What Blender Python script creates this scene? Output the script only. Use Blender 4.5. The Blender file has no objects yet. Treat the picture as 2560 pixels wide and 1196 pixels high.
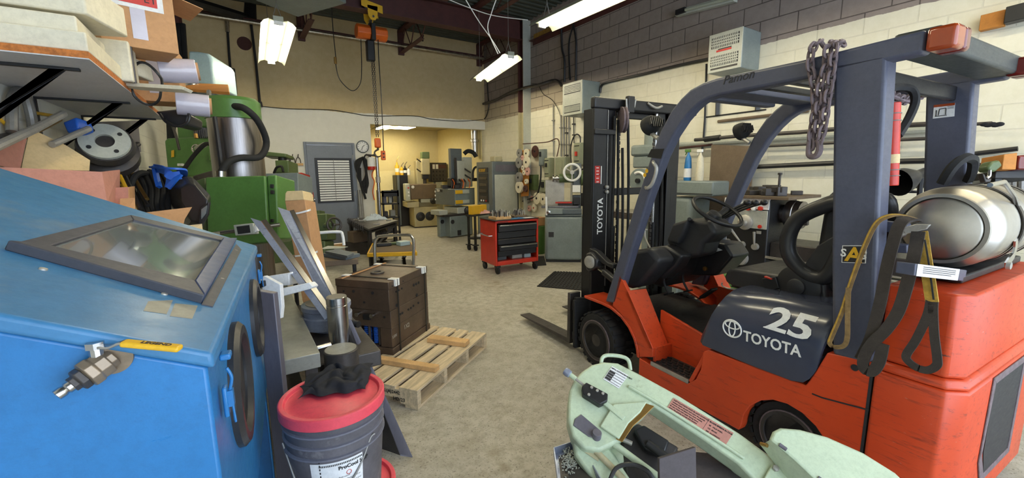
import bpy, bmesh, math, random
from math import pi, sin, cos, radians as RD
from mathutils import Vector as V, Matrix as MX, Euler, noise as NZ
rnd = random.Random(11)
SC = bpy.context.scene
COL = SC.collection
# ---------------------------------------------------------------- camera model
FPX = 1053.6
_y, _p, _r = .57577676, .15679835, -.01122689
FW = V((sin(_y)*cos(_p), cos(_y)*cos(_p), -sin(_p)))
_rt = V((cos(_y), -sin(_y), 0)); _up = _rt.cross(FW)
RT = cos(_r)*_rt + sin(_r)*_up
UP = -sin(_r)*_rt + cos(_r)*_up
EYE = V((0, 0, 1.5))
def ray(x, y): return (x-1280)/FPX*RT - (y-598)/FPX*UP + FW
def PX(x, y, X): d = ray(x, y); return EYE + d*((X-EYE.x)/d.x)
def PY(x, y, Y): d = ray(x, y); return EYE + d*((Y-EYE.y)/d.y)
def PZ(x, y, Z): d = ray(x, y); return EYE + d*((Z-EYE.z)/d.z)
def PD(x, y, t):
    d = ray(x, y)
    if d.x < 0: t = min(t, .885/-d.x)   # never behind the left wall
    return EYE + d*t
def PP(x, y, o, n): d = ray(x, y); return EYE + d*((V(o)-EYE).dot(V(n))/d.dot(V(n)))
# ---------------------------------------------------------------- materials
def lin(h):
    h = h.lstrip('#')
    return tuple(((c/12.92) if c <= .04045 else ((c+.055)/1.055)**2.4) for c in (int(h[i:i+2], 16)/255 for i in (0, 2, 4))) + (1,)
class NT:
    def __init__(s, name):
        s.m = bpy.data.materials.new(name); s.m.use_nodes = True
        s.t = s.m.node_tree; s.n = s.t.nodes; s.b = s.n['Principled BSDF']
        s.tc = s.n.new('ShaderNodeTexCoord')
    def new(s, ty, **kw):
        n = s.n.new(ty)
        for k, v in kw.items(): setattr(n, k, v)
        return n
    def ln(s, a, b): s.t.links.new(a, b)
    def noise(s, scale, detail=4, rough=.6, coord='Object', stretch=None):
        n = s.new('ShaderNodeTexNoise'); n.inputs['Scale'].default_value = scale
        n.inputs['Detail'].default_value = detail; n.inputs['Roughness'].default_value = rough
        src = s.tc.outputs[coord]
        if stretch:
            mp = s.new('ShaderNodeMapping'); mp.inputs['Scale'].default_value = stretch
            s.ln(src, mp.inputs['Vector']); src = mp.outputs[0]
        s.ln(src, n.inputs['Vector']); return n.outputs['Fac']
    def ramp(s, fac, a, b, ca=(0, 0, 0, 1), cb=(1, 1, 1, 1)):
        r = s.new('ShaderNodeValToRGB'); e = r.color_ramp.elements
        e[0].position = a; e[0].color = ca; e[1].position = b; e[1].color = cb
        s.ln(fac, r.inputs[0]); return r.outputs['Color']
    def mix(s, fac, a, b, mode='MIX'):
        m = s.new('ShaderNodeMix', data_type='RGBA', blend_type=mode)
        for i, v in ((0, fac), (6, a), (7, b)):
            if hasattr(v, 'is_output'): s.ln(v, m.inputs[i])
            else: m.inputs[i].default_value = v
        return m.outputs[2]
    def math(s, op, a, b=0.):
        m = s.new('ShaderNodeMath', operation=op)
        for i, v in ((0, a), (1, b)):
            if hasattr(v, 'is_output'): s.ln(v, m.inputs[i])
            else: m.inputs[i].default_value = v
        return m.outputs[0]
    def bump(s, h, st=.3, d=.01):
        b = s.new('ShaderNodeBump'); b.inputs['Strength'].default_value = st; b.inputs['Distance'].default_value = d
        s.ln(h, b.inputs['Height']); s.ln(b.outputs[0], s.b.inputs['Normal'])
    def set(s, rough=None, metal=None, col=None):
        for k, v in (('Roughness', rough), ('Metallic', metal), ('Base Color', col)):
            if v is None: continue
            if hasattr(v, 'is_output'): s.ln(v, s.b.inputs[k])
            else: s.b.inputs[k].default_value = v
def mat(name, col, rough=.5, metal=0, var=.18, sc=6, dirt=None, da=.5, ds=3, bump=0, bs=60, st=None, coat=0):
    """procedural paint / metal / plastic: colour that varies, optional grime patches, optional fine bump"""
    t = NT(name); c = lin(col)
    n = t.noise(sc, 5, .65, stretch=st)
    lo = tuple(x*(1-var) for x in c[:3])+(1,); hi = tuple(min(1, x*(1+var)) for x in c[:3])+(1,)
    o = t.ramp(n, .3, .7, lo, hi)
    f = t.noise(sc*11, 4, .8, stretch=st); o = t.mix(t.math('MULTIPLY', t.ramp(f, .42, .75), .10 if metal > .5 or coat else .38), o, tuple(x*.55 for x in c[:3])+(1,))
    s2 = t.noise(sc*2.3+7, 9, .82, stretch=st or (1, 1.6, 3.2)); o = t.mix(t.math('MULTIPLY', t.ramp(s2, .60, .70), .10 if metal > .5 or coat else .45), o, tuple(x*.45+.012 for x in c[:3])+(1,))
    if not hasattr(rough, 'is_output'): rough = t.math('ADD', t.math('MULTIPLY', t.math('SUBTRACT', s2, .5), .08 if metal > .5 or coat else .45), rough)
    if dirt:
        d = t.noise(ds, 8, .72, stretch=st)
        o = t.mix(t.ramp(d, .72-.34*da, .86-.2*da), o, lin(dirt))
    t.set(rough=rough, metal=metal, col=o)
    if bump: t.bump(t.noise(bs, 3), bump, .004)
    if coat: t.b.inputs['Coat Weight'].default_value = coat; t.b.inputs['Coat Roughness'].default_value = .12
    return t.m
def emit(name, col, st):
    t = NT(name); t.b.inputs['Base Color'].default_value = lin(col)
    t.b.inputs['Emission Color'].default_value = lin(col); t.b.inputs['Emission Strength'].default_value = st
    return t.m
M = {}
def mk(k, name, *a, **kw): M[k] = mat(name, *a, **kw)
# ---------------------------------------------------------------- mesh builder
def cr(pts, k=6, closed=False):
    P = [V(p) for p in pts]; n = len(P); out = []
    if n < 3: return P
    for i in range(n if closed else n-1):
        g = (lambda j: P[j % n]) if closed else (lambda j: P[max(0, min(n-1, j))])
        a, b, c, d = g(i-1), g(i), g(i+1), g(i+2)
        for q in range(k):
            t = q/k
            out.append(.5*((2*b)+(c-a)*t+(2*a-5*b+4*c-d)*t*t+(3*b-a-3*c+d)*t**3))
    if not closed: out.append(P[-1])
    return out
def rotm(r):
    if r is None: return MX.Identity(3)
    if isinstance(r, MX): return r.to_3x3()
    return Euler([RD(a) for a in r]).to_matrix()
def basis(ax):
    ax = V(ax).normalized(); h = V((0, 0, 1)) if abs(ax.z) < .9 else V((1, 0, 0))
    u = h.cross(ax).normalized(); return u, ax.cross(u), ax
class G:
    def __init__(s, fr=None): s.v = []; s.f = []; s.fr = fr
    def add(s, vs, fs):
        o = len(s.v); s.v += [V(p) for p in vs]; s.f += [tuple(i+o for i in f) for f in fs]; return s
    def hex(s, p): return s.add(p, [(3, 2, 1, 0), (4, 5, 6, 7), (0, 1, 5, 4), (1, 2, 6, 5), (2, 3, 7, 6), (3, 0, 4, 7)])
    def box(s, c, d, r=None):
        R = rotm(r); c = V(c); x, y, z = (q/2 for q in d)
        return s.hex([c+R@V(q) for q in ((-x, -y, -z), (x, -y, -z), (x, y, -z), (-x, y, -z), (-x, -y, z), (x, -y, z), (x, y, z), (-x, y, z))])
    def bx(s, x0, x1, y0, y1, z0, z1): return s.box(((x0+x1)/2, (y0+y1)/2, (z0+z1)/2), (abs(x1-x0), abs(y1-y0), abs(z1-z0)))
    def prism(s, pts, d):
        P = [V(p) for p in pts]; d = V(d); n = len(P)
        nm = V((0, 0, 0))
        for i in range(n): nm += P[i].cross(P[(i+1) % n])
        if nm.dot(d) < 0: P.reverse()
        return s.add(P+[p+d for p in P], [tuple(range(n-1, -1, -1)), tuple(range(n, 2*n))]+[(i, (i+1) % n, n+(i+1) % n, n+i) for i in range(n)])
    def quad(s, a, b, c, d): return s.add([a, b, c, d], [(0, 1, 2, 3)])
    def rings(s, R, cap=True, closed=False):
        n = len(R[0]); vs = [p for r in R for p in r]; fs = []
        m = len(R)
        for i in range(m if closed else m-1):
            for j in range(n):
                a, b = i*n+j, i*n+(j+1) % n; k = ((i+1) % m)*n
                fs.append((a, b, k+(j+1) % n, k+j))
        if cap and not closed: fs += [tuple(range(n-1, -1, -1)), tuple(range((m-1)*n, m*n))]
        return s.add(vs, fs)
    def cyl(s, a, b, r, r2=None, n=20):
        a, b = V(a), V(b); u, w, ax = basis(b-a); r2 = r if r2 is None else r2
        cc = [(u*cos(2*pi*i/n)+w*sin(2*pi*i/n)) for i in range(n)]
        return s.rings([[a+q*r for q in cc], [b+q*r2 for q in cc]])
    def lathe(s, prof, o=(0, 0, 0), ax=(0, 0, 1), n=28, cap=True):
        o = V(o); u, w, ax = basis(ax); R = []
        for r, z in prof:
            r = max(r, .0004); R.append([o+ax*z+(u*cos(2*pi*i/n)+w*sin(2*pi*i/n))*r for i in range(n)])
        return s.rings(R, cap)
    def ring(s, c, ax, r0, r1, h, n=32):
        return s.lathe([(r0, 0), (r1, 0), (r1, h), (r0, h), (r0, 0)], c, ax, n, cap=False)
    def tor(s, c, ax, R, r, n=32, m=8):
        u, w, ax = basis(ax); c = V(c)
        return s.rings([[c+(u*cos(2*pi*i/n)+w*sin(2*pi*i/n))*(R+r*cos(2*pi*j/m))+ax*r*sin(2*pi*j/m) for j in range(m)] for i in range(n)], closed=True)
    def tube(s, pts, r, n=8, k=5, closed=False):
        P = cr(pts, k, closed) if k else [V(p) for p in pts]
        m = len(P); R = []; up = None
        for i in range(m):
            t = (P[(i+1) % m]-P[i-1]) if closed else (P[min(i+1, m-1)]-P[max(i-1, 0)])
            if t.length < 1e-9: t = V((0, 0, 1))
            t.normalize()
            if up is None: up = basis(t)[0]
            up = (up-t*up.dot(t))
            if up.length < 1e-6: up = basis(t)[0]
            up.normalize(); w = t.cross(up)
            rr = r(i/max(1, m-1)) if callable(r) else r
            R.append([P[i]+(up*cos(2*pi*j/n)+w*sin(2*pi*j/n))*rr for j in range(n)])
        return s.rings(R, closed=closed)
    def sweep(s, pts, w, t, side, k=5):
        """flat strap of width w (along side) and thickness t"""
        P = cr(pts, k) if k else [V(p) for p in pts]; m = len(P); R = []
        sd = V(side)
        for i in range(m):
            tg = (P[min(i+1, m-1)]-P[max(i-1, 0)]).normalized()
            a = (sd-tg*sd.dot(tg)).normalized(); b = tg.cross(a)
            R.append([P[i]+a*w/2+b*t/2, P[i]-a*w/2+b*t/2, P[i]-a*w/2-b*t/2, P[i]+a*w/2-b*t/2])
        return s.rings(R)
    def sph(s, c, r, n=16, m=10):
        c = V(c); r = (r, r, r) if not hasattr(r, '__len__') else r
        R = []
        for i in range(m+1):
            a = pi*i/m; q = max(sin(a), .002)
            R.append([c+V((r[0]*q*cos(2*pi*j/n), r[1]*q*sin(2*pi*j/n), -r[2]*cos(a))) for j in range(n)])
        return s.rings(R)
    def o(s, name, m, par=None, bev=0, seg=2, label=None, sub=0, ang=35, kind=None, solid=0):
        vs = [s.fr @ p for p in s.v] if s.fr else s.v
        if par is not None:
            iw = WM[par.name].inverted(); org = None; vs = [iw @ p for p in vs]
        else:
            mn = [min(p[i] for p in vs) for i in range(3)]; mxx = [max(p[i] for p in vs) for i in range(3)]
            org = V(((mn[0]+mxx[0])/2, (mn[1]+mxx[1])/2, mn[2])); vs = [p-org for p in vs]
        me = bpy.data.meshes.new(name); me.from_pydata([tuple(p) for p in vs], [], s.f); me.update()
        bm = bmesh.new(); bm.from_mesh(me); bmesh.ops.recalc_face_normals(bm, faces=bm.faces)
        bm.to_mesh(me); bm.free()
        me.materials.append(M[m] if isinstance(m, str) else m)
        me.polygons.foreach_set('use_smooth', [True]*len(me.polygons))
        me.set_sharp_from_angle(angle=RD(ang))
        ob = bpy.data.objects.new(name, me); COL.objects.link(ob)
        if par is not None: ob.parent = par; WM[ob.name] = WM[par.name]
        else: ob.location = org; WM[ob.name] = MX.Translation(org)
        if solid:
            md = ob.modifiers.new('solid', 'SOLIDIFY'); md.thickness = solid; md.offset = 0
        if bev:
            md = ob.modifiers.new('bevel', 'BEVEL'); md.width = bev; md.segments = seg; md.limit_method = 'ANGLE'; md.angle_limit = RD(40)
        if sub:
            md = ob.modifiers.new('sub', 'SUBSURF'); md.levels = md.render_levels = sub
        if label: ob['label'] = label
        if kind: ob['kind'] = kind
        return ob
WM = {}
def tag(o, label, cat, group=None, kind=None):
    if len(label.split()) > 16: print('LONGLABEL', label)
    o['label'] = label; o['category'] = cat
    if group: o['group'] = group
    if kind: o['kind'] = kind
    return o
def thing(name, label, cat, loc=(0, 0, 0), rz=0, group=None):
    e = bpy.data.objects.new(name, None); COL.objects.link(e); e.empty_display_size = .05
    e.location = V(loc); e.rotation_euler = (0, 0, RD(rz))
    WM[e.name] = MX.Translation(V(loc)) @ MX.Rotation(RD(rz), 4, 'Z')
    return tag(e, label, cat, group)
def L(e): return G(WM[e.name])
def dup(r, loc, rz=0, label=None, cat=None, scale=None):
    def cp(o, par):
        c = o.copy(); COL.objects.link(c)
        if par is not None: c.parent = par
        for ch in list(o.children): cp(ch, c)
        return c
    c = cp(r, None); c.location = V(loc); c.rotation_euler = (0, 0, RD(rz))
    if scale: c.scale = scale
    if label: c['label'] = label
    if cat: c['category'] = cat
    return c
def text(s, size, par, m, org, xd, yd, name='lettering', bold=0., ext=.0008, align='LEFT', shear=0, sx=1.0):
    cu = bpy.data.curves.new('txt', 'FONT'); cu.body = s; cu.size = size; cu.extrude = ext; cu.offset = bold
    cu.align_x = align; cu.shear = shear; cu.resolution_u = 3
    t = bpy.data.objects.new('txt', cu); COL.objects.link(t)
    me = bpy.data.meshes.new_from_object(t.evaluated_get(bpy.context.evaluated_depsgraph_get()))
    bpy.data.objects.remove(t); bpy.data.curves.remove(cu)
    xd = V(xd).normalized(); zd = xd.cross(V(yd)).normalized(); yd = zd.cross(xd)
    B = MX((xd*sx, yd, zd)).transposed().to_4x4(); B.translation = V(org)
    me.transform(WM[par.name].inverted() @ B)
    me.materials.clear(); me.materials.append(M[m]); me.name = name
    ob = bpy.data.objects.new(name, me); COL.objects.link(ob); ob.parent = par; WM[ob.name] = WM[par.name]
    return ob
# ================================================================ palette
mk('blue', 'blue_cabinet_paint', '#2872ae', .34, var=.10, sc=3, dirt='#6b7f92', da=.12, ds=2.5, bump=.05, bs=180)
mk('bluedk', 'blue_lid_paint', '#3f7aa8', .36, var=.14, sc=2, dirt='#7b8a94', da=.55, ds=1.6, bump=.05, bs=180)
mk('blk', 'black_paint', '#1d1d1f', .45, var=.3, dirt='#4a4744', da=.1)
mk('rub', 'black_rubber', '#1b1b1c', .8, var=.3, dirt='#3b3937', da=.15)
mk('plas', 'black_plastic', '#2a2a2c', .36, var=.2, dirt='#4c4a48', da=.12, bump=.06, bs=220)
mk('dash', 'dash_plastic', '#2b2b2d', .5, var=.2, dirt='#565350', da=.18, bump=.08, bs=260)
mk('fr', 'forklift_frame_paint', '#4d5060', .42, var=.12, sc=4, dirt='#34353d', da=.16, ds=4)
mk('mast', 'mast_paint', '#1a1a1d', .42, var=.35, sc=9, dirt='#56524c', da=.12)
mk('white', 'white_lettering', '#f0f0ec', .5, var=.04)
mk('steel', 'bright_steel', '#b9b7b4', .26, 1, var=.12, sc=12)
mk('steelb', 'brushed_steel', '#8d8988', .34, 1, var=.25, sc=5, st=(14, 14, .6))
mk('alu', 'cast_aluminium', '#b9b5ac', .38, 1, var=.14, sc=7, dirt='#6d675d', da=.12)
mk('zinc', 'zinc_steel', '#aeaba3', .42, .45, var=.2, dirt='#5a5650', da=.2)
mk('dsteel', 'dark_steel', '#484442', .42, .4, var=.3, dirt='#6a625a', da=.2, ds=6)
mk('mould', 'oiled_mould_steel', '#5c4c3f', .40, .3, var=.3, sc=4, dirt='#241e1b', da=.3, ds=3)
mk('rust', 'rusty_chain_steel', '#75676a', .7, .25, var=.3, sc=30, dirt='#7d5a48', da=.25, ds=20)
mk('galv', 'galvanised_pipe', '#8f8d88', .5, .5, var=.2)
mk('green', 'machine_green_paint', '#557f40', .36, var=.14, sc=4, dirt='#2d4023', da=.16, ds=5, bump=.07, bs=150)
mk('greend', 'drab_green_paint', '#55663f', .42, var=.18, dirt='#2f3527', da=.2)
mk('mgrey', 'machine_grey_paint', '#7b8584', .42, var=.12, sc=4, dirt='#4c504e', da=.2)
mk('sgrey', 'slate_grey_paint', '#5c6468', .42, var=.12, sc=4, dirt='#3b3f40', da=.2)
mk('lgrey', 'light_grey_paint', '#b2b5aa', .45, var=.1, sc=4, dirt='#6b6a5f', da=.2)
mk('olive', 'grey_green_box_paint', '#8a8f78', .42, var=.1, dirt='#5f6151', da=.12)
mk('beige', 'cream_machine_paint', '#b3aa88', .42, var=.1, dirt='#6a6246', da=.25)
mk('mint', 'mint_saw_paint', '#b9c8ac', .42, var=.08, sc=5, dirt='#746c4c', da=.26, ds=9)
mk('orange', 'orange_hoist_paint', '#d8641e', .42, var=.12, dirt='#6a3517', da=.15)
mk('yel', 'yellow_paint', '#dfae26', .42, var=.1, dirt='#5e4b1e', da=.16)
mk('red', 'red_paint', '#c0301d', .38, var=.12, dirt='#5f1b12', da=.14)
mk('lidred', 'red_bucket_lid', '#dd4a58', .42, var=.1, sc=5, dirt='#8e3440', da=.2, ds=5)
mk('card', 'cardboard', '#b98d63', .8, var=.12, sc=3, dirt='#8c6641', da=.12, bump=.04, bs=90)
mk('cardp', 'cardboard_pinkish', '#b78072', .8, var=.1, sc=3, bump=.04, bs=90)
mk('cardl', 'cardboard_inside', '#d6bd8f', .8, var=.08, sc=3, bump=.04, bs=90)
mk('wood', 'pallet_wood', '#d0bd9c', .8, var=.35, sc=3, dirt='#75624a', da=.3, ds=3, st=(1.2, 12, 12), bump=.1, bs=60)
mk('woodl', 'fresh_pine', '#cfa772', .75, var=.25, sc=6, dirt='#7d5832', da=.22, ds=5, bump=.08)
mk('ply', 'orange_plywood', '#b5762d', .65, var=.2, sc=5, dirt='#6d4518', da=.15)
mk('uhmw', 'white_plastic_slab', '#d5cfb9', .55, var=.1, sc=3, dirt='#9f8c63', da=.22, ds=3)
mk('melam', 'grey_melamine', '#c3c3c6', .6, var=.06)
mk('osb', 'chipboard_edge', '#b0692f', .8, var=.45, sc=60)
mk('wplas', 'white_plastic', '#e6e8ea', .4, var=.04)
mk('wrap', 'clear_wrap_film', '#bdb9c6', .22, var=.08, sc=4, coat=.4)
mk('slate', 'dark_grey_plate', '#68656e', .45, .2, var=.12, st=(1, 1, .2), dirt='#3e3c42', da=.15)
mk('bench', 'bench_steel', '#8e8e86', .45, .3, var=.2, sc=5, dirt='#47453f', da=.25, ds=5)
mk('bucket', 'dirty_black_pail', '#58555a', .55, var=.3, sc=8, dirt='#959090', da=.4, ds=7)
mk('pailrim', 'pail_rings', '#6d6d78', .5, var=.15)
mk('paper', 'printed_paper', '#dedfe0', .6, var=.03)
mk('ink', 'black_ink', '#262628', .6, var=.1)
mk('inkr', 'red_ink', '#c23a33', .6, var=.1)
mk('cloth', 'black_cloth', '#1a1b22', .9, var=.3, bump=.25, bs=40)
mk('rag', 'pale_shop_rag', '#b9c4cc', .9, var=.15, bump=.2, bs=30)
mk('slingt', 'tan_web_sling', '#8a7048', .85, var=.3, sc=40, dirt='#3a3026', da=.3, ds=30, bump=.3, bs=200)
mk('sling', 'brown_web_sling', '#3a332d', .85, var=.25, sc=20, bump=.3, bs=200)
mk('slingy', 'yellow_web_sling', '#b8923a', .85, var=.3, sc=40, dirt='#4a3a22', da=.35, ds=30, bump=.3, bs=200)
mk('beam', 'oxide_red_steel', '#4f2a26', .6, var=.2, dirt='#2d1a18', da=.15)
mk('deck', 'dark_metal_deck', '#4b4f45', .6, .2, var=.15, dirt='#353830', da=.15)
mk('foil', 'foil_lagging', '#a69a84', .35, .8, var=.3, sc=30, bump=.5, bs=40)
mk('bbrown', 'brown_board', '#6c5c4a', .85, var=.15, dirt='#4b4034', da=.2)
mk('bluep', 'blue_plastic', '#2763c8', .35, var=.06)
mk('lightbar', 'dark_light_bar', '#3b403f', .5, var=.15, dirt='#55534c', da=.15)
mk('jaw', 'dull_vise_steel', '#4c4547', .7, .1, var=.2, dirt='#6b5e58', da=.2)
mk('lens', 'amber_lens', '#9a3d14', .25, var=.12, coat=.5)
mk('lensr', 'red_lens', '#6b1c16', .25, var=.12, coat=.5)
mk('brass', 'brass', '#b08a4e', .35, .9, var=.2, dirt='#5a4428', da=.2)
mk('gwheel', 'pale_grinding_wheel', '#d8d0b8', .8, var=.08)
mk('gwheelg', 'grey_grinding_wheel', '#85837f', .85, var=.12)
mk('pink', 'pink_grinding_wheel', '#cf9f95', .85, var=.08)
mk('brownw', 'brown_disc', '#4a2c24', .85, var=.2)
mk('cyan', 'pale_blue_panel', '#a9c2c9', .4, var=.06)
mk('mat', 'rubber_mat', '#3a352e', .8, var=.2)
mk('gold', 'gold_paint_flecks', '#a07a35', .8, var=.35, sc=25)
mk('wframe', 'dark_window_frame', '#45464e', .5, var=.15, dirt='#2e2f36', da=.15)
mk('wframeb', 'dark_blue_frame', '#2f4370', .35, var=.2, dirt='#22304f', da=.3)
mk('bronze', 'dull_bronze', '#8b7c6a', .38, .6, var=.25, sc=20, dirt='#4e4034', da=.25, ds=15)
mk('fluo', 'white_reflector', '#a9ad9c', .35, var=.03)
mk('grey', 'door_grey_paint', '#767c86', .45, var=.06, dirt='#5d6168', da=.12)
mk('bluetint', 'blue_steel_sheet', '#98a0b4', .32, .4, var=.25, sc=3, dirt='#4a4c58', da=.2)
M['tube'] = emit('lit_fluorescent_tube', '#fff3d6', 62)
M['tubew'] = emit('warm_ceiling_panel', '#fff0c8', 14)
# forklift orange with scuffs down to primer
t = NT('forklift_orange_paint'); c0 = lin('#dd4a1e')
n = t.noise(2.5, 5); o = t.ramp(n, .3, .7, lin('#bf3f1c'), lin('#d44c24'))
d = t.noise(5, 10, .75, stretch=(6, 1, 9)); o = t.mix(t.ramp(d, .54, .68), o, lin('#8a3420'))
d2 = t.noise(7, 9, .8, stretch=(2, 1, 6)); o = t.mix(t.ramp(d2, .635, .665), o, lin('#4a3d3a'))
d3 = t.noise(11, 8, .8, stretch=(1, 1.4, 5)); o = t.mix(t.ramp(d3, .66, .68), o, lin('#b8a39a'))
t.set(rough=t.math('ADD', t.math('MULTIPLY', d, .25), .24), col=o); M['fork'] = t.m
# the dark slate engine cover, glossier
mk('hood', 'slate_engine_cover', '#3c4152', .25, var=.1, sc=3, dirt='#5b5f6c', da=.1, coat=.3)
# window glass of the blast cabinet
t = NT('dusty_viewing_glass'); t.set(rough=t.math('ADD', t.math('MULTIPLY', t.noise(3, 6), .10), .03), col=lin('#788081')); t.b.inputs['Coat Weight'].default_value = .6; t.b.inputs['Coat Roughness'].default_value = .03; M['glass'] = t.m
# concrete floor
t = NT('worn_concrete')
a = t.noise(1.1, 6, .6); o = t.ramp(a, .3, .72, lin('#aaa597'), lin('#c6c2b6'))
b = t.noise(14, 8, .75); o = t.mix(t.ramp(b, .42, .75), o, lin('#8d8573'))
b2 = t.noise(85, 4, .8); o = t.mix(t.ramp(b2, .56, .68), o, lin('#5a5345'))
b3 = t.noise(110, 3, .8); o = t.mix(t.ramp(b3, .64, .72), o, lin('#c9c5b8'))
st_ = t.noise(2.3, 6, .7); o = t.mix(t.ramp(st_, .60, .78), o, lin('#8a7d64'))
t.set(rough=t.math('ADD', t.math('MULTIPLY', a, .3), .38), col=o); t.bump(b2, .22, .004); M['floor'] = t.m
def wallmat(name, lo, hi, split, nz, brick=False, sw='Z'):
    t = NT(name); geo = t.new('ShaderNodeNewGeometry'); sep = t.new('ShaderNodeSeparateXYZ'); t.ln(geo.outputs['Position'], sep.inputs[0])
    n1 = t.noise(1.4, 6, .65); n2 = t.noise(9, 8, .75)
    z = t.math('ADD', sep.outputs['Z'], t.math('MULTIPLY', t.math('SUBTRACT', n1, .5), nz))
    sp = split(t, sep) if callable(split) else split
    m = t.math('GREATER_THAN', t.math('SUBTRACT', z, sp), 0.)
    cl = t.ramp(n2, .3, .75, lin(lo[0]), lin(lo[1])); ch = t.ramp(n2, .3, .75, lin(hi[0]), lin(hi[1]))
    d = t.noise(4, 9, .75, stretch=(1, 1, .5)); 
    o = t.mix(m, cl, ch)
    if brick == 'Y' and callable(split):
        band = t.math('MULTIPLY', t.math('GREATER_THAN', sep.outputs['Y'], 5.9), t.math('LESS_THAN', z, 3.12)); o = t.mix(t.math('MULTIPLY', t.math('MULTIPLY', band, m), .75), o, lin('#b3a790'))
    o = t.mix(t.ramp(d, .66, .82), o, lin('#8f8468' if brick else '#a5967a'))
    if brick:
        cmb = t.new('ShaderNodeCombineXYZ'); t.ln(sep.outputs['Y' if brick == 'Y' else 'X'], cmb.inputs[0]); t.ln(sep.outputs['Z'], cmb.inputs[1])
        b = t.new('ShaderNodeTexBrick'); b.offset = .5
        for k, v in (('Scale', 1), ('Mortar Size', .006), ('Mortar Smooth', .3), ('Brick Width', .4), ('Row Height', .2)): b.inputs[k].default_value = v
        t.ln(cmb.outputs[0], b.inputs['Vector'])
        fac = b.outputs['Fac']
        o2 = t.mix(t.math('MULTIPLY', t.math('MULTIPLY', fac, .95), t.ramp(n1, .1, .5)), o, lin('#4d4541'))
        o = t.mix(t.math('ADD', t.math('MULTIPLY', m, .85), .12), o, o2)
        bc = t.new('ShaderNodeTexNoise')
        h = t.math('SUBTRACT', t.math('MULTIPLY', n2, .2), fac); t.bump(h, .5, .006)
    else: t.bump(n2, .12, .006)
    t.set(rough=.75, col=o); return t.m
def split_r(t, sep):
    g = t.math('LESS_THAN', sep.outputs['Y'], 5.9)
    return t.math('ADD', t.math('MULTIPLY', g, .21), 2.735)
M['wr'] = wallmat('painted_block_right', ('#d9d4bd', '#e6e2d0'), ('#867b76', '#988c86'), split_r, .10, 'Y')
M['wl'] = wallmat('painted_block_left', ('#d9d8cc', '#e4e3d8'), ('#d0cfc3', '#dad9ce'), 2.9, .1, 'Y')
M['wb'] = wallmat('painted_plaster_back', ('#dcd9cb', '#e6e3d6'), ('#bda77b', '#ccb88d'), 2.76, .12)
M['wa'] = wallmat('yellowed_alcove_wall', ('#dccf9c', '#e3d7a8'), ('#d0c08c', '#d8ca98'), 1.6, .3)
M['wac'] = mat('alcove_ceiling', '#a59a78', .8)
# ================================================================ shell
def st(g, name, m, **k):
    o = g.o(name, m, kind='structure', **k); return o
XW, YB, XL = 5.3, 9.33, -.9
st(G().bx(XL-.3, XW+.3, -2.6, 12.4, -.12, 0), 'floor', 'floor')
st(G().bx(XW, XW+.2, -2.6, 12.4, 0, 4.62), 'wall_right', 'wr')
st(G().bx(XL-.2, XL, -2.6, 9.5, 0, 4.62), 'wall_left', 'wl')
g = G(); OX = 2.51
g.bx(XL, 1.19, YB, YB+.17, 0, 4.62); g.bx(1.19, 2.155, YB, YB+.17, 2.14, 4.62); g.bx(2.155, OX, YB, YB+.17, 0, 4.62); g.bx(OX, XW, YB, YB+.17, 2.55, 4.62)
st(g, 'wall_back', 'wb')
st(G().bx(OX-.15, XW, 12.2, 12.4, 0, 2.76), 'wall_alcove_back', 'wa')
st(G().bx(OX-.15, OX-.001, YB+.171, 12.2, 0, 2.76), 'wall_alcove_left', 'wa')
st(G().bx(XW-.03, XW-.001, YB+.171, 12.2, 0, 2.76), 'wall_alcove_right', 'wa')
st(G().bx(OX-.15, XW, YB+.171, 12.4, 2.76, 2.86), 'ceiling_alcove', 'wac')
# corrugated roof deck, ribs parallel to the back wall
g = G(); pr = []; y = -2.6
while y < YB+.1:
    pr += [(y, 4.53), (y+.05, 4.53), (y+.065, 4.57), (y+.135, 4.57)]; y += .15
pts = [V((XL-.2, a, b)) for a, b in pr]+[V((XL-.2, pr[-1][0], 4.66)), V((XL-.2, pr[0][0], 4.66))]
g.prism(pts, (XW-XL+.4, 0, 0)); st(g, 'ceiling', 'deck', ang=20)
# front of the building: block piers and a lintel either side of the open loading door
g = G(); g.bx(XL, -.55, -2.6, -2.45, 0, 4.6); g.bx(4.9, XW, -2.6, -2.45, 0, 4.6); g.bx(-.55, 4.9, -2.6, -2.45, 3.9, 4.6)
st(g, 'wall_front', 'wl')
# door in the back wall
d = thing('door_1', 'grey steel door with a slatted white blind panel in the back wall', 'door', (1.67, YB, 0)); d['kind'] = 'structure'
g = G(); g.bx(1.19, 1.235, YB-.03, YB+.12, .05, 2.14); g.bx(2.11, 2.155, YB-.03, YB+.12, .05, 2.14); g.bx(1.235, 2.11, YB-.03, YB+.12, 2.09, 2.14)
g.o('door_frame', 'grey', d, .004)
G().bx(1.24, 2.105, YB-.012, YB+.035, .07, 2.085).o('door_leaf', 'grey', d, .003)
G().bx(1.2, 2.15, YB-.05, YB+.12, 0, .055).o('threshold', 'woodl', d, .004)
g = G(); X0, X1, Z0, Z1 = 1.40, 2.045, .96, 1.80
for a in ((X0-.03, X0), (X1, X1+.03)): g.bx(a[0], a[1], YB-.03, YB-.012, Z0-.03, Z1+.03)
g.bx(X0, X1, YB-.03, YB-.012, Z1, Z1+.03); g.bx(X0, X1, YB-.03, YB-.012, Z0-.03, Z0); g.bx(X0, X1, YB-.016, YB-.012, Z0, Z1)
g.o('panel_frame', 'blk', d, .002)
g = G()
for i in range(17):
    z = Z0+.02+i*(Z1-Z0-.03)/16.5
    g.box((1.7225, YB-.024, z), (X1-X0-.04, .004, .034), (-14, 0, 0))
g.o('slats', 'white', d)
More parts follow.
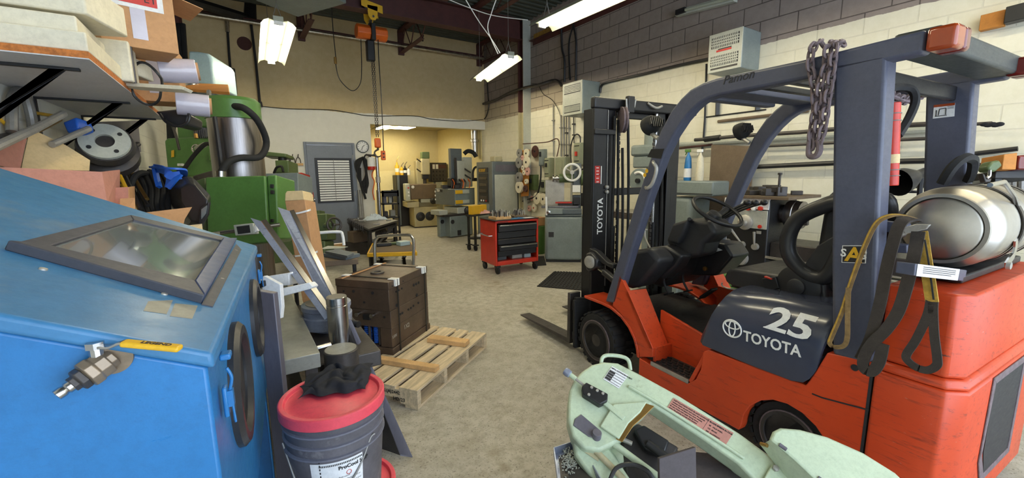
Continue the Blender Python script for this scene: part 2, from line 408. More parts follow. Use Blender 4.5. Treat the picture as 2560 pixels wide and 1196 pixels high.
G().cyl((1.72, YB-.034, Z0), (1.72, YB-.034, Z1), .004, n=6).o('slat_cord', 'galv', d)
g = G(); g.lathe([(.03, 0), (.03, .008), (.012, .012), (.012, .03), (.028, .036), (.03, .05), (.02, .062), (0, .064)], (1.30, YB-.012, 1.0), (0, -1, 0), 18); g.o('door_knob', 'steel', d)
g = G()
for z in (.35, 1.1, 1.85): g.cyl((2.108, YB-.02, z-.05), (2.108, YB-.02, z+.05), .009, n=10)
g.o('hinge', 'zinc', d)
# ================================================================ overhead steel, pipes, lamps
def shape_i(g, x0, x1, y, z0, z1, w, t=.014):
    g.bx(x0, x1, y-w/2, y+w/2, z0, z0+t); g.bx(x0, x1, y-w/2, y+w/2, z1-t, z1); g.bx(x0, x1, y-t/2, y+t/2, z0+t, z1-t)
g = G(); shape_i(g, XL, XW-.19, 7.5, 4.13, 4.52, .2)
tag(g.o('roof_beam', 'beam'), 'deep oxide red steel roof beam carrying the orange hoist', 'beam')
c_ = thing('steel_column', 'red brown steel column standing against the right block wall under the roof beam', 'column', (5.2, 7.49, 0))
G().bx(5.115, XW-.001, 7.57, 7.59, 2.74, 4.52).bx(5.19, 5.21, 7.411, 7.57, 2.74, 4.52).o('upper_shaft', 'beam', c_); G().bx(5.115, XW-.001, 7.39, 7.41, .021, 4.52).o('near_flange', 'lgrey', c_, label='grey near flange')
g = G(); g.bx(5.115, XW-.001, 7.57, 7.59, .02, 2.74).bx(5.19, 5.21, 7.411, 7.57, .02, 2.74); g.bx(5.08, XW-.001, 7.34, 7.64, 0, .02)
g.o('lower_shaft', 'beige', c_, label='cream painted lower shaft')
g = G(); g.bx(XW-.1, XW-.001, -2.4, 7.3, 4.09, 4.1); g.bx(XW-.012, XW-.001, -2.4, 7.3, 4.02, 4.09)
tag(g.o('ledger_angle', 'beam'), 'long red brown steel ledger angle along the top of the right block wall', 'beam')
g = G(); g.bx(XW-.06, XW-.015, 2.6, 7.2, 4.11, 4.2); tag(g.o('insulation_strip', 'gold'), 'gold flecked insulation strip lying on the ledger angle above the right wall', 'insulation')
# open web joists between beam and back wall, and on this side of the beam
def joist(X, y0, y1, label):
    e = thing('bar_joist', label, 'joist', (X, y0, 4.05), group='open web roof joists')
    g = G(); 
    for s in (-1, 1): g.bx(X+s*.03-.02*s, X+s*.055, y0, y1, 4.47, 4.52)
    g.o('top_chord', 'beam', e)
    g = G(); a, b = (y0+.35, y1) ; g.bx(X-.05, X+.05, a, b, 4.05, 4.062); g.bx(X-.006, X+.006, a, b, 4.062, 4.10); g.o('bottom_chord', 'beam', e)
    g = G(); y = a; up = False
    P = [V((X, a, 4.07))]
    while y < b-.2: y += .24; up = not up; P.append(V((X, y, 4.49 if up else 4.07)))
    g.tube(P, .011, 6, 0); g.tube([V((X, y0, 4.49)), V((X, a, 4.07))], .012, 6, 0); g.o('web_bars', 'beam', e)
    return e
jx = [PY(x, 130, 9.3).x for x in (757, 1003)]+[XW-.14]
for X, lb in zip(jx, ('over the left side of the back wall', 'beside the hanging hoist chain', 'tight against the right wall')):
    e = thing('bar_joist', 'red brown open web roof joist '+lb, 'joist', (X, 8.4, 4.05), group='open web roof joists')
    g = G(); g.bx(X-.055, X+.055, 7.6, YB, 4.47, 4.52); g.o('top_chord', 'beam', e)
    g = G(); g.bx(X-.05, X+.05, 8.1, YB, 4.05, 4.062); g.bx(X-.006, X+.006, 8.1, YB, 4.062, 4.10); g.o('bottom_chord', 'beam', e)
    g = G(); g.tube([V((X, 7.65, 4.48)), V((X, 8.1, 4.07)), V((X, 8.4, 4.48)), V((X, 8.7, 4.07)), V((X, 9.0, 4.48)), V((X, 9.28, 4.07))], .012, 6, 0); g.o('web_bars', 'beam', e)
    g = G(); g.bx(X-.06, X+.06, YB-.06, YB, 4.02, 4.5); g.o('wall_bracket', 'beam', e)
for X, lb in ((jx[1]-.2, 'ahead of the hoist'), (4.0, 'above the front hanging lamp')):
    e = thing('bar_joist', 'red brown open web roof joist running toward the loading door '+lb, 'joist', (X, 3, 4.05), group='open web roof joists')
    g = G(); g.bx(X-.055, X+.055, -2.4, 7.4, 4.47, 4.52); g.o('top_chord', 'beam', e)
    g = G(); g.bx(X-.05, X+.05, -2.2, 6.6, 4.2, 4.212); g.o('bottom_chord', 'beam', e)
    P = [V((X, 7.3, 4.48))]; y = 6.6
    while y > -2.2: P.append(V((X, y, 4.21 if len(P) % 2 else 4.48))); y -= .4
    g = G(); g.tube(P, .012, 6, 0); g.o('web_bars', 'beam', e)
# lagged pipe along the back wall
e = thing('lagged_pipe', 'pipe with silvery foil lagging running along the top of the back wall', 'pipe', (2, 9.2, 4.1))
a, b = PY(452, 28, 9.2), PY(1209, 147, 9.2)
g = G(); g.tube([a+(b-a)*i/60 for i in range(61)], lambda q: .034+.006*sin(q*190), 10, 0); g.o('lagging', 'foil', e)
g = G(); g.cyl(a+V((0, .02, .045)), b+V((0, .02, .045)), .026, n=8); g.o('bare_pipe', 'beam', e)
g = G(); p = PY(1057, 108, 9.2); g.cyl(p+V((0, 0, .04)), p+V((0, 0, .14)), .02, n=8); g.cyl(p+V((0, 0, .14)), p+V((0, 0, .17)), .03, n=8); g.o('valve', 'blk', e)
# drop pipes, left of the back wall
def wpipe(name, label, pts, r, m='blk', Y=9.28, group=None, k=0, cat='pipe'):
    g = G(); g.tube([PY(x, y, Y) for x, y in pts], r, 8, k)
    return tag(g.o(name, m), label, cat, group)
e = thing('drop_pipe', 'foil topped pipe dropping down the back wall left of the leftmost hanging lamp', 'pipe', PY(585, 240, 9.28))
g = G(); g.tube([PY(567, 48, 9.28), PY(569, 80, 9.28)], .035, 10, 0); g.o('foil_wrap', 'foil', e)
g = G(); g.tube([PY(569, 78, 9.28), PY(573, 140, 9.28), PY(582, 236, 9.28)], .02, 8, 0); g.o('pipe', 'blk', e)
wpipe('bent_pipe', 'thin dark pipe bending down beside the pale tank on the back wall', [(533, 156), (586, 173), (592, 236)], .012)
e = thing('conduit_pipe', 'black conduit dropping from the roof to the paint line on the back wall', 'pipe', PY(650, 265, 9.25))
G().tube([PY(627, 55, 9.25), PY(640, 160, 9.25), PY(650, 262, 9.25)], .022, 8, 0).o('conduit', 'blk', e)
G().cyl(PY(648, 255, 9.25), PY(651, 268, 9.25), .045, n=10).o('coupling', 'blk', e)
e = thing('pipe_bundle', 'thick bundle of black pipes rising past the shelf to the roof at left', 'pipe', PD(455, 140, 7))
G().tube([PD(447, 145, 6.6), PD(440, 80, 6.6), PD(428, -10, 6.6)], .10, 10, 0).o('pipe_wrap', 'beam', e)
g = G(); 
for dx in (-7, 2, 11): g.tube([PD(452+dx, 150, 6.4), PD(446+dx, 60, 6.4)], .035, 8, 0)
g.o('pipes', 'blk', e)
g = G(); g.tube([PD(450, -5, 6.5), PD(540, 22, 7.0), PD(625, 48, 7.6)], .08, 8, 0); g.tube([PD(625, 48, 7.6), PD(626, -6, 7.6)], .12, 8, 0); g.o('branch_duct', 'blk', e)
G().lathe([(.0, 0), (.115, 0), (.115, .01), (0, .012)], PY(611, 109, YB), (0, -1, 0), 20).o('round_plate', 'brownw')
tag(bpy.data.objects['round_plate'], 'small round brown cover plate high on the back wall', 'cover plate')
# wall clock
e = thing('wall_clock', 'round white wall clock hanging right of the grey door', 'clock', PY(906, 380, YB))
c = PY(906, 367, YB)
G().lathe([(0, 0), (.125, 0), (.13, .02), (.118, .035), (.112, .03)], c, (0, -1, 0), 28, cap=False).o('case', 'sgrey', e)
G().lathe([(0, .012), (.114, .014)], c, (0, -1, 0), 28, cap=False).o('dial', 'white', e)
g = G()
for i in range(12):
    a = i*pi/6; q = c+V((sin(a)*.09, -.018, cos(a)*.09)); g.box(q, (.008, .002, .018), (0, math.degrees(a), 0))
for a, l in ((.9, .055), (3.5, .08)): g.box(c+V((sin(a)*l/2, -.022, cos(a)*l/2)), (.009, .002, l), (0, math.degrees(a), 0))
g.o('hands', 'ink', e)
# hanging fluorescent fixtures
def fixture(near, far, label, grp='lit hanging fluorescent lamps', chains=True, roll=0):
    near, far = V(near), V(far); ax = (far-near); Ln = ax.length; mid = (near+far)/2
    rz = -math.degrees(math.atan2(ax.x, ax.y)); e = thing('fluorescent_lamp', label, 'lamp', mid, rz, grp)
    tl = math.degrees(math.asin(ax.z/Ln)); fr = WM[e.name] @ MX.Rotation(RD(tl), 4, 'X') @ MX.Rotation(RD(roll), 4, 'Y'); h = Ln/2
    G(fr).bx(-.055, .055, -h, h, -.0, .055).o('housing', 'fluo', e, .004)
    for s in (-1, 1):
        prof = [(.055*s, .0), (.10*s, .012), (.15*s, -.008), (.185*s, -.05)]
        for hh in (0, 1):
            y0, y1 = (-h, -.006) if hh == 0 else (.006, h)
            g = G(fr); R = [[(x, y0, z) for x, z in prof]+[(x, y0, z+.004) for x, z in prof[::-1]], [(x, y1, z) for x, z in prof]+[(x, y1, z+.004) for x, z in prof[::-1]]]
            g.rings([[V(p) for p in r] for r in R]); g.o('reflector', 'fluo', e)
    for s in (-1, 1):
        for y0, y1 in ((-h+.03, -.03), (.03, h-.03)):
            G(fr).cyl((s*.032, y0, -.022), (s*.032, y1, -.022), .014, n=10).o('tube', 'tube', e)
    for y in (-h+.02, -.0, h-.02): G(fr).bx(-.05, .05, y-.012, y+.012, -.04, 0).o('lampholder', 'white', e)
    if chains:
        for y in (-h+.12, h-.12):
            g = G(fr)
            for s in (-1, 1): g.tube([(s*.05, y, .055), (0, y, .22)], .004, 5, 0)
            g.tube([(0, y, .22), (0, y, 4.5-mid.z)], .004, 5, 0); g.o('hanger_chain', 'galv', e)
    return e
fixture(PZ(696, 52, 3.3), PZ(678, 154, 3.3), 'lit twin fluorescent lamp hanging over the green drill, leftmost of the three lit lamps')
fixture(PZ(1278, 138, 3.3), PZ(1196, 198, 3.3), 'lit twin fluorescent lamp before the right rear corner, middle of the three lit lamps')
a = PZ(1352, 62, 3.3); b = PZ(1480, 2, 3.3); d_ = (b-a).normalized()
fixture(a+d_*2.44, a, 'lit twin fluorescent lamp cut by the picture top, nearest of the three')
# unseen lamps added for extra room light, built like the hanging fixtures
fixture((1.0, 1.6, 3.5), (1.0, 4.0, 3.5), 'added unseen lit twin fluorescent lamp nearest the loading door, over the blue cabinet')
fixture((3.6, -1.6, 3.5), (3.6, .8, 3.5), 'added unseen lit twin fluorescent lamp nearest the loading door, over the forklift')
e = thing('strip_light', 'unlit bare strip light fixed high on the right block wall above the heater', 'lamp', PX(1745, 20, 5.2))
a, b = PX(1688, 33, 5.2), PX(1835, -6, 5.2)
g = G(); dd = (b-a).normalized(); nx = V((-1, 0, 0)); up = V((0, 0, 1))
g.hex([a-up*.04, b-up*.04, b-up*.04-nx*.08, a-up*.04-nx*.08, a+up*.04, b+up*.04, b+up*.04-nx*.08, a+up*.04-nx*.08]); g.o('housing', 'lgrey', e, .004)
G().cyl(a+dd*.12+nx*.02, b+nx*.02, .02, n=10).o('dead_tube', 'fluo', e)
G().box(a+dd*.1+nx*.02, (.04, .14, .06)).o('lampholder', 'blk', e)
# grey unit heater box hanging at the top of the picture
e = thing('unit_heater', 'big grey sheet metal box hanging under the roof at the top edge', 'heater', PZ(750, 20, 3.8))
P = [PZ(640, 2, 3.8), PZ(745, 43, 3.8), PZ(866, 9, 3.8)]; P.append(P[0]+P[2]-P[1])
G().prism(P, (0, 0, .6)).o('casing', 'mgrey', e, .01)
g = G(); c = (P[0]+P[2])/2; g.cyl(c+V((0, 0, .6)), c+V((0, 0, .8)), .1, n=14); g.o('flue', 'galv', e)
# cables looped under the roof deck at the right
def cable(label, pts, r=.006, m='blk', k=6, name='cable', group=None):
    g = G(); g.tube(pts, r, 6, k); return tag(g.o(name, m), label, 'cable', group)
cable('white cable swooping from the roof down to the middle hanging lamp', [PD(1160, -8, 5), PD(1195, 50, 5.2), PD(1230, 100, 5.4), PD(1250, 133, 5.5)], .006, 'white')
cable('white cable dropping in a bend from the roof deck toward the middle lamp', [PD(1243, -8, 5), PD(1228, 35, 5.1), PD(1220, 75, 5.2), PD(1245, 135, 5.4)], .006, 'white')
cable('white cable strung under the roof deck along the red beam', [PD(1100, -10, 6), PD(1180, 22, 6.1), PD(1240, 40, 6.2), PD(1320, 50, 6.3)], .006, 'white')
# ---------------------------------------------------------------- chain hoist
e = thing('chain_hoist', 'orange electric chain hoist hanging from a yellow trolley on the roof beam', 'hoist', (2.1, 7.5, 3.7))
for s in (-1, 1):
    g = G(); y = 7.5+s*.125
    g.prism([(1.96, y, 4.17), (2.30, y, 4.10), (2.30, y, 4.22), (1.96, y, 4.28)], (0, .012*s, 0))
    g.prism([(2.05, y, 4.2), (2.22, y, 4.2), (2.21, y, 4.04), (2.17, y, 3.98), (2.10, y, 3.98), (2.06, y, 4.04)], (0, .012*s, 0))
    g.o('trolley_plate', 'yel', e, .003)
g = G()
for s in (-1, 1):
    for x in (2.06, 2.21): g.cyl((x, 7.5+s*.03, 4.185), (x, 7.5+s*.11, 4.185), .055, n=16)
g.o('trolley_wheels', 'dsteel', e)
G().cyl((2.135, 7.34, 4.03), (2.135, 7.66, 4.03), .018, n=10).o('trolley_pin', 'steel', e)
g = G(); g.tor((2.13, 7.5, 3.99), (1, 0, 0), .045, .012, 16); g.tor((2.13, 7.5, 3.935), (0, 1, 0), .035, .012, 16); g.o('suspension_hook', 'dsteel', e)
for x0, x1 in ((1.885, 2.10), (2.165, 2.375)):
    g = G(); oc = [V((x0, 7.5+.13*cos(a), 3.81+.115*sin(a))) for a in [pi/8+i*pi/4 for i in range(8)]]; g.prism(oc, (x1-x0, 0, 0)); g.o('motor_housing', 'orange', e, .012)
G().bx(2.1, 2.165, 7.36, 7.64, 3.68, 3.93).o('gear_band', 'blk', e, .006)
G().bx(2.03, 2.16, 7.44, 7.56, 3.36, 3.69).o('chain_bag', 'blk', e, .02)
zb = PY(943, 347, 7.5).z
for dx in (.0, .035):
    g = G(); n = int((3.66-zb)/.034)
    for i in range(n):
        z = 3.66-(i+.5)*.034; o_ = i % 2
        u = V((.011, 0, 0)) if o_ else V((0, .011, 0))
        g.tube([V((2.105+dx, 7.48, z+.02))+u*.6, V((2.105+dx, 7.48, z+.012))+u, V((2.105+dx, 7.48, z-.012))+u, V((2.105+dx, 7.48, z-.02))+u*.6, V((2.105+dx, 7.48, z-.02))-u*.6, V((2.105+dx, 7.48, z-.012))-u, V((2.105+dx, 7.48, z+.012))-u, V((2.105+dx, 7.48, z+.02))-u*.6], .0042, 4, 0, closed=True)
    g.o('lift_chain', 'dsteel', e)
hb = PY(944, 358, 7.48)
g = G(); g.box(hb, (.10, .08, .16)); g.o('hook_block', 'orange', e, .02)
g = G(); q = hb+V((0, 0, -.08)); g.cyl(q, q+V((0, 0, -.04)), .018, n=10); g.tube([q+V((0, 0, -.03)), q+V((-.05, 0, -.06)), q+V((-.062, 0, -.11)), q+V((-.02, 0, -.155)), q+V((.04, 0, -.135)), q+V((.055, 0, -.09))], lambda t: .016-.009*t, 8); g.o('hook', 'dsteel', e)
pp = [PY(x, y, 7.45) for x, y in ((945, 92), (947, 150), (953, 240), (957, 330), (959, 378))]
G().tube(pp, .008, 6).o('pendant_cable', 'blk', e)
g = G(); g.box(PY(958, 389, 7.45), (.075, .05, .16)); g.o('pendant_control', 'orange', e, .012)
g = G(); q = PY(958, 389, 7.45)
for z in (.03, -.03): g.cyl(q+V((0, -.025, z)), q+V((0, -.04, z)), .014, n=10)
g.o('button', 'blk', e)
pts = [PY(x, y, 7.6) for x, y in ((829, 20), (833, 80), (839, 140), (840, 165), (850, 200), (880, 227), (900, 210), (904, 170), (902, 90))]
cable('black power cord drooping in a loop from the roof to the orange hoist', pts, .007, 'blk')
g = G(); g.cyl(PY(838, 143, 7.6), PY(839, 160, 7.6), .022, n=10); tag(g.o('cord_plug', 'brass'), 'brass coloured plug joining the hoist power cord', 'plug')
# wire strung along the paint line of the back wall
cable('black wire strung along the paint line of the back wall', [PY(x, y, 9.31) for x, y in ((655, 266), (720, 272), (825, 275), (880, 283), (930, 290), (1035, 290), (1080, 298), (1150, 303), (1208, 299))], .007)
# plier rack
e = thing('plier_rack', 'narrow wooden rail with pliers hanging on it left of the grey door', 'tool rack', PY(740, 412, YB))
a, b = PY(722, 411, YB), PY(758, 412, YB); G().bx(a.x, b.x, YB-.03, YB, a.z-.025, a.z+.02).o('rail', 'woodl', e, .003)
for i, x in enumerate((718, 731, 745)):
    p = tag(G().tube([PY(x-6, 408, 9.28), PY(x-4, 398, 9.28), PY(x, 392, 9.28), PY(x, 386, 9.28)], .008, 6).tube([PY(x+7, 408, 9.28), PY(x+5, 398, 9.28), PY(x, 392, 9.28), PY(x+1, 386, 9.28)], .008, 6).o('pliers', 'dsteel'),
            ('leftmost', 'middle', 'rightmost')[i]+' pair of dark pliers hanging on the wall rail left of the door', 'pliers', 'pliers on the wall rail')
# ================================================================ right wall fittings
def wbox(name, label, cat, x0, y0, x1, y1, xs, m='olive', group=None, bev=.006):
    ym = (y0+y1)/2; Y1 = PX(xs, ym, XW).y; r = ray(x1, ym); X = Y1*r.x/r.y
    A, B = PX(x0, y0, X), PX(x1, y1, X)
    e = thing(name, label, cat, ((X+XW)/2, (A.y+B.y)/2, B.z), group=group)
    G().bx(X, XW-.001, B.y, A.y, B.z, A.z).o('casing', m, e, bev)
    return e, X, B.y, A.y, B.z, A.z
def heater(label, args, rows, vert):
    e, X, y0, y1, z0, z1 = wbox('wall_heater', label, 'heater', *args, m='mgrey', bev=.012)
    H = z1-z0; W = y1-y0
    G().bx(X-.012, X, y0, y1, z0, z1).o('front_panel', 'olive' if 0 else 'lgrey', e, .006)
    for a, b in rows:
        g = G(); g.bx(X-.014, X-.0125, y0+W*.09, y1-W*.09, z0+H*a, z0+H*b); g.o('grille_opening', 'blk', e)
        g = G()
        if vert:
            for i in range(1, 16): y = y0+W*.09+W*.82*i/16; g.bx(X-.02, X-.0145, y-.005, y+.005, z0+H*a, z0+H*b)
            for i in range(1, 4): z = z0+H*(a+(b-a)*i/4); g.bx(X-.021, X-.0145, y0+W*.09, y1-W*.09, z-.005, z+.005)
        else:
            for i in range(1, 6): z = z0+H*(a+(b-a)*i/6); g.bx(X-.02, X-.0145, y0+W*.09, y1-W*.09, z-.007, z+.007)
        g.o('grille_bars', 'lgrey', e)
    return e, X, y0, y1, z0, z1
e, X, y0, y1, z0, z1 = heater('grey wall heater with slotted louvres behind the forklift mast, left of the two', (1408, 212, 1456, 283, 1500), ((.08, .30), (.66, .92)), False)
e, X, y0, y1, z0, z1 = heater('grey electric wall heater with barred grilles and a red label high above the forklift roof', (1775, 90, 1853, 168, 1898), ((.16, .42), (.62, .9)), True)
G().bx(X-.0145, X-.0125, y0+.1*(y1-y0), y1-.1*(y1-y0), z0+.03, z0+.05).o('slot', 'blk', e)
G().bx(X-.0145, X-.0125, y0+.3*(y1-y0), y1-.25*(y1-y0), z0+.51*(z1-z0), z0+.56*(z1-z0)).o('warning_label', 'inkr', e)
G().bx(X-.0145, X-.0125, y0+.3*(y1-y0), y1-.3*(y1-y0), z0+.565*(z1-z0), z0+.59*(z1-z0)).o('name_label', 'ink', e)
BX = [('small tall fused switch box beside the brown disc on the right wall', 1347, 374, 1359, 415, 1368, 'mgrey'),
      ('olive switch box with black handle, between tall switch box and breaker panel', 1361, 395, 1374, 443, 1386, 'olive'),
      ('wide olive breaker panel with a small door on the right wall', 1388, 394, 1413, 446, 1425, 'olive'),
      ('tall olive disconnect switch with a red handle beside the forklift mast', 1435, 358, 1451, 412, 1464, 'olive'),
      ('square olive switch box with a long black handle under the other boxes', 1347, 450, 1371, 482, 1379, 'olive'),
      ('weathered grey green switch box right of the grinding wheel board', 1322, 437, 1336, 476, 1347, 'greend')]
for i, (lb, *a, m) in enumerate(BX):
    e, X, y0, y1, z0, z1 = wbox('switch_box', lb, 'switch box', *a, m=m, group='electrical boxes on the right wall')
    H, W = z1-z0, y1-y0
    G().bx(X-.012, X, y0+.012, y1-.012, z0+.015, z1-.015).o('cover', m, e, .005)
    if i == 2: 
        G().bx(X-.018, X-.012, y0+W*.25, y1-W*.12, z0+H*.08, z1-H*.14).o('panel_door', m, e, .003); G().bx(X-.026, X-.018, y0+W*.32, y0+W*.40, z0+H*.42, z0+H*.5).o('latch', 'zinc', e)
    else:
        q = {0: (.7, .3), 1: (.62, .2), 3: (.5, .2), 4: (.62, .45), 5: (.6, .3)}[i]
        G().bx(X-.045, X-.012, y0+W*.4, y0+W*.62, z0+H*(q[0]-q[1]/2), z0+H*(q[0]+q[1]/2)).o('switch_handle', 'red' if i == 3 else 'blk', e, .004)
        if i in (1, 3): G().bx(X-.016, X-.012, y0+W*.15, y1-W*.15, z0+H*.15, z0+H*.19).bx(X-.016, X-.012, y0+W*.15, y1-W*.15, z0+H*.84, z0+H*.88).o('cover_slot', 'blk', e)
# conduits rising from the boxes
for i, (x, yt, yb, m, r) in enumerate(((1383, 262, 392, 'galv', .012), (1402, 288, 392, 'galv', .014), (1409, 288, 392, 'galv', .014), (1416, 290, 430, 'blk', .008), (1422, 290, 392, 'galv', .012), (1434, 290, 358, 'blk', .009))):
    g = G(); a, b = PX(x, yt, 5.275), PX(x+1, yb, 5.275); g.tube([a, b], r, 8, 0)
    for q in (.3, .7): g.box(a+(b-a)*q, (.05, .05, .02))
    tag(g.o('conduit', m), ('thin conduit bending up at the left of the row over the breaker panel', 'left of the paired conduits rising from the breaker panel to the heater', 'right of the paired conduits rising from the breaker panel to the heater', 'black cable running down beside the paired conduits', 'grey conduit at the right edge of the breaker panel', 'black cable under the louvred heater at the right end of the conduits')[i], 'conduit', 'conduits over the electrical boxes')
for i, (pts, r) in enumerate(((((1403, 62), (1405, 120), (1411, 150), (1411, 205)), .02), (((1433, 62), (1424, 95), (1422, 130), (1425, 200)), .016), (((1433, 60), (1440, 100), (1440, 150), (1439, 202)), .018))):
    cable(('left', 'middle', 'right')[i]+' of the three black cables dropping from the ledger to the louvred heater', [PX(x, y, 5.27) for x, y in pts], r, 'blk', 4, group='cables over the louvred heater')
cable('thick cable run sagging along the right wall through the red column', [PX(x, y, 5.06 if 1285 < x < 1355 else 5.235) for x, y in ((1208, 260), (1240, 250), (1275, 232), (1310, 220), (1345, 213), (1380, 202), (1395, 203), (1404, 214))], .028, 'dsteel', 5)
cable('black wire down the right rear corner of the room', [PX(x, y, 5.28) for x, y in ((1218, 205), (1220, 240), (1222, 265), (1216, 290), (1208, 300))], .012)
cable('black cable climbing from the louvred heater and along the paint line toward the other heater', [PX(x, y, 5.27) for x, y in ((1500, 232), (1503, 216), (1515, 207), (1560, 196), (1610, 185), (1690, 165), (1774, 147))], .02)
cable('thin twisted wire running down from the column to the conduits', [PX(x, y, 5.27) for x, y in ((1330, 210), (1345, 212), (1358, 235), (1380, 250), (1396, 275), (1402, 296))], .006)
cable('rusty cable sagging across the wall above the grinding wheels', [PX(x, y, 5.1) for x, y in ((1307, 360), (1340, 358), (1370, 355), (1392, 347), (1398, 362), (1392, 392))], .010, 'brownw')
cable('black hose hanging from the tall switch boxes', [PX(x, y, 5.2) for x, y in ((1352, 415), (1352, 440), (1348, 470), (1340, 490), (1318, 500), (1302, 505))], .018)
cable('black cable curling right of the grinder toward the mast', [PX(x, y, 5.2) for x, y in ((1436, 470), (1440, 440), (1460, 422), (1490, 420), (1478, 445), (1462, 470), (1476, 500), (1470, 530), (1455, 545))], .016)
cable('looped black cable beside the tall olive disconnect', [PX(x, y, 5.25) for x, y in ((1428, 410), (1427, 370), (1433, 345), (1442, 336), (1450, 342), (1451, 357))], .012)
for i, (x, y0_, y1_) in enumerate(((1683, 188, 205), (1662, 235, 420))): pass
cable('black conduit dropping down the wall behind the spray bottles', [PX(x, y, 5.27) for x, y in ((1766, 160), (1765, 200), (1762, 300), (1758, 360), (1752, 390))], .014, 'blk', 0)
# long bars and rails on the wall behind the forklift
def bar(label, pts, r, m='dsteel', X=5.2, name='steel_bar', cat='bar', n=8):
    g = G(); g.tube([PX(x, y, X) for x, y in pts], r, n, 0); return tag(g.o(name, m), label, cat)
bar('long dark pipe with a thick grip lying on wall pegs behind the forklift', [(1737, 350), (1770, 348), (1840, 341), (2000, 331), (2100, 322), (2330, 310)], .022, X=5.1)
bar('grip sleeve of the long dark pipe on the wall pegs', [(1762, 349), (1800, 344)], .035, 'blk', 5.1, 'grip_sleeve', 'sleeve')
bar('flat wooden rail fixed along the block wall above the lathe', [(1695, 362), (2090, 338), (2400, 320)], .03, 'lgrey', 5.26, 'wall_rail', 'rail')
bar('dark steel rod lying on wall pegs under the long pipe', [(1890, 367), (2090, 357), (2330, 346)], .016, X=5.15)
bar('thin steel strip lying on wall pegs above the spray bottles', [(1690, 372), (1780, 362)], .014, 'brownw', 5.15)
bar('black cable bundle clipped along the wall above the lathe', [(1880, 418), (2090, 408), (2330, 402)], .026, 'blk', 5.2, 'cable_bundle', 'cable')
bar('rod with a rag wound end sticking out past the forklift pillar', [(2330, 318), (2430, 311), (2480, 308)], .014, X=5.1)
g = G(); 
for i in range(5): g.sph(PX(2462+i*9, 311+(i % 2)*2, 5.1), (.02, .03, .018), 8, 6)
tag(g.o('wound_rag', 'cloth'), 'dark rag wound on the end of the rod past the forklift pillar', 'rag')
bar('black rail along the wall right of the forklift pillar', [(2428, 386), (2545, 372)], .02, 'blk', 5.25, 'wall_rail', 'rail')
bar('lower black pipe along the wall right of the forklift pillar', [(2428, 411), (2480, 416)], .018, 'blk', 5.2, 'wall_pipe', 'pipe')
bar('black edge strip high on the block wall left of the forklift roof', [(1765, 293), (1915, 274)], .008, 'blk', 5.29, 'edge_strip', 'strip')
bar('brown batten fixed to the block wall above the long pipe', [(1795, 304), (2022, 277)], .018, 'bbrown', 5.28, 'batten', 'strip')
for x, a, b, lb in ((1793, 235, 288, 'left'), (1893, 255, 276, 'right')):
    bar(lb+' of the two black brackets on the wall seen under the forklift roof', [(x+2, a), (x, b)], .03, 'blk', 5.27, 'wall_bracket', 'bracket', 4)
# timber and dark bar at the upper right edge
g = G(); a, b = PX(2449, 58, 5.22), PX(2512, 43, 5.22); g.prism([a-V((0, 0, .06)), b-V((0, 0, .06)), b+V((0, 0, .06)), a+V((0, 0, .06))], (.07, 0, 0)); tag(g.o('timber_block', 'ply', None, .004), 'brown timber block fixed high on the wall at the right edge', 'timber')
g = G(); a, b = PX(2512, 38, 5.16), PX(2600, 16, 5.16); g.prism([a-V((0, 0, .06)), b-V((0, 0, .06)), b+V((0, 0, .06)), a+V((0, 0, .06))], (.1, 0, 0)); tag(g.o('dark_channel', 'blk', None, .004), 'black steel channel high on the wall at the right edge', 'channel')
# grinding wheels
g = G(); a, b, c, d_ = PX(1300, 377, 5.07), PX(1322, 374, 5.07), PX(1320, 490, 5.07), PX(1302, 492, 5.07); g.prism([a, b, c, d_], (.02, 0, 0)); tag(g.o('wheel_board', 'ply', None, .003), 'orange plywood board of grinding wheels fixed to the column', 'board')
WH = [(1300, 383, 10, 'gwheelg', .03), (1317, 384, 11, 'gwheel', .02), (1307, 395, 6, 'pink', .02), (1299, 407, 13, 'gwheelg', .03), (1318, 406, 13.5, 'gwheel', .03), (1309, 420, 6, 'gwheel', .03), (1312, 432, 6, 'gwheel', .03), (1320, 429, 10, 'pink', .02), (1300, 444, 12.5, 'gwheelg', .05), (1318, 454, 6, 'gwheel', .04), (1301, 468, 14, 'gwheel', .05), (1315, 472, 8, 'brownw', .03), (1338, 379, 14, 'brownw', .012),
      (1318, 496, 14, 'gwheelg', .05), (1330, 496, 6, 'pink', .02), (1346, 496, 14, 'gwheel', .05), (1359, 498, 14, 'gwheel', .02), (1372, 499, 7, 'pink', .02), (1325, 521, 7, 'pink', .03), (1337, 520, 9, 'gwheel', .03)]
WL = ['dark grey cup wheel at the top left of the plywood board', 'white disc wheel at the top right of the plywood board', 'small pinkish wheel second row of the plywood board', 'large blue grey wheel on the left edge of the plywood board', 'large white flat wheel on the right of the plywood board', 'small cream wheel in the middle of the plywood board', 'small white ring wheel just left of the pink wheel', 'pink wheel on the right edge of the plywood board', 'large grey dished wheel low on the left of the plywood board', 'small white wheel with dark hub low on the right of the board', 'large white flared wheel at the bottom left of the board', 'brown wire wheel at the bottom right of the board', 'large dark brown disc hanging on the wall between column and switch box',
      'grey metal cup wheel under the plywood board', 'small pink wheel left of the two big white wheels under the switch boxes', 'big cream cup wheel, left of the pair under the switch boxes', 'big white flat wheel, right of the pair under the switch boxes', 'orange pink wheel right of the pair under the switch boxes', 'lowest left pinkish wheel behind the tool cart', 'white wheel with red hub low behind the tool cart']
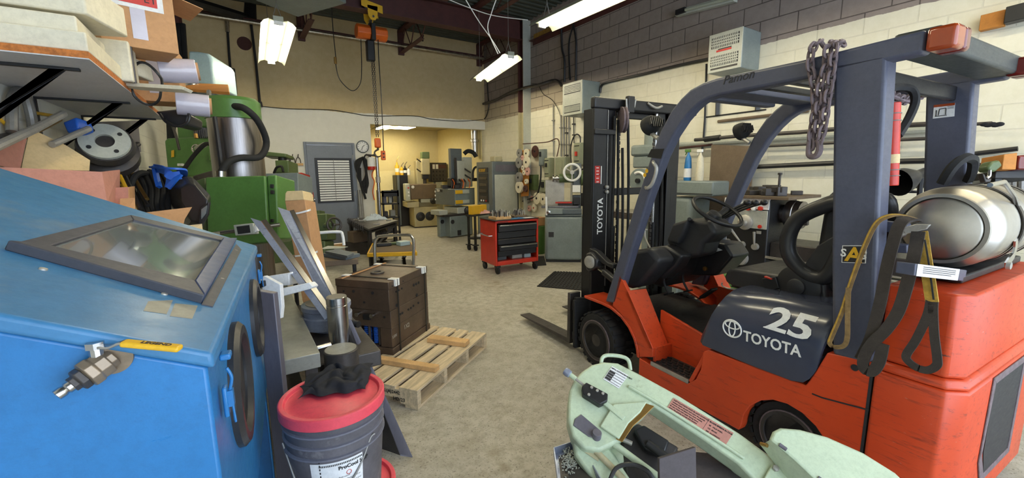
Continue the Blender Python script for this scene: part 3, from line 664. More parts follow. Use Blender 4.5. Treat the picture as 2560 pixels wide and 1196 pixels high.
for i, ((x, y, r, m, th), lb) in enumerate(zip(WH, WL)):
    X = 5.045 if i < 12 else 5.24; c = PX(x, y, X); d2 = (c-EYE).dot(FW); R = r*d2/FPX*1.06
    e = thing('grinding_wheel', lb, 'grinding wheel', c, group='grinding wheels at the right wall')
    G().lathe([(R*.2, -.0), (R, -.0), (R*.98, th), (R*.55, th+.006), (R*.2, th+.002), (R*.2, 0)], c, (-1, 0, 0), 22, cap=False).o('wheel', m, e)
    G().lathe([(0, 0), (R*.21, 0), (R*.21, th+.006), (R*.1, th+.007), (R*.1, th-.01), (0, th-.01)], c, (-1, 0, 0), 14, cap=False).o('hub', 'ink' if i != 19 else 'red', e)
def plate(pts, t, m=None):
    """thin plate through four or more points, thickness along its normal"""
    P = [V(p) for p in pts]; n = (P[1]-P[0]).cross(P[2]-P[0]).normalized()
    return G().prism(P, n*t)
def slab(px, t, depth, s2=1.0):
    """solid standing at distance t, outline in the view plane, running depth away from the eye"""
    P = [PD(x, y, t) for x, y in px]; c = sum(P, V())/len(P); Q = [c+(p-c)*s2+FW*depth for p in P]
    n = len(P); g = G(); g.rings([P, Q]); return g
# ================================================================ blue blast cabinet
A0 = PZ(525, 885, 1.2); B0 = PZ(640, 615, 1.2); vv = (B0-A0).normalized(); CL = (B0-A0).length
rzc = math.degrees(math.atan2(vv.y, vv.x))-90
cab = thing('blast_cabinet', 'blue sheet steel blast cabinet with sloped glass lid and arm holes, nearest on the left', 'blast cabinet', (A0.x, A0.y, 0), rzc)
FB = WM[cab.name]; TA = math.tan(RD(25)); CD = .80
def sl(x, off=0): return 1.2-x*TA+off
g = G(FB); sec = [(-.008, 1.175), (-.008, .60), (-.28, .33), (-.52, .33), (-CD+.008, .60), (-CD+.008, sl(-CD)-.03)]
g.prism([V((x, .008, z)) for x, z in sec], (0, CL-.016, 0)); body = g.o('body', 'blue', cab, .006)
g = G(FB); g.prism([V((x, 0, z)) for x, z in ((.004, sl(0)), (.004, sl(0)-.03), (-CD, sl(-CD)-.03), (-CD, sl(-CD)))], (0, CL, 0)); g.o('lid', 'bluedk', cab, .008, 3)
for x, y in ((-.02, .02), (-.02, CL-.02), (-CD+.02, .02), (-CD+.02, CL-.02)):
    g = G(FB); sx, sy = (-1 if x > -.3 else 1), (1 if y < .5 else -1)
    g.bx(x, x+sx*(.05 if y < .5 else .09), y, y+sy*.005, 0, .75); g.bx(x, x+sx*.005, y, y+sy*.05, 0, .75); g.o('leg', 'blue', cab, .001)
fw3 = FB.to_3x3()
on = fw3 @ V((sin(RD(25)), 0, cos(RD(25)))); op = FB @ V((0, 0, 1.2))
def SLP(x, y, h=0): return PP(x, y, op+on*h, on)
W4 = [SLP(*q) for q in ((8, 626), (322, 545), (588, 607), (503, 762))]
def inset(P, f): c = sum(P, V())/4; return [c+(p-c)*f for p in P]
IN = [SLP(*q) for q in ((100, 634), (330, 558), (552, 608), (478, 722))]
for i, w in enumerate(('top', 'far', 'front', 'near')):
    a, b = W4[i], W4[(i+1) % 4]; c2, d2 = IN[(i+1) % 4], IN[i]
    h = .022 if i in (2, 3) else .012
    G().prism([a, b, c2, d2], on*h).o('window_frame', 'wframeb' if i == 2 else 'wframe', cab, .003)
G().prism(IN, on*.006).o('window_glass', 'glass', cab)
for x, y in ((107, 676), (410, 738), (590, 628), (555, 700)): q = SLP(x, y); G().lathe([(.0, .0), (.007, 0), (.006, .004), (0, .005)], q, on, 10).o('screw', 'zinc', cab)
e1 = [SLP(*q, .0012) for q in ((590, 612), (603, 626), (531, 770), (503, 764))]; G().prism(e1, on*.003).o('hinge_strip', 'wframe', cab)
for q in (((370, 755), (432, 752), (416, 787), (358, 779)), ((437, 760), (494, 766), (480, 799), (424, 792))):
    G().prism([SLP(*p, .001) for p in q], on*.0012).o('tape_patch', 'bench', cab)
# arm holes with rubber rings on the front
fn = fw3 @ V((1, 0, 0)); fo = FB @ V((-.008, 0, 0))
for (x, y, yt) in ((593, 958, 806), (635, 795, 700)):
    c = PP(x, y, fo, fn); tp = PP(x-10, yt, fo, fn); R = max(.11, min(.16, (tp-c).length))
    g = G(); g.lathe([(R*.72, .0), (R, 0), (R, .012), (R*.93, .022), (R*.8, .022), (R*.72, .01), (R*.72, 0)], c, fn, 36, cap=False); g.o('arm_hole_ring', 'plas', cab)
    G().lathe([(0, .002), (R*.74, .002), (R*.74, .0045), (0, .0045)], c, fn, 36, cap=False).o('arm_hole', 'rub', cab)
for yy in (.075, CL-.05):
    g = G(FB); y = yy
    g.box((.003, y, 1.075), (.008, .022, .06)); g.o('latch_plate', 'blue', cab, .003)
    g = G(FB); g.box((.011, y, 1.08), (.010, .015, .032)); g.tube([(.013, y-.004, 1.075), (.015, y-.004, 1.03), (.013, y+.004, 1.03), (.013, y+.004, 1.075)], .0022, 6, 0); g.tube([(.011, y, 1.095), (.016, y, 1.12), (.010, y, 1.14)], .003, 8); g.o('toggle', 'bluep' if 0 else 'blue', cab, .002)
    g = G(FB); g.box((.011, y, 1.165), (.018, .026, .012)); g.o('keeper', 'blue', cab, .003)
# ball valve on the near side
no = FB @ V((0, .008, 0)); nn = fw3 @ V((0, -1, 0))
p0 = PP(283, 893, no, nn); t0_ = (p0-EYE).dot(FW); pe = PD(141, 990, t0_-.055); ax = (pe-p0).normalized()
# find how far the valve sticks out so that its nipple ends where the photo shows it
VL = (pe-p0).length
vl = G(); vl.lathe([(.0, 0), (.026, 0), (.026, .006), (0, .006)], p0, nn, 24); vl.o('valve_flange', 'bronze', cab)
k = VL/.17
G().lathe([(.016, 0), (.016, .02*k), (.021, .022*k), (.021, .055*k), (.023, .06*k), (.023, .085*k), (.016, .09*k), (.0, .09*k)], p0, ax, 8).o('valve_body', 'bronze', cab, .001)
G().lathe([(.014, .088*k), (.018, .09*k), (.018, .108*k), (.015, .112*k), (.012, .113*k), (.012, .128*k), (.0, .128*k)], p0, ax, 6).o('valve_nut', 'dsteel', cab, .001)
G().lathe([(.006, .125*k), (.009, .126*k), (.009, .14*k), (.007, .144*k), (.0085, .152*k), (.008, .17*k), (.0045, .17*k), (.0045, .14*k)], p0, ax, 16, cap=False).o('hose_nipple', 'steel', cab)
hb_ = p0+ax*(.045*k)+V((0, 0, .03))
g = G(); g.cyl(p0+ax*.045*k, hb_, .009, n=10); g.cyl(hb_, hb_+V((0, 0, .01)), .012, n=6); g.o('valve_stem', 'steel', cab)
he = PD(452, 872, (hb_-EYE).dot(FW)+.015); hm = PD(306, 858, (hb_-EYE).dot(FW)); hq = hb_+V((0, 0, .004))
sd = (he-hm).cross(FW).normalized(); sd = (V((0, 0, 1)).cross(he-hm)).normalized()
G().sweep([hq, hq+(hm-hq)*.5+V((0, 0, -.004)), hm+V((0, 0, .001)), hm+(he-hm)*.2], .014, .004, sd, 4).o('lever', 'steel', cab, .001)
g = G(); dd = he-hm
g.sweep([hm, hm+dd*.3, hm+dd*.7, he], .017, .009, sd, 2); lv = g.o('lever_grip', 'yel', cab, .0035, 3); un = sd.cross(dd).normalized(); un = un if un.z > 0 else -un
ym = sd if sd.dot(V((-.3, 1, 0))) > 0 else -sd
text('LEGEND', .011, cab, 'ink', hm+dd*.32+un*.0048-ym*.004, dd, ym, bold=.0003, ext=.0002)
# ================================================================ shelf on the left wall and what lies on it
SZ = 1.95; sA = PZ(232, 150, SZ); sB = PZ(408, 300, SZ)
sh = thing('wall_shelf', 'deep grey chipboard shelf on black brackets along the left wall', 'shelf', (-.66, (sA.y+sB.y)/2, SZ))
SX = (sA.x+sB.x)/2; SY0, SY1 = sA.y, sB.y
G().bx(XL, SX, SY0, SY1, SZ, SZ+.004).o('underside_face', 'melam', sh)
G().bx(XL, SX, SY0, SY1, SZ+.0041, SZ+.03).o('board', 'osb', sh)
for x, y, x2, y2 in ((200, 172, 128, 168), (325, 256, 284, 255), (390, 297, 352, 296)):
    p = PZ(x, y, SZ); q = PZ(x2, y2, SZ); e = None
    g = G(); yb = p.y; g.bx(XL, p.x, yb-.012, yb+.012, SZ-.012, SZ); g.bx(XL, XL+.008, yb-.014, yb+.014, SZ-.36, SZ)
    g.hex([(q.x, yb-.012, SZ-.014), (q.x, yb+.012, SZ-.014), (XL, yb+.012, SZ-.36), (XL, yb-.012, SZ-.36), (q.x+.04, yb-.012, SZ-.012), (q.x+.04, yb+.012, SZ-.012), (XL+.01, yb+.012, SZ-.30), (XL+.01, yb-.012, SZ-.30)])
    g.o('bracket', 'blk', sh, .002)
T0 = SZ+.03
def solid(name, label, cat, g, m, bev=.004, group=None):
    return tag(g.o(name, m, None, bev), label, cat, group)
GS = 'plastic slabs stacked on the wall shelf'
z1 = PY(215, 80, SY0+.02).z
solid('plastic_slab', 'thick white plastic slab lying directly on the near end of the wall shelf', 'slab', G().bx(XL+.01, PY(217, 100, SY0+.02).x, SY0+.02, SY0+.62, T0+.002, z1), 'uhmw', .006, GS)
r_ = PY(218, 90, SY0+.02).x
solid('plastic_slab', 'short white foam edged slab overhanging the shelf in front of the big slab', 'slab', slab(((222, 116), (300, 126), (308, 172), (228, 160)), 2.25, .2), 'uhmw', .01, GS)
z2 = PY(195, 40, SY0+.06).z
g = G(); g.bx(XL+.01, PY(192, 60, SY0+.06).x, SY0+.06, SY0+.50, z1+.003, z2); solid('timber_slab', 'pale wooden beam lying on the thick white slab on the shelf', 'slab', g, 'uhmw', .006, GS)
g = G(); g.box((XL+.12, SY0+.25, z2+.012), (.16, .1, .02)); solid('black_block', 'flat black block between the stacked slabs on the shelf', 'block', g, 'blk')
a = [PY(0, -12, SY0+.15), PY(245, -16, SY0+.15), PY(245, 18, SY0+.15), PY(0, 26, SY0+.15)]; zt = z2+.026
X1 = PY(243, 18, SY0+.15).x
g = G(); g.hex([(XL+.01, SY0+.12, zt), (X1-.03, SY0+.12, zt), (X1+.05, SY0+.42, zt), (XL+.01, SY0+.6, zt), (XL+.01, SY0+.12, zt+.13), (X1-.03, SY0+.12, zt+.13), (X1+.05, SY0+.42, zt+.13), (XL+.01, SY0+.6, zt+.13)])
solid('plastic_slab', 'stained white slab with a cut corner on top of the shelf stack', 'slab', g, 'uhmw', .008, GS)
g = G(); g.bx(X1-.12, X1+.02, SY0+.62, SY0+.80, T0+.002, T0+.20); solid('foam_block', 'pale foam block behind the slabs on the wall shelf', 'block', g, 'uhmw', .008)
# cardboard cartons
def carton(name, label, o, sx, sy, sz, rz, m='card', flaps=(), tape=True, open_top=False):
    e = thing(name, label, 'box', o, rz); F = WM[e.name]; x, y = sx/2, sy/2; t = .004
    if open_top:
        g = G(F)
        g.bx(-x, x, -y, -y+t, 0, sz); g.bx(-x, x, y-t, y, 0, sz); g.bx(-x, -x+t, -y+t, y-t, 0, sz); g.bx(x-t, x, -y+t, y-t, 0, sz); g.bx(-x+t, x-t, -y+t, y-t, 0, t)
        g.o('carton', m, e)
    else: G(F).bx(-x, x, -y, y, 0, sz).o('carton', m, e, .003)
    for sd, ang in flaps:
        a = RD(ang); 
        if sd in 'xX':
            s = 1 if sd == 'X' else -1; l = sy/2; d = V((s*cos(a)*l, 0, sin(a)*l)); P = [V((s*x, -y, sz)), V((s*x, y, sz))]
        else:
            s = 1 if sd == 'Y' else -1; l = sx/2*.9; d = V((0, s*cos(a)*l, sin(a)*l)); P = [V((-x, s*y, sz)), V((x, s*y, sz))]
        g = G(F); g.prism([P[0], P[1], P[1]+d, P[0]+d], (.0, .0, .004) if abs(sin(a)) < .7 else ((.004*s, 0, 0) if sd in 'xX' else (0, .004*s, 0))); g.o('flap', 'cardl' if m == 'cardl' else m, e)
    if tape: G(F).bx(-.03, .03, -y-.001, -y-.0004, sz*.15, sz).o('tape', 'wrap', e)
    return e
pb = PY(325, 108, SY0+.55)
e = carton('cardboard_box', 'taped cardboard carton with a red label on top of the shelf, flap hanging open', (PY(338, 100, SY0+.70).x-.01, SY0+.80, PY(300, 108, SY0+.55).z+.012), .31, .28, .30, 16, 'card', (('X', -14),))
F = WM[e.name]; zc = .30
G(F).box((-.01, -.1412, .245), (.24, .001, .10)).o('label_sheet', 'paper', e); G(F).box((-.01, -.1424, .25), (.19, .001, .07)).o('red_label', 'inkr', e)
text('ET', .05, e, 'ink', F @ V((.03, -.1432, .232)), F.to_3x3() @ V((1, 0, 0)), V((0, 0, 1)))
# support for that carton
zc = PY(300, 108, SY0+.55).z+.012
g = G(); g.bx(XL+.02, PY(335, 100, SY0+.7).x-.12, SY0+.83, SY0+1.0, T0+.002, zc-.002); solid('steel_block', 'dark rusty steel stock standing on the shelf under the labelled carton', 'steel stock', g, 'dsteel', .004)
g = G()
for i in range(6): 
    x = PY(310+i*4, 150, SY0+.66).x; g.cyl((x, SY0+.66, T0+.002), (x, SY0+.66, T0+.24), .008, n=8)
solid('threaded_rods', 'bunch of dark threaded rods standing on the shelf in front of the carton', 'rods', g, 'dsteel', 0)
e = carton('cardboard_box', 'tan cardboard carton at the far end of the shelf behind the white strip', (PY(392, 200, SY0+1.35).x, SY0+1.42, T0+.002), .26, .24, .34, -4, 'card')
g = G(); c = PD(365, 210, 2.35); g.tube([c+V((.07*cos(a)*(1+.06*sin(5*a)), .02*sin(a*3), .11*sin(a))) for a in [i*pi/9 for i in range(0, 52)]], .007, 6, 2); solid('cable_coil', 'coil of thick black cable leaning on the tan carton on the shelf', 'cable', g, 'blk', 0)
def roll(label, ax0, ax1, t0, t1, r):
    a, b = PD(*ax0, t0), PD(*ax1, t1); e = thing('film_roll', label, 'film roll', (a+b)/2-V((0, 0, r)), group='film rolls on the shelf')
    G().cyl(a, b, r, n=28).o('film', 'wrap', e, .004); d = (b-a).normalized()
    G().lathe([(r*.62, 0), (r*.74, 0), (r*.74, .012), (r*.62, .012), (r*.6, -.05)], b, d, 24, cap=False).o('core', 'card', e); G().lathe([(0, .001), (r*.62, .001)], b, d, 20, cap=False).o('core_hole', 'ink', e)
roll('clear film roll sticking out beside the tan carton, upper of the two', (398, 176), (492, 179), 2.50, 2.60, .070)
roll('clear film roll lying at the shelf end over the drill, lower of the two', (440, 258), (524, 266), 2.66, 2.76, .070)
g = slab(((290, 204), (450, 214), (462, 218), (456, 224), (330, 216), (290, 210)), 2.2, .06); solid('white_strip', 'long flat white strip lying across the shelf edge', 'strip', g, 'uhmw', .002)
g = slab(((385, 278), (440, 272), (470, 285), (468, 312), (440, 318), (400, 292)), 2.7, .16, .8); solid('power_tool', 'black tool with a dangling cord lying at the far shelf end', 'tool', g, 'plas', .012)
cable('black cord dangling in a loop under the far shelf end', [PD(x, y, 2.68) for x, y in ((400, 285), (415, 305), (440, 316), (465, 310), (474, 295), (470, 280))], .008)
# hidden bench top carrying the clutter behind the cabinet
bn = thing('side_bench', 'low bench along the left wall carrying hoses and cartons behind the blue cabinet', 'bench', (-.5, 3.1, 0))
BZ = 1.12
G().bx(XL+.02, -.12, A0.y+CL+.1, 3.5, BZ-.04, BZ).o('top', 'bench', bn, .004)
for x in (XL+.06, -.16):
    for y in (A0.y+CL+.15, 3.45): G().bx(x-.025, x+.025, y-.025, y+.025, 0, BZ-.04).o('leg', 'dsteel', bn, .003)
# open cartons behind the lid
def flapset(name, label, px, t, m, th=.005):
    return tag(plate([PD(x, y, q) for (x, y), q in zip(px, t)], th).o(name, m, None), label, 'cardboard')
e = thing('cardboard_box', 'large opened cardboard carton with raised flaps behind the blue lid, far left', 'box', PD(120, 520, 2.15))
def fl(px, t, m, th=.005, nm='flap'): plate([PD(x, y, q) for (x, y), q in zip(px, t)], th).o(nm, m, e)
fl(((-60, 400), (0, 412), (50, 425), (72, 322), (-10, 360), (-60, 372)), (1.95, 1.98, 2.0, 2.15, 2.1, 2.05), 'cardp')
fl(((52, 424), (222, 428), (224, 402), (165, 365), (74, 322)), (2.05, 2.3, 2.32, 2.32, 2.18), 'cardl')
fl(((-60, 415), (255, 430), (268, 505), (-60, 470)), (1.9, 2.12, 2.1, 1.88), 'cardp')
fl(((255, 430), (300, 425), (300, 520), (268, 505)), (2.12, 2.45, 2.45, 2.1), 'cardp', nm='side_panel')
e = thing('cardboard_box', 'small pinkish cardboard carton behind the blue lid, right of the large open carton', 'box', PD(300, 540, 2.4))
fl(((262, 470), (323, 468), (326, 560), (270, 560)), (2.3, 2.36, 2.3, 2.25), 'cardp', nm='front_panel'); fl(((323, 468), (337, 466), (340, 560), (326, 560)), (2.36, 2.55, 2.5, 2.3), 'card', nm='side_panel'); fl(((300, 497), (337, 495), (340, 560), (298, 560)), (2.28, 2.32, 2.27, 2.22), 'card')
e = thing('cardboard_box', 'tan cardboard flap rising behind the blue lid below the welding helmet', 'box', PD(420, 560, 2.3))
fl(((335, 535), (480, 518), (462, 548), (455, 575), (380, 575)), (2.3, 2.45, 2.42, 2.4, 2.3), 'card'); fl(((450, 566), (505, 560), (510, 600), (440, 600)), (2.3, 2.4, 2.4, 2.3), 'cardl', nm='front_panel')
# welding helmet and its blue headband
e = thing('welding_helmet', 'black welding helmet with blue headband lying behind the blue cabinet', 'helmet', PD(470, 560, 2.7))
R_ = []
for px, t in ((((418, 470), (448, 445), (472, 440), (492, 452), (490, 520), (470, 560), (440, 556), (418, 520)), 2.86), (((430, 462), (460, 440), (486, 447), (527, 490), (524, 535), (505, 572), (470, 566), (436, 520)), 2.66), (((452, 468), (472, 458), (490, 464), (520, 500), (517, 535), (500, 560), (478, 552), (456, 515)), 2.56)): R_.append([PD(x, y, t) for x, y in px])
G().rings(R_).o('shell', 'plas', e, .012, 3)
g = slab(((500, 520), (522, 505), (518, 536), (503, 558), (496, 560)), 2.545, .02); g.o('visor', 'dash', e, .003); slab(((503, 524), (517, 514), (514, 534), (503, 548)), 2.54, .02).o('lens', 'glass', e)
g = G(); g.sweep([PD(x, y, t) for x, y, t in ((384, 418, 2.75), (420, 421, 2.6), (452, 424, 2.62), (457, 436, 2.72), (450, 444, 2.8))], .012, .05, V((0, 0, 1)), 6)
g.sweep([PD(x, y, t) for x, y, t in ((386, 418, 2.72), (392, 445, 2.68), (398, 468, 2.66))], .02, .03, RT, 5); g.sweep([PD(x, y, t) for x, y, t in ((418, 428, 2.62), (424, 448, 2.62), (420, 470, 2.62)) ], .035, .012, RT, 5); g.sweep([PD(x, y, t) for x, y, t in ((452, 436, 2.62), (436, 452, 2.6), (420, 470, 2.6))], .03, .012, RT, 5); g.sweep([PD(x, y, t) for x, y, t in ((386, 420, 2.74), (410, 426, 2.6), (428, 440, 2.6), (452, 438, 2.62))], .05, .008, V((0, 0, 1)), 5)
g.o('headband', 'bluep', e, .004)
# clutter under the shelf
g = G(); g.tube([PX(x, y, -.86) for x, y in ((30, 330), (30, 260), (38, 232), (52, 228), (64, 240), (78, 290), (84, 335))], .022, 10); solid('bent_conduit', 'grey conduit bent in a tall loop against the wall under the shelf', 'conduit', g, 'galv', 0)
def rod(label, pts, r, m, name='steel_rod', cat='rod', n=10, k=0):
    g = G(); g.tube([PD(*p) for p in pts], r, n, k); return solid(name, label, cat, g, m, 0)
rod('long shiny tube leaning from the left under the first shelf bracket', ((-20, 372, 1.75), (88, 322, 2.05), (158, 285, 2.3)), .019, 'zinc')
rod('lower shiny tube leaning toward the round flange under the shelf', ((130, 362, 2.2), (222, 322, 2.45)), .017, 'zinc')
rod('thin yellow rod leaning under the shelf at the left edge', ((-10, 290, 2.3), (36, 330, 2.4)), .008, 'yel')
rod('yellow handled bar lying behind the shiny tubes under the shelf', ((85, 282, 2.7), (150, 292, 2.75)), .009, 'yel')
rod('dark yellow tube crossing under the middle shelf bracket', ((60, 345, 2.5), (150, 300, 2.8)), .012, 'brass')
rod('black bar crossing below the round flange', ((270, 385, 2.6), (322, 362, 2.75)), .018, 'blk'); rod('dark bar with a black end above the hose rack', ((300, 390, 2.7), (346, 360, 2.85)), .016, 'dsteel')
rod('greasy dark bar lying low at the left edge under the shelf', ((-20, 350, 2.25), (60, 335, 2.4)), .02, 'dsteel')
g = slab(((155, 305), (190, 292), (196, 322), (168, 334)), 2.42, .1, .9); solid('blue_canister', 'blue plastic canister wedged between tubes under the shelf', 'canister', g, 'bluep', .01)
e = thing('spindle_flange', 'heavy round machine flange with a steel face lying under the shelf', 'flange', PD(235, 400, 2.6))
c = PD(262, 352, 2.55); ax = (RT*.55-FW*.75+UP*.35).normalized()
G().lathe([(.045, 0), (.118, 0), (.12, -.02), (.045, -.02), (.045, 0)], c, ax, 32, cap=False).o('face', 'lgrey', e); G().lathe([(.13, -.018), (.14, -.06), (.115, -.07), (.115, -.12), (.15, -.13), (.15, -.20), (.0, -.20)], c, ax, 32).o('body', 'dsteel', e); G().lathe([(0, -.03), (.046, -.03), (.046, .0)], c, ax, 24, cap=False).o('bore', 'ink', e)
u, w_, _ = basis(ax)
for a in (.6, 2.2, 3.7, 5.3): G().cyl(c+(u*cos(a)+w_*sin(a))*.085, c+(u*cos(a)+w_*sin(a))*.085+ax*.002, .012, n=12).o('bolt_hole', 'ink', e)
g = plate([PD(240, 305, 2.8), PD(345, 302, 3.5), PD(353, 380, 3.5), PD(245, 395, 2.8)], .01); solid('grey_sheet', 'dark grey sheet panel leaning on the wall under the shelf', 'sheet', g, 'slate', 0)
g = plate([PD(310, 375, 3.3), PD(345, 378, 3.4), PD(350, 470, 3.35), PD(318, 470, 3.25)], .01); solid('grey_sheet', 'purplish grey sheet standing below the dark panel behind the hoses', 'sheet', g, 'slate', 0)
rr = random.Random(5)
for i in range(9):
    x = 232+rr.random()*90; m = ('yel', 'blk', 'brass')[i % 3]; y0 = 385+rr.random()*30
    rod(('slanting yellow hose', 'slanting black hose', 'slanting brown hose')[i % 3]+(' nearest the flange', ' in the middle of the hose tangle', ' at the right of the hose tangle')[i//3]+' behind the cartons', ((x-4, y0, 2.75+i*.04), (x+25, y0+60, 2.6+i*.04), (x+45+i*2, y0+110, 2.45+i*.04)), .011, m, 'hose', 'hose', 8, 5)['group'] = 'hose tangle behind the cartons'
e = thing('tool_rack', 'rack of shiny black drill chucks below the round flange', 'tool rack', PD(300, 470, 2.85)); g = G()
for i in range(7): g.sph(PD(298+i % 2*7, 388+i*11, 2.8-i*.01), (.026, .026, .018), 12, 8)
g.o('chucks', 'plas', e); slab(((288, 380), (312, 378), (330, 470), (300, 475)), 2.88, .03).o('panel', 'dsteel', e, .004)
for i in range(6):
    x = 335+i*13; rod(('first', 'second', 'third', 'fourth', 'fifth', 'sixth')[i]+' of the black hoses draped left of the welding helmet, from the left', ((x, 440-i*4, 2.9), (x+14+i*2, 470, 2.8), (x+20, 520, 2.7), (x+42, 560, 2.6)), .017, 'rub', 'hose', 'hose', 8, 5)['group'] = 'black hoses left of the helmet'
g = G(); g.tor(PD(362, 470, 2.85), RT, .10, .02, 24, 8); solid('hose_coil', 'coil of black hose standing left of the blue headband', 'hose', g, 'rub', 0)
FH = V((FW.x, FW.y, 0)).normalized()
def zat(x, y, P): return PP(x, y, P, FH).z
class BF:
    """box frame from its near base corner: right edge along the angle ang (or toward c), left edge square to it; p(u,v,z), u and v in 0..1"""
    def __init__(s, a, b, c, yt, zb=0, ang=None):
        s.B = PZ(*b, zb); C = PZ(*c, zb)
        u = (C-s.B).normalized() if ang is None else V((cos(RD(ang)), sin(RD(ang)), 0)); w = V((-u.y, u.x, 0)); d0 = s.B-EYE
        def ln(dr, X): k = (X-1280)/FPX; return -(d0.dot(RT)-k*d0.dot(FW))/(dr.dot(RT)-k*dr.dot(FW))
        s.e1 = u*abs(ln(u, c[0])); s.e2 = w*abs(ln(w, a[0])); s.h = zat(b[0], yt, s.B)-zb; s.zb = zb
    def p(s, u, v, z): return s.B+s.e1*u+s.e2*v+V((0, 0, z))
    def b(s, u0, u1, v0, v1, z0, z1, g=None):
        g = g or G(); return g.hex([s.p(u0, v0, z0), s.p(u1, v0, z0), s.p(u1, v1, z0), s.p(u0, v1, z0), s.p(u0, v0, z1), s.p(u1, v0, z1), s.p(u1, v1, z1), s.p(u0, v1, z1)])
    def c(s): return s.p(.5, .5, 0)
    def _s(s, x, d0, dr): k = (x-1280)/FPX; return -(d0.dot(RT)-k*d0.dot(FW))/(dr.dot(RT)-k*dr.dot(FW))
    def px(s, xl, xn, xr, z0, z1, v0=0, g=None):
        u0 = s._s(xn, s.p(0, v0, (z0+z1)/2)-EYE, s.e1); u1 = s._s(xr, s.p(0, v0, (z0+z1)/2)-EYE, s.e1)
        v1 = v0+abs(s._s(xl, s.p(u0, v0, (z0+z1)/2)-EYE, s.e2)) if xl < 9000 else v0+(xl-9000)
        s.q = (u0, u1, v0, v1, z0, z1); return s.b(u0, u1, v0, v1, z0, z1, g)
    def zp(s, x, y, v0=0):
        u0 = s._s(x, s.p(0, v0, s.h)-EYE, s.e1); return zat(x, y, s.p(u0, v0, 0))
    def face(s, fu0, fu1, fz0, fz1, d=.006, g=None):
        u0, u1, v0, v1, z0, z1 = s.q; n = -s.e2.normalized()*d; P = [s.p(u0+(u1-u0)*a, v0, z0+(z1-z0)*b) for a, b in ((fu0, fz0), (fu1, fz0), (fu1, fz1), (fu0, fz1))]
        return (g or G()).hex([P[0]+n, P[1]+n, P[1], P[0], P[3]+n, P[2]+n, P[2], P[3]])
    def fp(s, fu, fz, d=0): u0, u1, v0, v1, z0, z1 = s.q; return s.p(u0+(u1-u0)*fu, v0, z0+(z1-z0)*fz)-s.e2.normalized()*d
    def side(s, fv0, fv1, fz0, fz1, d=.006, g=None):
        u0, u1, v0, v1, z0, z1 = s.q; n = -s.e1.normalized()*d; P = [s.p(u0, v0+(v1-v0)*a, z0+(z1-z0)*b) for a, b in ((fv0, fz0), (fv1, fz0), (fv1, fz1), (fv0, fz1))]
        return (g or G()).hex([P[0]+n, P[1]+n, P[1], P[0], P[3]+n, P[2]+n, P[2], P[3]])
    def n1(s): return s.e2.cross(s.e1) if 0 else V((-s.e2.x, -s.e2.y, 0)).normalized()
    def n2(s): return V((-s.e1.x, -s.e1.y, 0)).normalized()
# ================================================================ radial drill
dr = thing('radial_drill', 'big green radial drill with a thick bright steel column behind the blue cabinet', 'drill', (.05, 4.6, 0))
cx, cy, cr_ = .045, 4.6, .205
zc0, zc1 = PY(590, 295, 4.42).z, PY(590, 240, 4.42).z
G().cyl((cx, cy, .1), (cx, cy, zc0), cr_, n=40).o('column', 'steelb', dr)
G().lathe([(cr_+.004, 0), (cr_+.012, .004), (cr_+.012, zc1-zc0-.03), (cr_-.02, zc1-zc0), (0, zc1-zc0+.01)], (cx, cy, zc0), (0, 0, 1), 40).o('column_cap', 'green', dr)
G().tube([PY(x, y, q) for x, y, q in ((586, 266, 4.40), (612, 272, 4.30), (645, 303, 4.34), (666, 355, 4.42), (650, 392, 4.36), (600, 395, 4.28), (568, 408, 4.24), (552, 435, 4.22))], .028, 12).o('hose', 'rub', dr)
G().cyl(PY(552, 428, 4.22), PY(552, 442, 4.22), .04, n=14).o('hose_fitting', 'steel', dr)
G().cyl(PY(536, 292, 4.38), PY(556, 440, 4.36), .018, n=8).o('lubrication_pipe', 'blk', dr)
G().tube([PD(522, 228, 3.75), PD(525, 245, 3.72), PD(540, 262, 3.72)], .018, 8).o('cap_pipe', 'galv', dr)
slab(((512, 443), (662, 439), (672, 606), (520, 620)), 3.4, .36, .98).o('electrics_box', 'green', dr, .012)
slab(((666, 439), (690, 437), (697, 598), (676, 606)), 3.42, .3, .98).o('side_cover', 'green', dr, .012)
slab(((488, 452), (512, 444), (520, 610), (500, 610)), 3.46, .3, .98).o('end_cover', 'greend', dr, .008)
g = G()
for x, y in ((679, 466), (680, 481)): slab(((x-4, y-5), (x+3, y-5), (x+3, y+4), (x-4, y+4)), 3.40, .02).o('lamp_hole', 'ink', dr)
slab(((676, 548), (682, 548), (682, 556), (676, 556)), 3.40, .02).o('knob', 'blk', dr, .002)
slab(((410, 352), (418, 345), (530, 340), (532, 440), (420, 442)), 5.0, .5, .98).o('drill_head', 'green', dr, .02)
slab(((484, 286), (526, 290), (527, 318), (486, 318)), 5.0, .35).o('gear_cover', 'green', dr, .02)
slab(((440, 300), (486, 296), (488, 350), (444, 352)), 5.1, .3).o('feed_gearbox', 'green', dr, .02)
g = G()
for i in range(7): a = PD(493+i*5, 320, 4.98); g.box(a+V((0, 0, -.06)), (.012, .03, .12))
g.o('motor_fins', 'dsteel', dr); G().cyl(PD(508, 352, 5.1), PD(508, 316, 5.1), .095, n=18).o('motor', 'sgrey', dr)
slab(((414, 300), (432, 300), (430, 350), (416, 350)), 5.15, .06).o('pulley_guard', 'rub', dr, .01)
slab(((520, 380), (534, 380), (536, 402), (522, 402)), 4.95, .03).o('cover_plate', 'green', dr, .004)
for a, n_ in ((((428, 306, 4.9), (440, 340, 4.9), (448, 375, 4.9)), 'feed_lever'), (((482, 300, 4.9), (490, 340, 4.9)), 'oil_pipe')): G().tube([PD(*p) for p in a], .014, 8).o(n_, 'dsteel', dr)
G().cyl(PD(489, 335, 4.88), PD(491, 346, 4.88), .02, n=10).o('pipe_end', 'brass', dr)
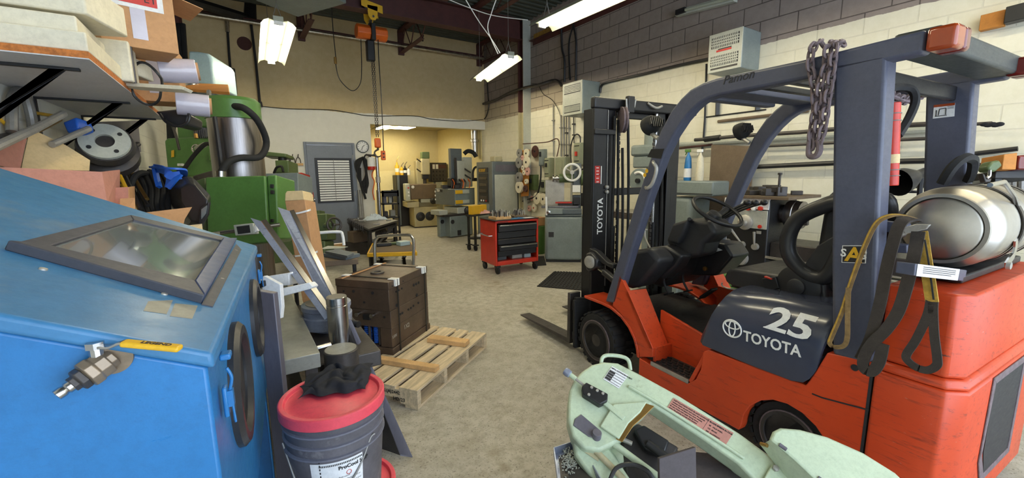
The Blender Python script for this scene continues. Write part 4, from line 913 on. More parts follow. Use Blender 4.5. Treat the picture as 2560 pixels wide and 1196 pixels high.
G().tube([PD(*p) for p in ((530, 362, 4.7), (515, 360, 4.68), (500, 372, 4.66), (480, 395, 4.66), (455, 430, 4.6), (430, 455, 4.5))], .022, 10).o('coolant_hose', 'rub', dr)
G().cyl(PD(492, 372, 4.8), PD(512, 362, 4.7), .028, n=12).o('hose_nut', 'zinc', dr); G().tor(PD(490, 372, 4.85), FW, .045, .01, 20, 6).o('clamp_ring', 'steel', dr)
for x, y in ((446, 412), (454, 412)): slab(((x-3, y-3), (x+3, y-3), (x+3, y+3), (x-3, y+3)), 4.9, .02).o('push_button', 'white', dr)
slab(((428, 377), (434, 375), (434, 392), (428, 394)), 4.98, .01).o('data_plate', 'yel', dr)
g = G(); g.bx(-.45, .28, 4.2, 5.3, 0, .1); g.o('base_plate', 'green', dr, .02)
slab(((478, 440), (530, 425), (540, 470), (500, 480)), 4.7, .3).o('arm_sleeve', 'dsteel', dr, .02)
# small digital readout on the drill
e = thing('readout_box', 'small grey readout box clamped at the lower edge of the green drill box', 'readout', PD(608, 580, 3.1)); slab(((583, 563), (632, 558), (636, 585), (588, 590)), 3.1, .06).o('case', 'lgrey', e, .004); slab(((591, 567), (623, 563), (626, 582), (595, 586)), 3.098, .004).o('screen', 'ink', e); slab(((634, 566), (641, 560), (643, 578), (636, 582)), 3.1, .03).o('clamp_knob', 'white', e, .003)
rod('shiny steel rod under the green drill box', ((535, 585, 3.15), (700, 562, 3.3)), .016, 'steel')
# pale tank and steel cylinders high behind the drill
e = thing('air_tank', 'pale blue rounded tank panel on top of cupboards behind the film rolls', 'tank', PD(500, 205, 5.6)); R_ = []
slab(((470, 126), (495, 128), (520, 132), (528, 145), (536, 215), (470, 205)), 5.6, .5, .96).o('shell', 'cyan', e, .03, 3)
e = thing('tall_cupboard', 'tall slate grey cupboard behind the green drill, carrying the pale tank', 'cupboard', PD(505, 640, 5.9)); a_, b_ = PD(468, 300, 5.75), PD(536, 300, 5.75); zt_ = PD(470, 205, 5.6).z-.12; G().hex([V((p.x+q*.25, p.y+q*.5, z)) for z in (0, zt_) for p, q in ((a_, 0), (b_, 0), (b_, 1), (a_, 1))]).o('body', 'sgrey', e, .006)
e = thing('steel_canister', 'polished steel canister standing beside the pale tank', 'canister', PD(478, 222, 5.2)); G().cyl(PD(477, 226, 5.2), PD(474, 196, 5.2), .085, n=20).o('shell', 'steel', e, .005)
e = thing('tray_board', 'brown tray board lying over the top of the green drill', 'board', PD(530, 232, 4.9)); plate([PD(440, 226, 4.9), PD(575, 238, 4.5), PD(572, 218, 5.0), PD(490, 214, 5.4)], .03).o('board', 'ply', e, .003)
# grey cabinet panel, lever and drab green bench drill at the back
e = thing('grey_panel_cabinet', 'plain grey steel cabinet standing right of the green drill box', 'cabinet', PD(708, 640, 4.7)); slab(((664, 434), (744, 432), (749, 545), (670, 556)), 4.7, .35, .98).o('body', 'mgrey', e, .006); slab(((672, 558), (752, 548), (756, 570), (676, 582)), 4.65, .4).o('plinth', 'dsteel', e, .006); slab(((676, 583), (756, 572), (760, 640), (684, 660)), 4.7, .4).o('stand', 'greend', e, .006)
e = thing('white_lever', 'white tube lever with a black tip standing before the grey cabinet', 'lever', PD(694, 555, 4.4)); G().cyl(PD(693, 556, 4.4), PD(703, 478, 4.4), .022, n=12).o('tube', 'wplas', e); G().cyl(PD(703, 478, 4.4), PD(705, 465, 4.4), .016, n=10).o('tip', 'blk', e)
e = thing('bench_drill', 'drab green drilling machine with a flat arm behind the grey cabinet', 'drill', PD(705, 640, 6.6)); slab(((655, 378), (714, 384), (714, 393), (655, 390)), 6.4, .25).o('arm', 'greend', e, .01); slab(((687, 401), (720, 401), (722, 432), (690, 432)), 6.4, .3).o('head', 'greend', e, .01); G().cyl(PD(706, 402, 6.5), PD(706, 390, 6.5), .06, n=14).o('collar', 'blk', e); G().tube([PD(*p) for p in ((685, 433, 6.35), (692, 419, 6.3), (704, 417, 6.3), (708, 430, 6.3))], .018, 8).o('hose', 'rub', e); G().cyl(PD(725, 640, 6.7), PD(700, 430, 6.7), .1, n=16).o('column', 'greend', e); slab(((690, 640), (750, 630), (752, 650), (695, 655)), 6.4, .5).o('base', 'greend', e, .01)
e = thing('red_toolbox', 'red toolbox on a stand between the grey cabinet and the door', 'toolbox', PD(750, 470, 7.6)); slab(((743, 432), (755, 432), (761, 476), (748, 478)), 7.6, .3).o('box', 'red', e, .006); slab(((745, 447), (752, 446), (755, 462), (748, 463)), 7.58, .02).o('label', 'ink', e); slab(((747, 478), (764, 476), (766, 490), (750, 492)), 7.6, .3).o('lower_box', 'red', e, .006); slab(((750, 492), (766, 490), (776, 600), (762, 602)), 7.6, .3).o('stand', 'blk', e, .006)
e = thing('bench_grinder', 'drab green machine with a spoked handwheel standing in front of the grey door', 'grinder', PD(795, 640, 6.6)); slab(((771, 536), (816, 534), (818, 600), (776, 606)), 6.6, .35).o('body', 'greend', e, .015); slab(((785, 527), (798, 526), (799, 536), (786, 537)), 6.65, .2).o('top_cap', 'greend', e, .006); slab(((780, 606), (812, 602), (814, 650), (786, 655)), 6.6, .35).o('pedestal', 'greend', e, .02)
a, b = PD(815, 565, 6.5), PD(833, 563, 6.35); G().cyl(a, b, .05, n=14).o('shaft', 'greend', e); ax = (b-a).normalized(); G().tor(b+ax*.03, ax, .105, .017, 26, 8).o('handwheel_rim', 'dsteel', e)
g = G(); u, w_, _ = basis(ax); 
for k in range(3): g.cyl(b+ax*.03, b+ax*.03+(u*cos(k*2.1)+w_*sin(k*2.1))*.105, .012, n=8)
g.lathe([(0, 0), (.03, 0), (.02, .05), (0, .06)], b, ax, 14); g.o('handwheel_spokes', 'dsteel', e); slab(((771, 570), (785, 560), (790, 620), (776, 640)), 6.45, .1).o('blue_cover', 'bluep', e, .01)
# ================================================================ sheet metal angles, tall carton, white profiles
e = thing('tall_carton', 'tall narrow brown cardboard carton with white straps leaning behind the sheet metal angles', 'box', PD(775, 800, 3.0)); slab(((712, 503), (762, 500), (802, 752), (802, 800), (775, 805), (756, 752)), 3.0, .16).o('carton', 'card', e, .004); slab(((713, 484), (717, 478), (757, 477), (760, 500), (712, 503)), 3.0, .13).o('lid_flap', 'cardl', e, .004); slab(((760, 480), (766, 484), (768, 500), (762, 502)), 3.05, .1).o('torn_edge', 'cardl', e)
for y, x0, x1 in ((532, 720, 773), (637, 738, 790)): G().sweep([PD(x0, y+4, 2.985), PD((x0+x1)/2, y+1, 2.975), PD(x1, y-6, 2.99), PD(x1+3, y-8, 3.1)], .012, .006, V((0, 0, 1)), 4).o('strap', 'white', e)
def angle(label, px, tt, fl):
    e = thing('steel_angle', label, 'steel angle', PD(px[2][0], px[2][1], tt[1]), group='sheet metal angles behind the steel bar')
    P = [PD(px[0][0], px[0][1], tt[0]), PD(px[1][0], px[1][1], tt[0]), PD(px[2][0], px[2][1], tt[1]), PD(px[3][0], px[3][1], tt[1])]
    plate(P, .004).o('face', 'bluetint', e); f = (FW*.05*fl+UP*.01)
    plate([P[1], P[2], P[2]+f, P[1]+f], .004).o('flange', 'steel', e)
angle('narrow bright sheet metal angle leaning left, tip beside the readout box', ((626, 545), (652, 553), (824, 790), (812, 800)), (2.5, 2.25), 1)
angle('wide bright sheet metal angle leaning against the tall carton', ((694, 518), (724, 528), (833, 748), (808, 760)), (2.75, 2.35), 1)
e = thing('white_profile', 'white plastic end plate of a roller shutter standing on the steel table', 'shutter part', PD(695, 797, 2.1)); slab(((650, 697), (660, 690), (700, 712), (704, 768), (701, 797), (688, 797), (655, 722)), 2.1, .03).o('plate', 'wplas', e, .002); slab(((640, 704), (658, 702), (660, 716), (648, 722)), 2.08, .03).o('black_cap', 'blk', e, .003)
solid('white_profile', 'long white plastic channel pointing at the sheet metal angles', 'shutter part', slab(((700, 722), (772, 707), (782, 717), (778, 722), (702, 743)), 2.25, .07), 'wplas', .004)
solid('white_profile', 'white plastic box section with a flat lid behind the end plate', 'shutter part', slab(((648, 694), (718, 683), (730, 680), (731, 685), (722, 688), (723, 714), (690, 716), (652, 700)), 2.35, .1), 'wplas', .004)
# ================================================================ steel plate table and drill bed
e = thing('steel_table', 'grey steel plate table beside the blue cabinet with white plastic parts on it', 'table', (.05, 2.7, 0))
G().bx(.045, .250, 2.0, 3.45, .63, .70).o('top', 'bench', e, .004)
for x in (.05, .19):
    for y in (2.04, 3.36): G().bx(x, x+.05, y, y+.05, 0, .63).o('leg', 'dsteel', e)
G().bx(.06, .235, 2.05, 3.36, .2, .215).o('lower_shelf', 'dsteel', e)
e = thing('machine_bed', 'dark oily machine bed covered in chips right of the steel table', 'machine bed', (.42, 2.7, 0)); G().bx(.26, .56, 2.14, 3.25, .50, .585).o('bed', 'dsteel', e, .008); G().bx(.29, .45, 2.2, 2.5, 0, .50).o('pedestal', 'dsteel', e, .008)
c = PZ(793, 822, .585); c.x = .385; c.y = 2.62
e = thing('rotary_table', 'round blue grey rotary table lying behind the steel bar', 'rotary table', c); G().lathe([(0, 0), (.075, 0), (.075, .02), (.135, .03), (.14, .1), (.13, .105), (.13, .135), (.136, .14), (.136, .165), (.12, .17), (0, .17)], c, (0, 0, 1), 36).o('body', 'bluetint', e, .002); G().lathe([(0, .1705), (.112, .1705), (.112, .174), (0, .174)], c, (0, 0, 1), 36).o('face', 'bench', e); G().cyl(c+V((.1, -.1, .05)), c+V((.14, -.16, .05)), .02, n=12).o('crank_boss', 'blk', e)
c = V((.395, 2.34, .586)); zt = zat(843, 741, c)
e = thing('steel_bar_stock', 'tall shiny round steel bar standing upright beside the wrapped mould', 'bar stock', c); G().lathe([(0, 0), (.053, 0), (.053, zt-.586-.05), (.051, zt-.586-.048), (.051, zt-.586-.04), (.053, zt-.586-.038), (.053, zt-.586-.004), (.05, zt-.586), (0, zt-.586)], c, (0, 0, 1), 32).o('bar', 'steel', e)
c = V((.345, 2.03, 0)); zt = zat(848, 872, c)
e = thing('dark_bar_stock', 'thick dark round steel billet standing behind the red lidded bucket', 'bar stock', c); G().lathe([(0, 0), (.077, 0), (.077, zt-.004), (.073, zt), (0, zt)], c, (0, 0, 1), 32).o('billet', 'dsteel', e); G().lathe([(0, zt+.0005), (.07, zt+.0005), (.07, zt+.001), (0, zt+.001)], c, (0, 0, 1), 32).o('sawn_face', 'bench', e)
rod('short steel pin lying at the foot of the steel bar', ((792, 872, 2.15), (826, 862, 2.2)), .014, 'steel', 'steel_pin', 'pin')
# plate standing beside cabinet
P = [PD(640, 728, 1.66), PD(684, 735, 1.66)]; b0 = V((P[0].x, P[0].y, 0)); b1 = V((P[1].x, P[1].y, 0))
g = G(); n_ = (P[1]-P[0]).cross(V((0, 0, 1))).normalized(); g.prism([P[0], P[1], V((P[1].x, P[1].y, .001)), V((P[0].x, P[0].y, .001))], -n_*.03); solid('grey_plank', 'tall dark grey plate standing upright between blue cabinet and steel table', 'plate', g, 'slate', .003)
# ================================================================ buckets and rag
LC = PD(832, 985, 1.40); LR = 123*1.40/FPX
def pail(name, label, c, h, R):
    c = V(c); e = thing(name, label, 'bucket', c); k = R/.163
    G().lathe([(0, 0), (.128*k, 0), (.131*k, .004), (.15*k, h*.62), (.151*k, h-.002), (.146*k, h-.002), (.146*k, h*.62), (.127*k, .006)], c, (0, 0, 1), 48).o('pail', 'bucket', e)
    for q in (.66, .76, .86): G().lathe([(.150*k, 0), (.157*k, .001), (.157*k, .006), (.150*k, .008)], c+V((0, 0, h*q)), (0, 0, 1), 48, cap=False).o('rib', 'pailrim', e)
    G().lathe([(0, h+.006), (.115*k, h+.006), (.12*k, h+.003), (.142*k, h+.003), (.147*k, h+.014), (.160*k, h+.014), (.163*k, h+.010), (.163*k, h-.022), (.153*k, h-.022), (.153*k, h-.003), (0, h-.003)], c, (0, 0, 1), 64).o('lid', 'lidred', e, .0015)
    return e
H = .37; bz = LC.z-H-.012
lo = pail('bucket', 'second bucket with a red lid at the bottom edge, under the labelled bucket', (LC.x+.035, LC.y+.05, 0), bz-.016, LR)
bc = V((LC.x, LC.y, bz)); bk = pail('bucket', 'dirty black bucket with a red lid and white label, black cloth on top', bc, H, LR); k = LR/.163
# printed label wrapped on the pail
to = -FH; base_a = math.atan2(to.y, to.x)
def cylp(ang, z, r): a = base_a+ang; return V((bc.x+cos(a)*r, bc.y+sin(a)*r, z))
def rad(z): f = (z-bz)/H; return k*(.131+(.15-.131)*min(1, f/.62))+.0012
g = G(); R_ = []
aa, ab, za, zb_ = -.12, .92, bz+.02, bz+.235
n1_, n2_ = 16, 6
for j in range(n2_+1):
    z = za+(zb_-za)*j/n2_; R_.append([cylp(aa+(ab-aa)*i/n1_, z+.0*(i/n1_), rad(z)) for i in range(n1_+1)])
vs_ = [p for r in R_ for p in r]; g.add(vs_, [(j*(n1_+1)+i, j*(n1_+1)+i+1, (j+1)*(n1_+1)+i+1, (j+1)*(n1_+1)+i) for j in range(n2_) for i in range(n1_)]); g.o('label_sheet', 'paper', bk)
def wrap_text(s, size, a0, z, m, bold=0):
    o = text(s, size, bk, m, (0, 0, 0), (1, 0, 0), (0, 1, 0), 'lettering', bold, 0)
    iw = WM[bk.name].inverted(); wm = WM[bk.name]
    for v in o.data.vertices:
        q = wm @ v.co; zz = z+q.y; v.co = iw @ cylp(a0+q.x/rad(zz), zz, rad(zz)+.0012)
    return o
wrap_text('ProCool S EP', .017, .42, bz+.205, 'ink', .0006)
for i in range(9): wrap_text('metalworking fluid concentrate  product data'[i*2:i*2+24-(i*5) % 9], .0075, .12, bz+.175-i*.013, 'ink')
for i in range(7): wrap_text('keep sealed and cool'[i:i+14], .007, .58, bz+.165-i*.014, 'ink')
g = G()
for i in range(18): 
    z = za+.005+i*.0125; a = [cylp(.06, z, rad(z)+.001), cylp(.085, z, rad(z)+.001), cylp(.085, z+.007, rad(z)+.001), cylp(.06, z+.007, rad(z)+.001)]; g.quad(*a)
for i in range(26):
    a0 = .06+i*.033; z = zb_-.006; g.quad(cylp(a0, z-.006, rad(z)+.001), cylp(a0+.018, z-.006, rad(z)+.001), cylp(a0+.018, z, rad(z)+.001), cylp(a0, z, rad(z)+.001))
g.o('label_border', 'ink', bk)
g = G(); c_ = [cylp(.62+.05*cos(t_), bz+.188+.0075*sin(t_), rad(bz+.188)+.0012) for t_ in [i*pi/4 for i in range(9)]]; g.tube(c_, .0009, 4, 0); g.o('hazard_mark', 'inkr', bk)
pts = [cylp(-.98, bz+.265, rad(bz+.265)+.006)]
for t_ in (-.8, -.5, -.2, .1, .4, .7, .95, 1.15): pts.append(cylp(t_, bz+.265-.17*cos((t_-.08)*1.45)*.95, rad(bz+.1)+.010))
pts.append(cylp(1.24, bz+.27, rad(bz+.27)+.006)); G().tube(pts, .0032, 8, 5).o('bail', 'galv', bk)
g = G(); n_ = 44; m_ = 30; P = [PZ(742, 1000, LC.z+.004), PZ(915, 972, LC.z+.004), PZ(936, 905, LC.z+.004), PZ(772, 936, LC.z+.004)]
vs_ = []
for j in range(m_+1):
    for i in range(n_+1):
        u, v = i/n_, j/m_; q = P[0]*(1-u)*(1-v)+P[1]*u*(1-v)+P[2]*u*v+P[3]*(1-u)*v
        ed = min(u, 1-u, v, 1-v); w_ = NZ.noise(V((u*3.2, v*3.2, 3))); w2 = NZ.noise(V((u*5+4, v*4, 7)))
        q = q+(P[1]-P[0])*(.10*NZ.noise(V((v*3, 0, u*2))))+(P[3]-P[0])*(.28*NZ.noise(V((u*3.5, 5, v*2))))
        hgt = (abs(w_)*.05+abs(w2)*.03+.008)*min(1, ed*7)*.62+.001
        q.z = LC.z+.004+hgt*(.6+.9*u); vs_.append(q)
g.add(vs_, [(j*(n_+1)+i, j*(n_+1)+i+1, (j+1)*(n_+1)+i+1, (j+1)*(n_+1)+i) for j in range(m_) for i in range(n_)])
tag(g.o('cloth_rag', 'cloth', None, solid=.002, sub=1, ang=180), 'crumpled black cloth lying on the red bucket lid', 'rag')
# dark leaning angles on the floor behind the bucket
e = thing('steel_angle', 'dark sheet metal angle leaning behind the bucket, sharp tips on the concrete', 'steel angle', PZ(1020, 1140, 0)); tp = PD(868, 800, 2.3); tp2 = PD(878, 800, 2.34); f1, f2, f3 = PZ(1032, 1144, .003), PZ(1002, 1140, .003), PZ(945, 1120, .003)
plate([tp, tp2, f1, f2], .003).o('face', 'slate', e); plate([tp, f2, f3, tp-RT*.02], .003).o('flange', 'dsteel', e)
# ================================================================ pallet, mould, boards
N = PZ(1043, 978, .135); Rr = PZ(1216, 833, .135); q1 = (Rr-N); q1.z = 0; l1 = q1.length; q1.normalize(); q2 = V((-q1.y, q1.x, 0)); l2 = 1.0
pa = thing('wooden_pallet', 'weathered wooden pallet on the concrete floor under the steel mould', 'pallet', (N.x, N.y, 0), math.degrees(math.atan2(q1.y, q1.x)))
F = WM[pa.name]; rp = random.Random(3)
y = 0
for i in range(7):
    w_ = (.14, .09, .14, .10, .14, .09, .12)[i]; G(F).bx(0, l1, y, y+w_, .117, .135).o('deck_board', 'wood', pa, .002); y += w_+.033
l2 = y-.033
for i in range(4):
    x = i*(l1-.04)/3
    g = G(F); pr_ = [(0, .02), (.13, .02), (.15, .055), (.35, .055), (.37, .02), (l2-.37, .02), (l2-.35, .055), (l2-.15, .055), (l2-.13, .02), (l2, .02), (l2, .117), (0, .117)]
    g.prism([V((x, a, b)) for a, b in pr_], (.04, 0, 0)); g.o('stringer', 'wood', pa, .002)
for y in (0, l2*.33, l2*.62, l2-.10): G(F).bx(0, l1, y, y+.1, 0, .02).o('bottom_board', 'wood', pa, .002)
F3 = F.to_3x3()
text('IS.(A)2442', .032, pa, 'ink', F @ V((-.0015, .27, .083)), F3 @ V((0, -1, 0)), V((0, 0, 1)), bold=.0004)
text('HD/23', .034, pa, 'ink', F @ V((-.0015, .19, .038)), F3 @ V((0, -1, 0)), V((0, 0, 1)), bold=.0004)
K = PZ(980, 889, .136); zt = zat(977, 707, K); Lc = PZ(860, 689, zt); Rc = PZ(1066, 665, zt)
m1 = (Rc-V((K.x, K.y, zt))); m1.z = 0; w1 = m1.length; m1.normalize(); m2 = V((-m1.y, m1.x, 0)); w2 = (Lc-V((K.x, K.y, zt))).dot(m2); mh = zt-.136
mo = thing('steel_mould', 'dark brown steel injection mould block with blue springs strapped on the pallet', 'mould', (K.x, K.y, .136), math.degrees(math.atan2(m1.y, m1.x)))
F = WM[mo.name]; F3 = F.to_3x3(); hs = [0, .10, .30, .34, .605, .61, .90, 1.0]
g = G(F); g.bx(0, w1, -.012, w2, 0, mh*.09); g.o('clamp_plate', 'mould', mo, .003)
g = G(F); z0, z1 = mh*.092, mh*.36; g.bx(.012, w1, .0, .10, z0, z1); g.bx(.012, w1, w2-.10, w2-.005, z0, z1); g.bx(.14, w1, .10, w2-.1, z0, z1); g.o('spacer_block', 'mould', mo, .003)
G(F).bx(.012, w1, 0, w2-.005, mh*.362, mh*.60).o('core_plate', 'mould', mo, .003)
G(F).bx(.004, w1-.004, 0, w2-.003, mh*.604, mh*.895).o('cavity_plate', 'mould', mo, .003)
G(F).bx(0, w1, -.004, w2, mh*.898, mh).o('top_plate', 'mould', mo, .003)
G(F).lathe([(.03, 0), (.055, 0), (.055, .008), (.05, .012), (.03, .012), (.025, .004)], V((w1*.42, w2*.55, mh)), (0, 0, 1), 28, cap=False).o('locating_ring', 'dsteel', mo)
for yy, n_ in ((.17, 11), (.255, 9)):
    g = G(F); x = .075; z0 = mh*.10; z1 = mh*.35; pts = [V((x+.026*cos(a), yy+.026*sin(a), z0+(z1-z0)*a/(n_*2*pi))) for a in [i*pi/5 for i in range(n_*10+1)]]; g.tube(pts, .006, 6, 0); g.o('spring', 'bluep', mo); G(F).cyl((x, yy, z0), (x, yy, z1), .012, n=10).o('guide_pin', 'steel', mo)
for yy in (.125, .215, .30, .34): G(F).cyl((.04, yy, mh*.10), (.04, yy, mh*.35), .011, n=10).o('ejector_pin', 'dsteel', mo)
for yy in (.14, .27): g = G(F); g.cyl((.012, yy, mh*.54), (-.02, yy, mh*.54), .013, n=12); g.cyl((-.02, yy, mh*.54), (-.035, yy, mh*.54), .017, n=8); g.o('coolant_fitting', 'steel', mo, label='bright coolant fitting')
g = G(F); g.box((.004, .205, mh*.50), (.02, .06, .045)); g.o('cable_socket', 'blk', mo, .003)
g = G(F)
for yy, zz, r in ((.14, .84, .012), (.31, .84, .012), (.22, .70, .009), (.40, .83, .008), (.05, .52, .008)): g.cyl((.006, yy, mh*zz), (.0005, yy, mh*zz), r, n=14)
for x, zz, r in ((.10, .83, .008), (.14, .83, .008), (.18, .835, .008), (.36, .80, .011), (.40, .80, .011), (.44, .80, .011), (.14, .49, .009), (.17, .49, .009), (.26, .49, .009), (.30, .49, .009), (.34, .50, .009), (.42, .50, .009), (.10, .64, .014), (.40, .63, .014), (.05, .93, .006), (.12, .93, .006), (.2, .93, .006)): g.cyl((x, .004, mh*zz), (x, -.0055, mh*zz), r, n=14)
g.o('screw_hole', 'ink', mo)
text('1X2', .05, mo, 'zinc', F @ V((.18, -.001, mh*.24)), F3 @ V((1, 0, 0)), V((0, 0, 1)), bold=.0005); text('LKM', .03, mo, 'zinc', F @ V((.02, -.001, mh*.22)), F3 @ V((1, 0, 0)), V((0, 0, 1)), bold=.0005)
for x in (.10, w1-.07):
    g = G(F); g.sweep([(x, -.015, -.0), (x, -.0165, mh+.004), (x, .1, mh+.004), (x, w2-.05, mh+.005), (x, w2+.004, mh+.003), (x, w2+.004, mh*.5)], .016, .003, F3 @ V((1, 0, 0)) if 0 else V((1, 0, 0)), 0); g.o('strap', 'blk', mo)
    for xx in (-.018, .014):
        g = G(F); g.box((x+xx, -.012, mh-.02), (.022, .016, .055)); g.box((x+xx, .02, mh+.004), (.022, .06, .006)); g.o('edge_guard', 'white', mo, .001, label='white strap edge guard')
    g = G(F); g.box((x, w2-.03, mh+.006), (.05, .06, .008)); g.o('edge_guard', 'white', mo, .001, label='white strap edge guard')
g = G(F)
g.sweep([(0, w2*.95, mh+.004), (w1*.2, w2*.62, mh+.004), (w1*.32, w2*.0, mh+.004)], .012, .003, V((0, 0, 1)), 0) if 0 else g.sweep([(.0, w2-.06, mh+.004), (w1, w2-.06, mh+.004)], .02, .004, V((0, 1, 0)), 0); g.o('cardboard_strip', 'card', mo)
def beam2(name, label, a, b, w_, h, z0):
    a, b = PZ(*a, z0+h), PZ(*b, z0+h); d = (b-a); d.z = 0; s_ = V((-d.y, d.x, 0)).normalized()*w_; dn = V((0, 0, -h))
    g = G(); g.hex([a+dn, b+dn, b+s_+dn, a+s_+dn, a, b, b+s_, a+s_]); solid(name, label, 'board', g, 'woodl', .003)
beam2('loose_board', 'splintered pine board lying on the pallet in front of the mould', (912, 893), (1088, 921), .06, .036, .1365)
beam2('loose_board', 'short pine board lying on the pallet right of the mould', (1067, 846), (1163, 858), .085, .038, .1365)
# ================================================================ bench cart, lift table, welding table, rack
e = thing('bench_cart', 'small cart with a grey brown board top and white tube handle behind the mould', 'cart', (.62, 3.9, 0))
q = [PZ(722, 660, .8), PZ(895, 648, .8), PZ(893, 628, .8), PZ(722, 638, .8)]
G().prism(q, (0, 0, -.045)).o('top', 'bbrown', e, .004)
for p_ in q: s_ = (sum(q, V())/4-p_)*.12; G().cyl(p_+s_+V((0, 0, -.045)), V((p_.x+s_.x, p_.y+s_.y, 0)), .016, n=10).o('leg', 'blk', e)
q0 = [p_+(sum(q, V())/4-p_)*.1 for p_ in q]; G().prism([V((p_.x, p_.y, .2)) for p_ in q0], (0, 0, .02)).o('lower_shelf', 'dsteel', e)
G().tube([PD(*p_) for p_ in ((788, 640, 3.9), (783, 592, 3.9), (786, 584, 3.9), (846, 580, 3.95), (856, 588, 3.95), (860, 614, 3.95))], .014, 10, 4).o('handle', 'wplas', e)
for i, (px, h) in enumerate(((((806, 634), (864, 642), (900, 634), (850, 624)), .03), (((812, 628), (868, 640), (884, 633), (846, 622)), .02))):
    z = .801+i*.031; g = G(); g.prism([PZ(x, y, z+h) for x, y in px], (0, 0, -h)); solid('steel_plate', ('lower of the two grey steel plates stacked on the bench cart', 'upper of the two grey steel plates stacked on the bench cart')[i], 'plate', g, 'sgrey', .002, 'grey plates on the bench cart')
solid('steel_plate', 'thin bright sheet lying behind the grey plates on the bench cart', 'plate', G().prism([PZ(x, y, .803) for x, y in ((800, 624), (850, 622), (870, 618), (820, 616))], (0, 0, .004)), 'lgrey', 0)
e = thing('lift_table', 'yellow edged scissor lift table with a chrome handle behind the mould', 'lift table', (1.65, 5.9, 0))
q = [PZ(917, 634, .42), PZ(1043, 630, .42), PZ(1030, 606, .42), PZ(930, 608, .42)]
G().prism(q, (0, 0, -.055)).o('deck_frame', 'yel', e, .008); G().prism([p_+(sum(q, V())/4-p_)*.08+V((0, 0, .002)) for p_ in q], (0, 0, .003)).o('deck', 'bbrown', e)
g = G(); cq = sum(q, V())/4
for s_ in (.25, .75):
    a = q[0]*(1-s_)+q[1]*s_; b = q[3]*(1-s_)+q[2]*s_
    for p_, w_ in ((a, b), (b, a)): g.sweep([V((p_.x, p_.y, .36)), V((w_.x, w_.y, .16))], .04, .02, V((1, 0, 0)), 0)
g.o('scissor_arms', 'blk', e, .002)
for p_ in q: 
    s_ = p_+(cq-p_)*.15; G().cyl((s_.x-.015, s_.y, .05), (s_.x+.015, s_.y, .05), .05, n=16).o('wheel', 'rub', e)
q0 = [p_+(cq-p_)*.1 for p_ in q]; G().prism([V((p_.x, p_.y, .1)) for p_ in q0], (0, 0, .05)).o('base_frame', 'blk', e, .004)
hz = [PD(x, y, t_) for x, y, t_ in ((939, 688, 5.6), (937, 612, 5.6), (943, 596, 5.6), (953, 591, 5.6), (1018, 588, 5.6), (1030, 594, 5.6), (1034, 610, 5.6), (1033, 678, 5.6))]
G().tube(hz, .021, 10, 4).o('handle', 'steel', e)
d1 = PZ(960, 616, .426); solid('black_tool', 'black tool lying on the yellow edged lift table', 'tool', G().box(d1+V((0, 0, .025)), (.22, .06, .05), (0, 0, -10)), 'plas', .012); d1 = PZ(1008, 613, .426)
solid('blue_box', 'pale blue cardboard box on the lift table, right side', 'box', G().box(d1+V((0, 0, .03)), (.16, .14, .06), (0, 0, 10)), 'cyan', .004); d1 = PZ(985, 612, .426); solid('grey_brush', 'green grey brush lying on the lift table in the middle', 'brush', G().box(d1+V((0, 0, .02)), (.16, .05, .04), (0, 0, -15)), 'greend', .01)
e = thing('welding_table', 'black steel welding table with clamps and a rag on top', 'table', (1.6, 5.9, 0))
q = [PZ(921, 573, .65), PZ(995, 551, .65), PZ(945, 543, .65), PZ(868, 547, .65)]; cq = sum(q, V())/4
G().prism(q, (0, 0, -.03)).o('top', 'dsteel', e, .003)
for p_ in q: s_ = p_+(cq-p_)*.14; G().box((s_.x, s_.y, .31), (.055, .055, .62), (0, 0, 15)).o('leg', 'blk', e, .003)
s_ = [p_+(cq-p_)*.14 for p_ in q]; g = G()
for i in range(4): a, b = s_[i], s_[(i+1) % 4]; g.cyl((a.x, a.y, .58), (b.x, b.y, .58), .025, n=4)
g.cyl((s_[0].x, s_[0].y, .25), (s_[1].x, s_[1].y, .56), .025, n=4); g.cyl((s_[3].x, s_[3].y, .2), (s_[2].x, s_[2].y, .2), .025, n=4); g.o('frame', 'blk', e)
for i in range(9):
    f = .12+i*.09; p_ = q[3]*(1-f)+q[0]*f; g = G(); p_ = p_+(p_-cq)*.02
    g.tube([p_+V((0, 0, .03)), p_+V((-.03, -.01, .01)), p_+V((-.03, -.01, -.06)), p_+V((0, 0, -.09))], .006, 6, 0); g.cyl(p_+V((-.01, 0, -.11)), p_+V((-.01, 0, -.02)), .005, n=6)
    solid('screw_clamp', ('first', 'second', 'third', 'fourth', 'fifth', 'sixth', 'seventh', 'eighth', 'ninth')[i]+' dark clamp from the far end of the left welding table edge', 'clamp', g, 'dsteel', 0, 'clamps on the welding table edge')
for i in range(14):
    u, v = rp.random(), rp.random(); p_ = q[0]*(1-u)*(1-v)+q[1]*u*(1-v)+q[2]*u*v+q[3]*(1-u)*v; p_ = p_+(cq-p_)*.2
    if i == 0: gg = G()
    gg.box(p_+V((0, 0, .012)), (.10, .02, .02), (0, 0, rp.random()*180))
o = solid('scrap_steel', 'scatter of small steel scraps on the welding table', 'scrap', gg, 'zinc', 0); o['kind'] = 'stuff'
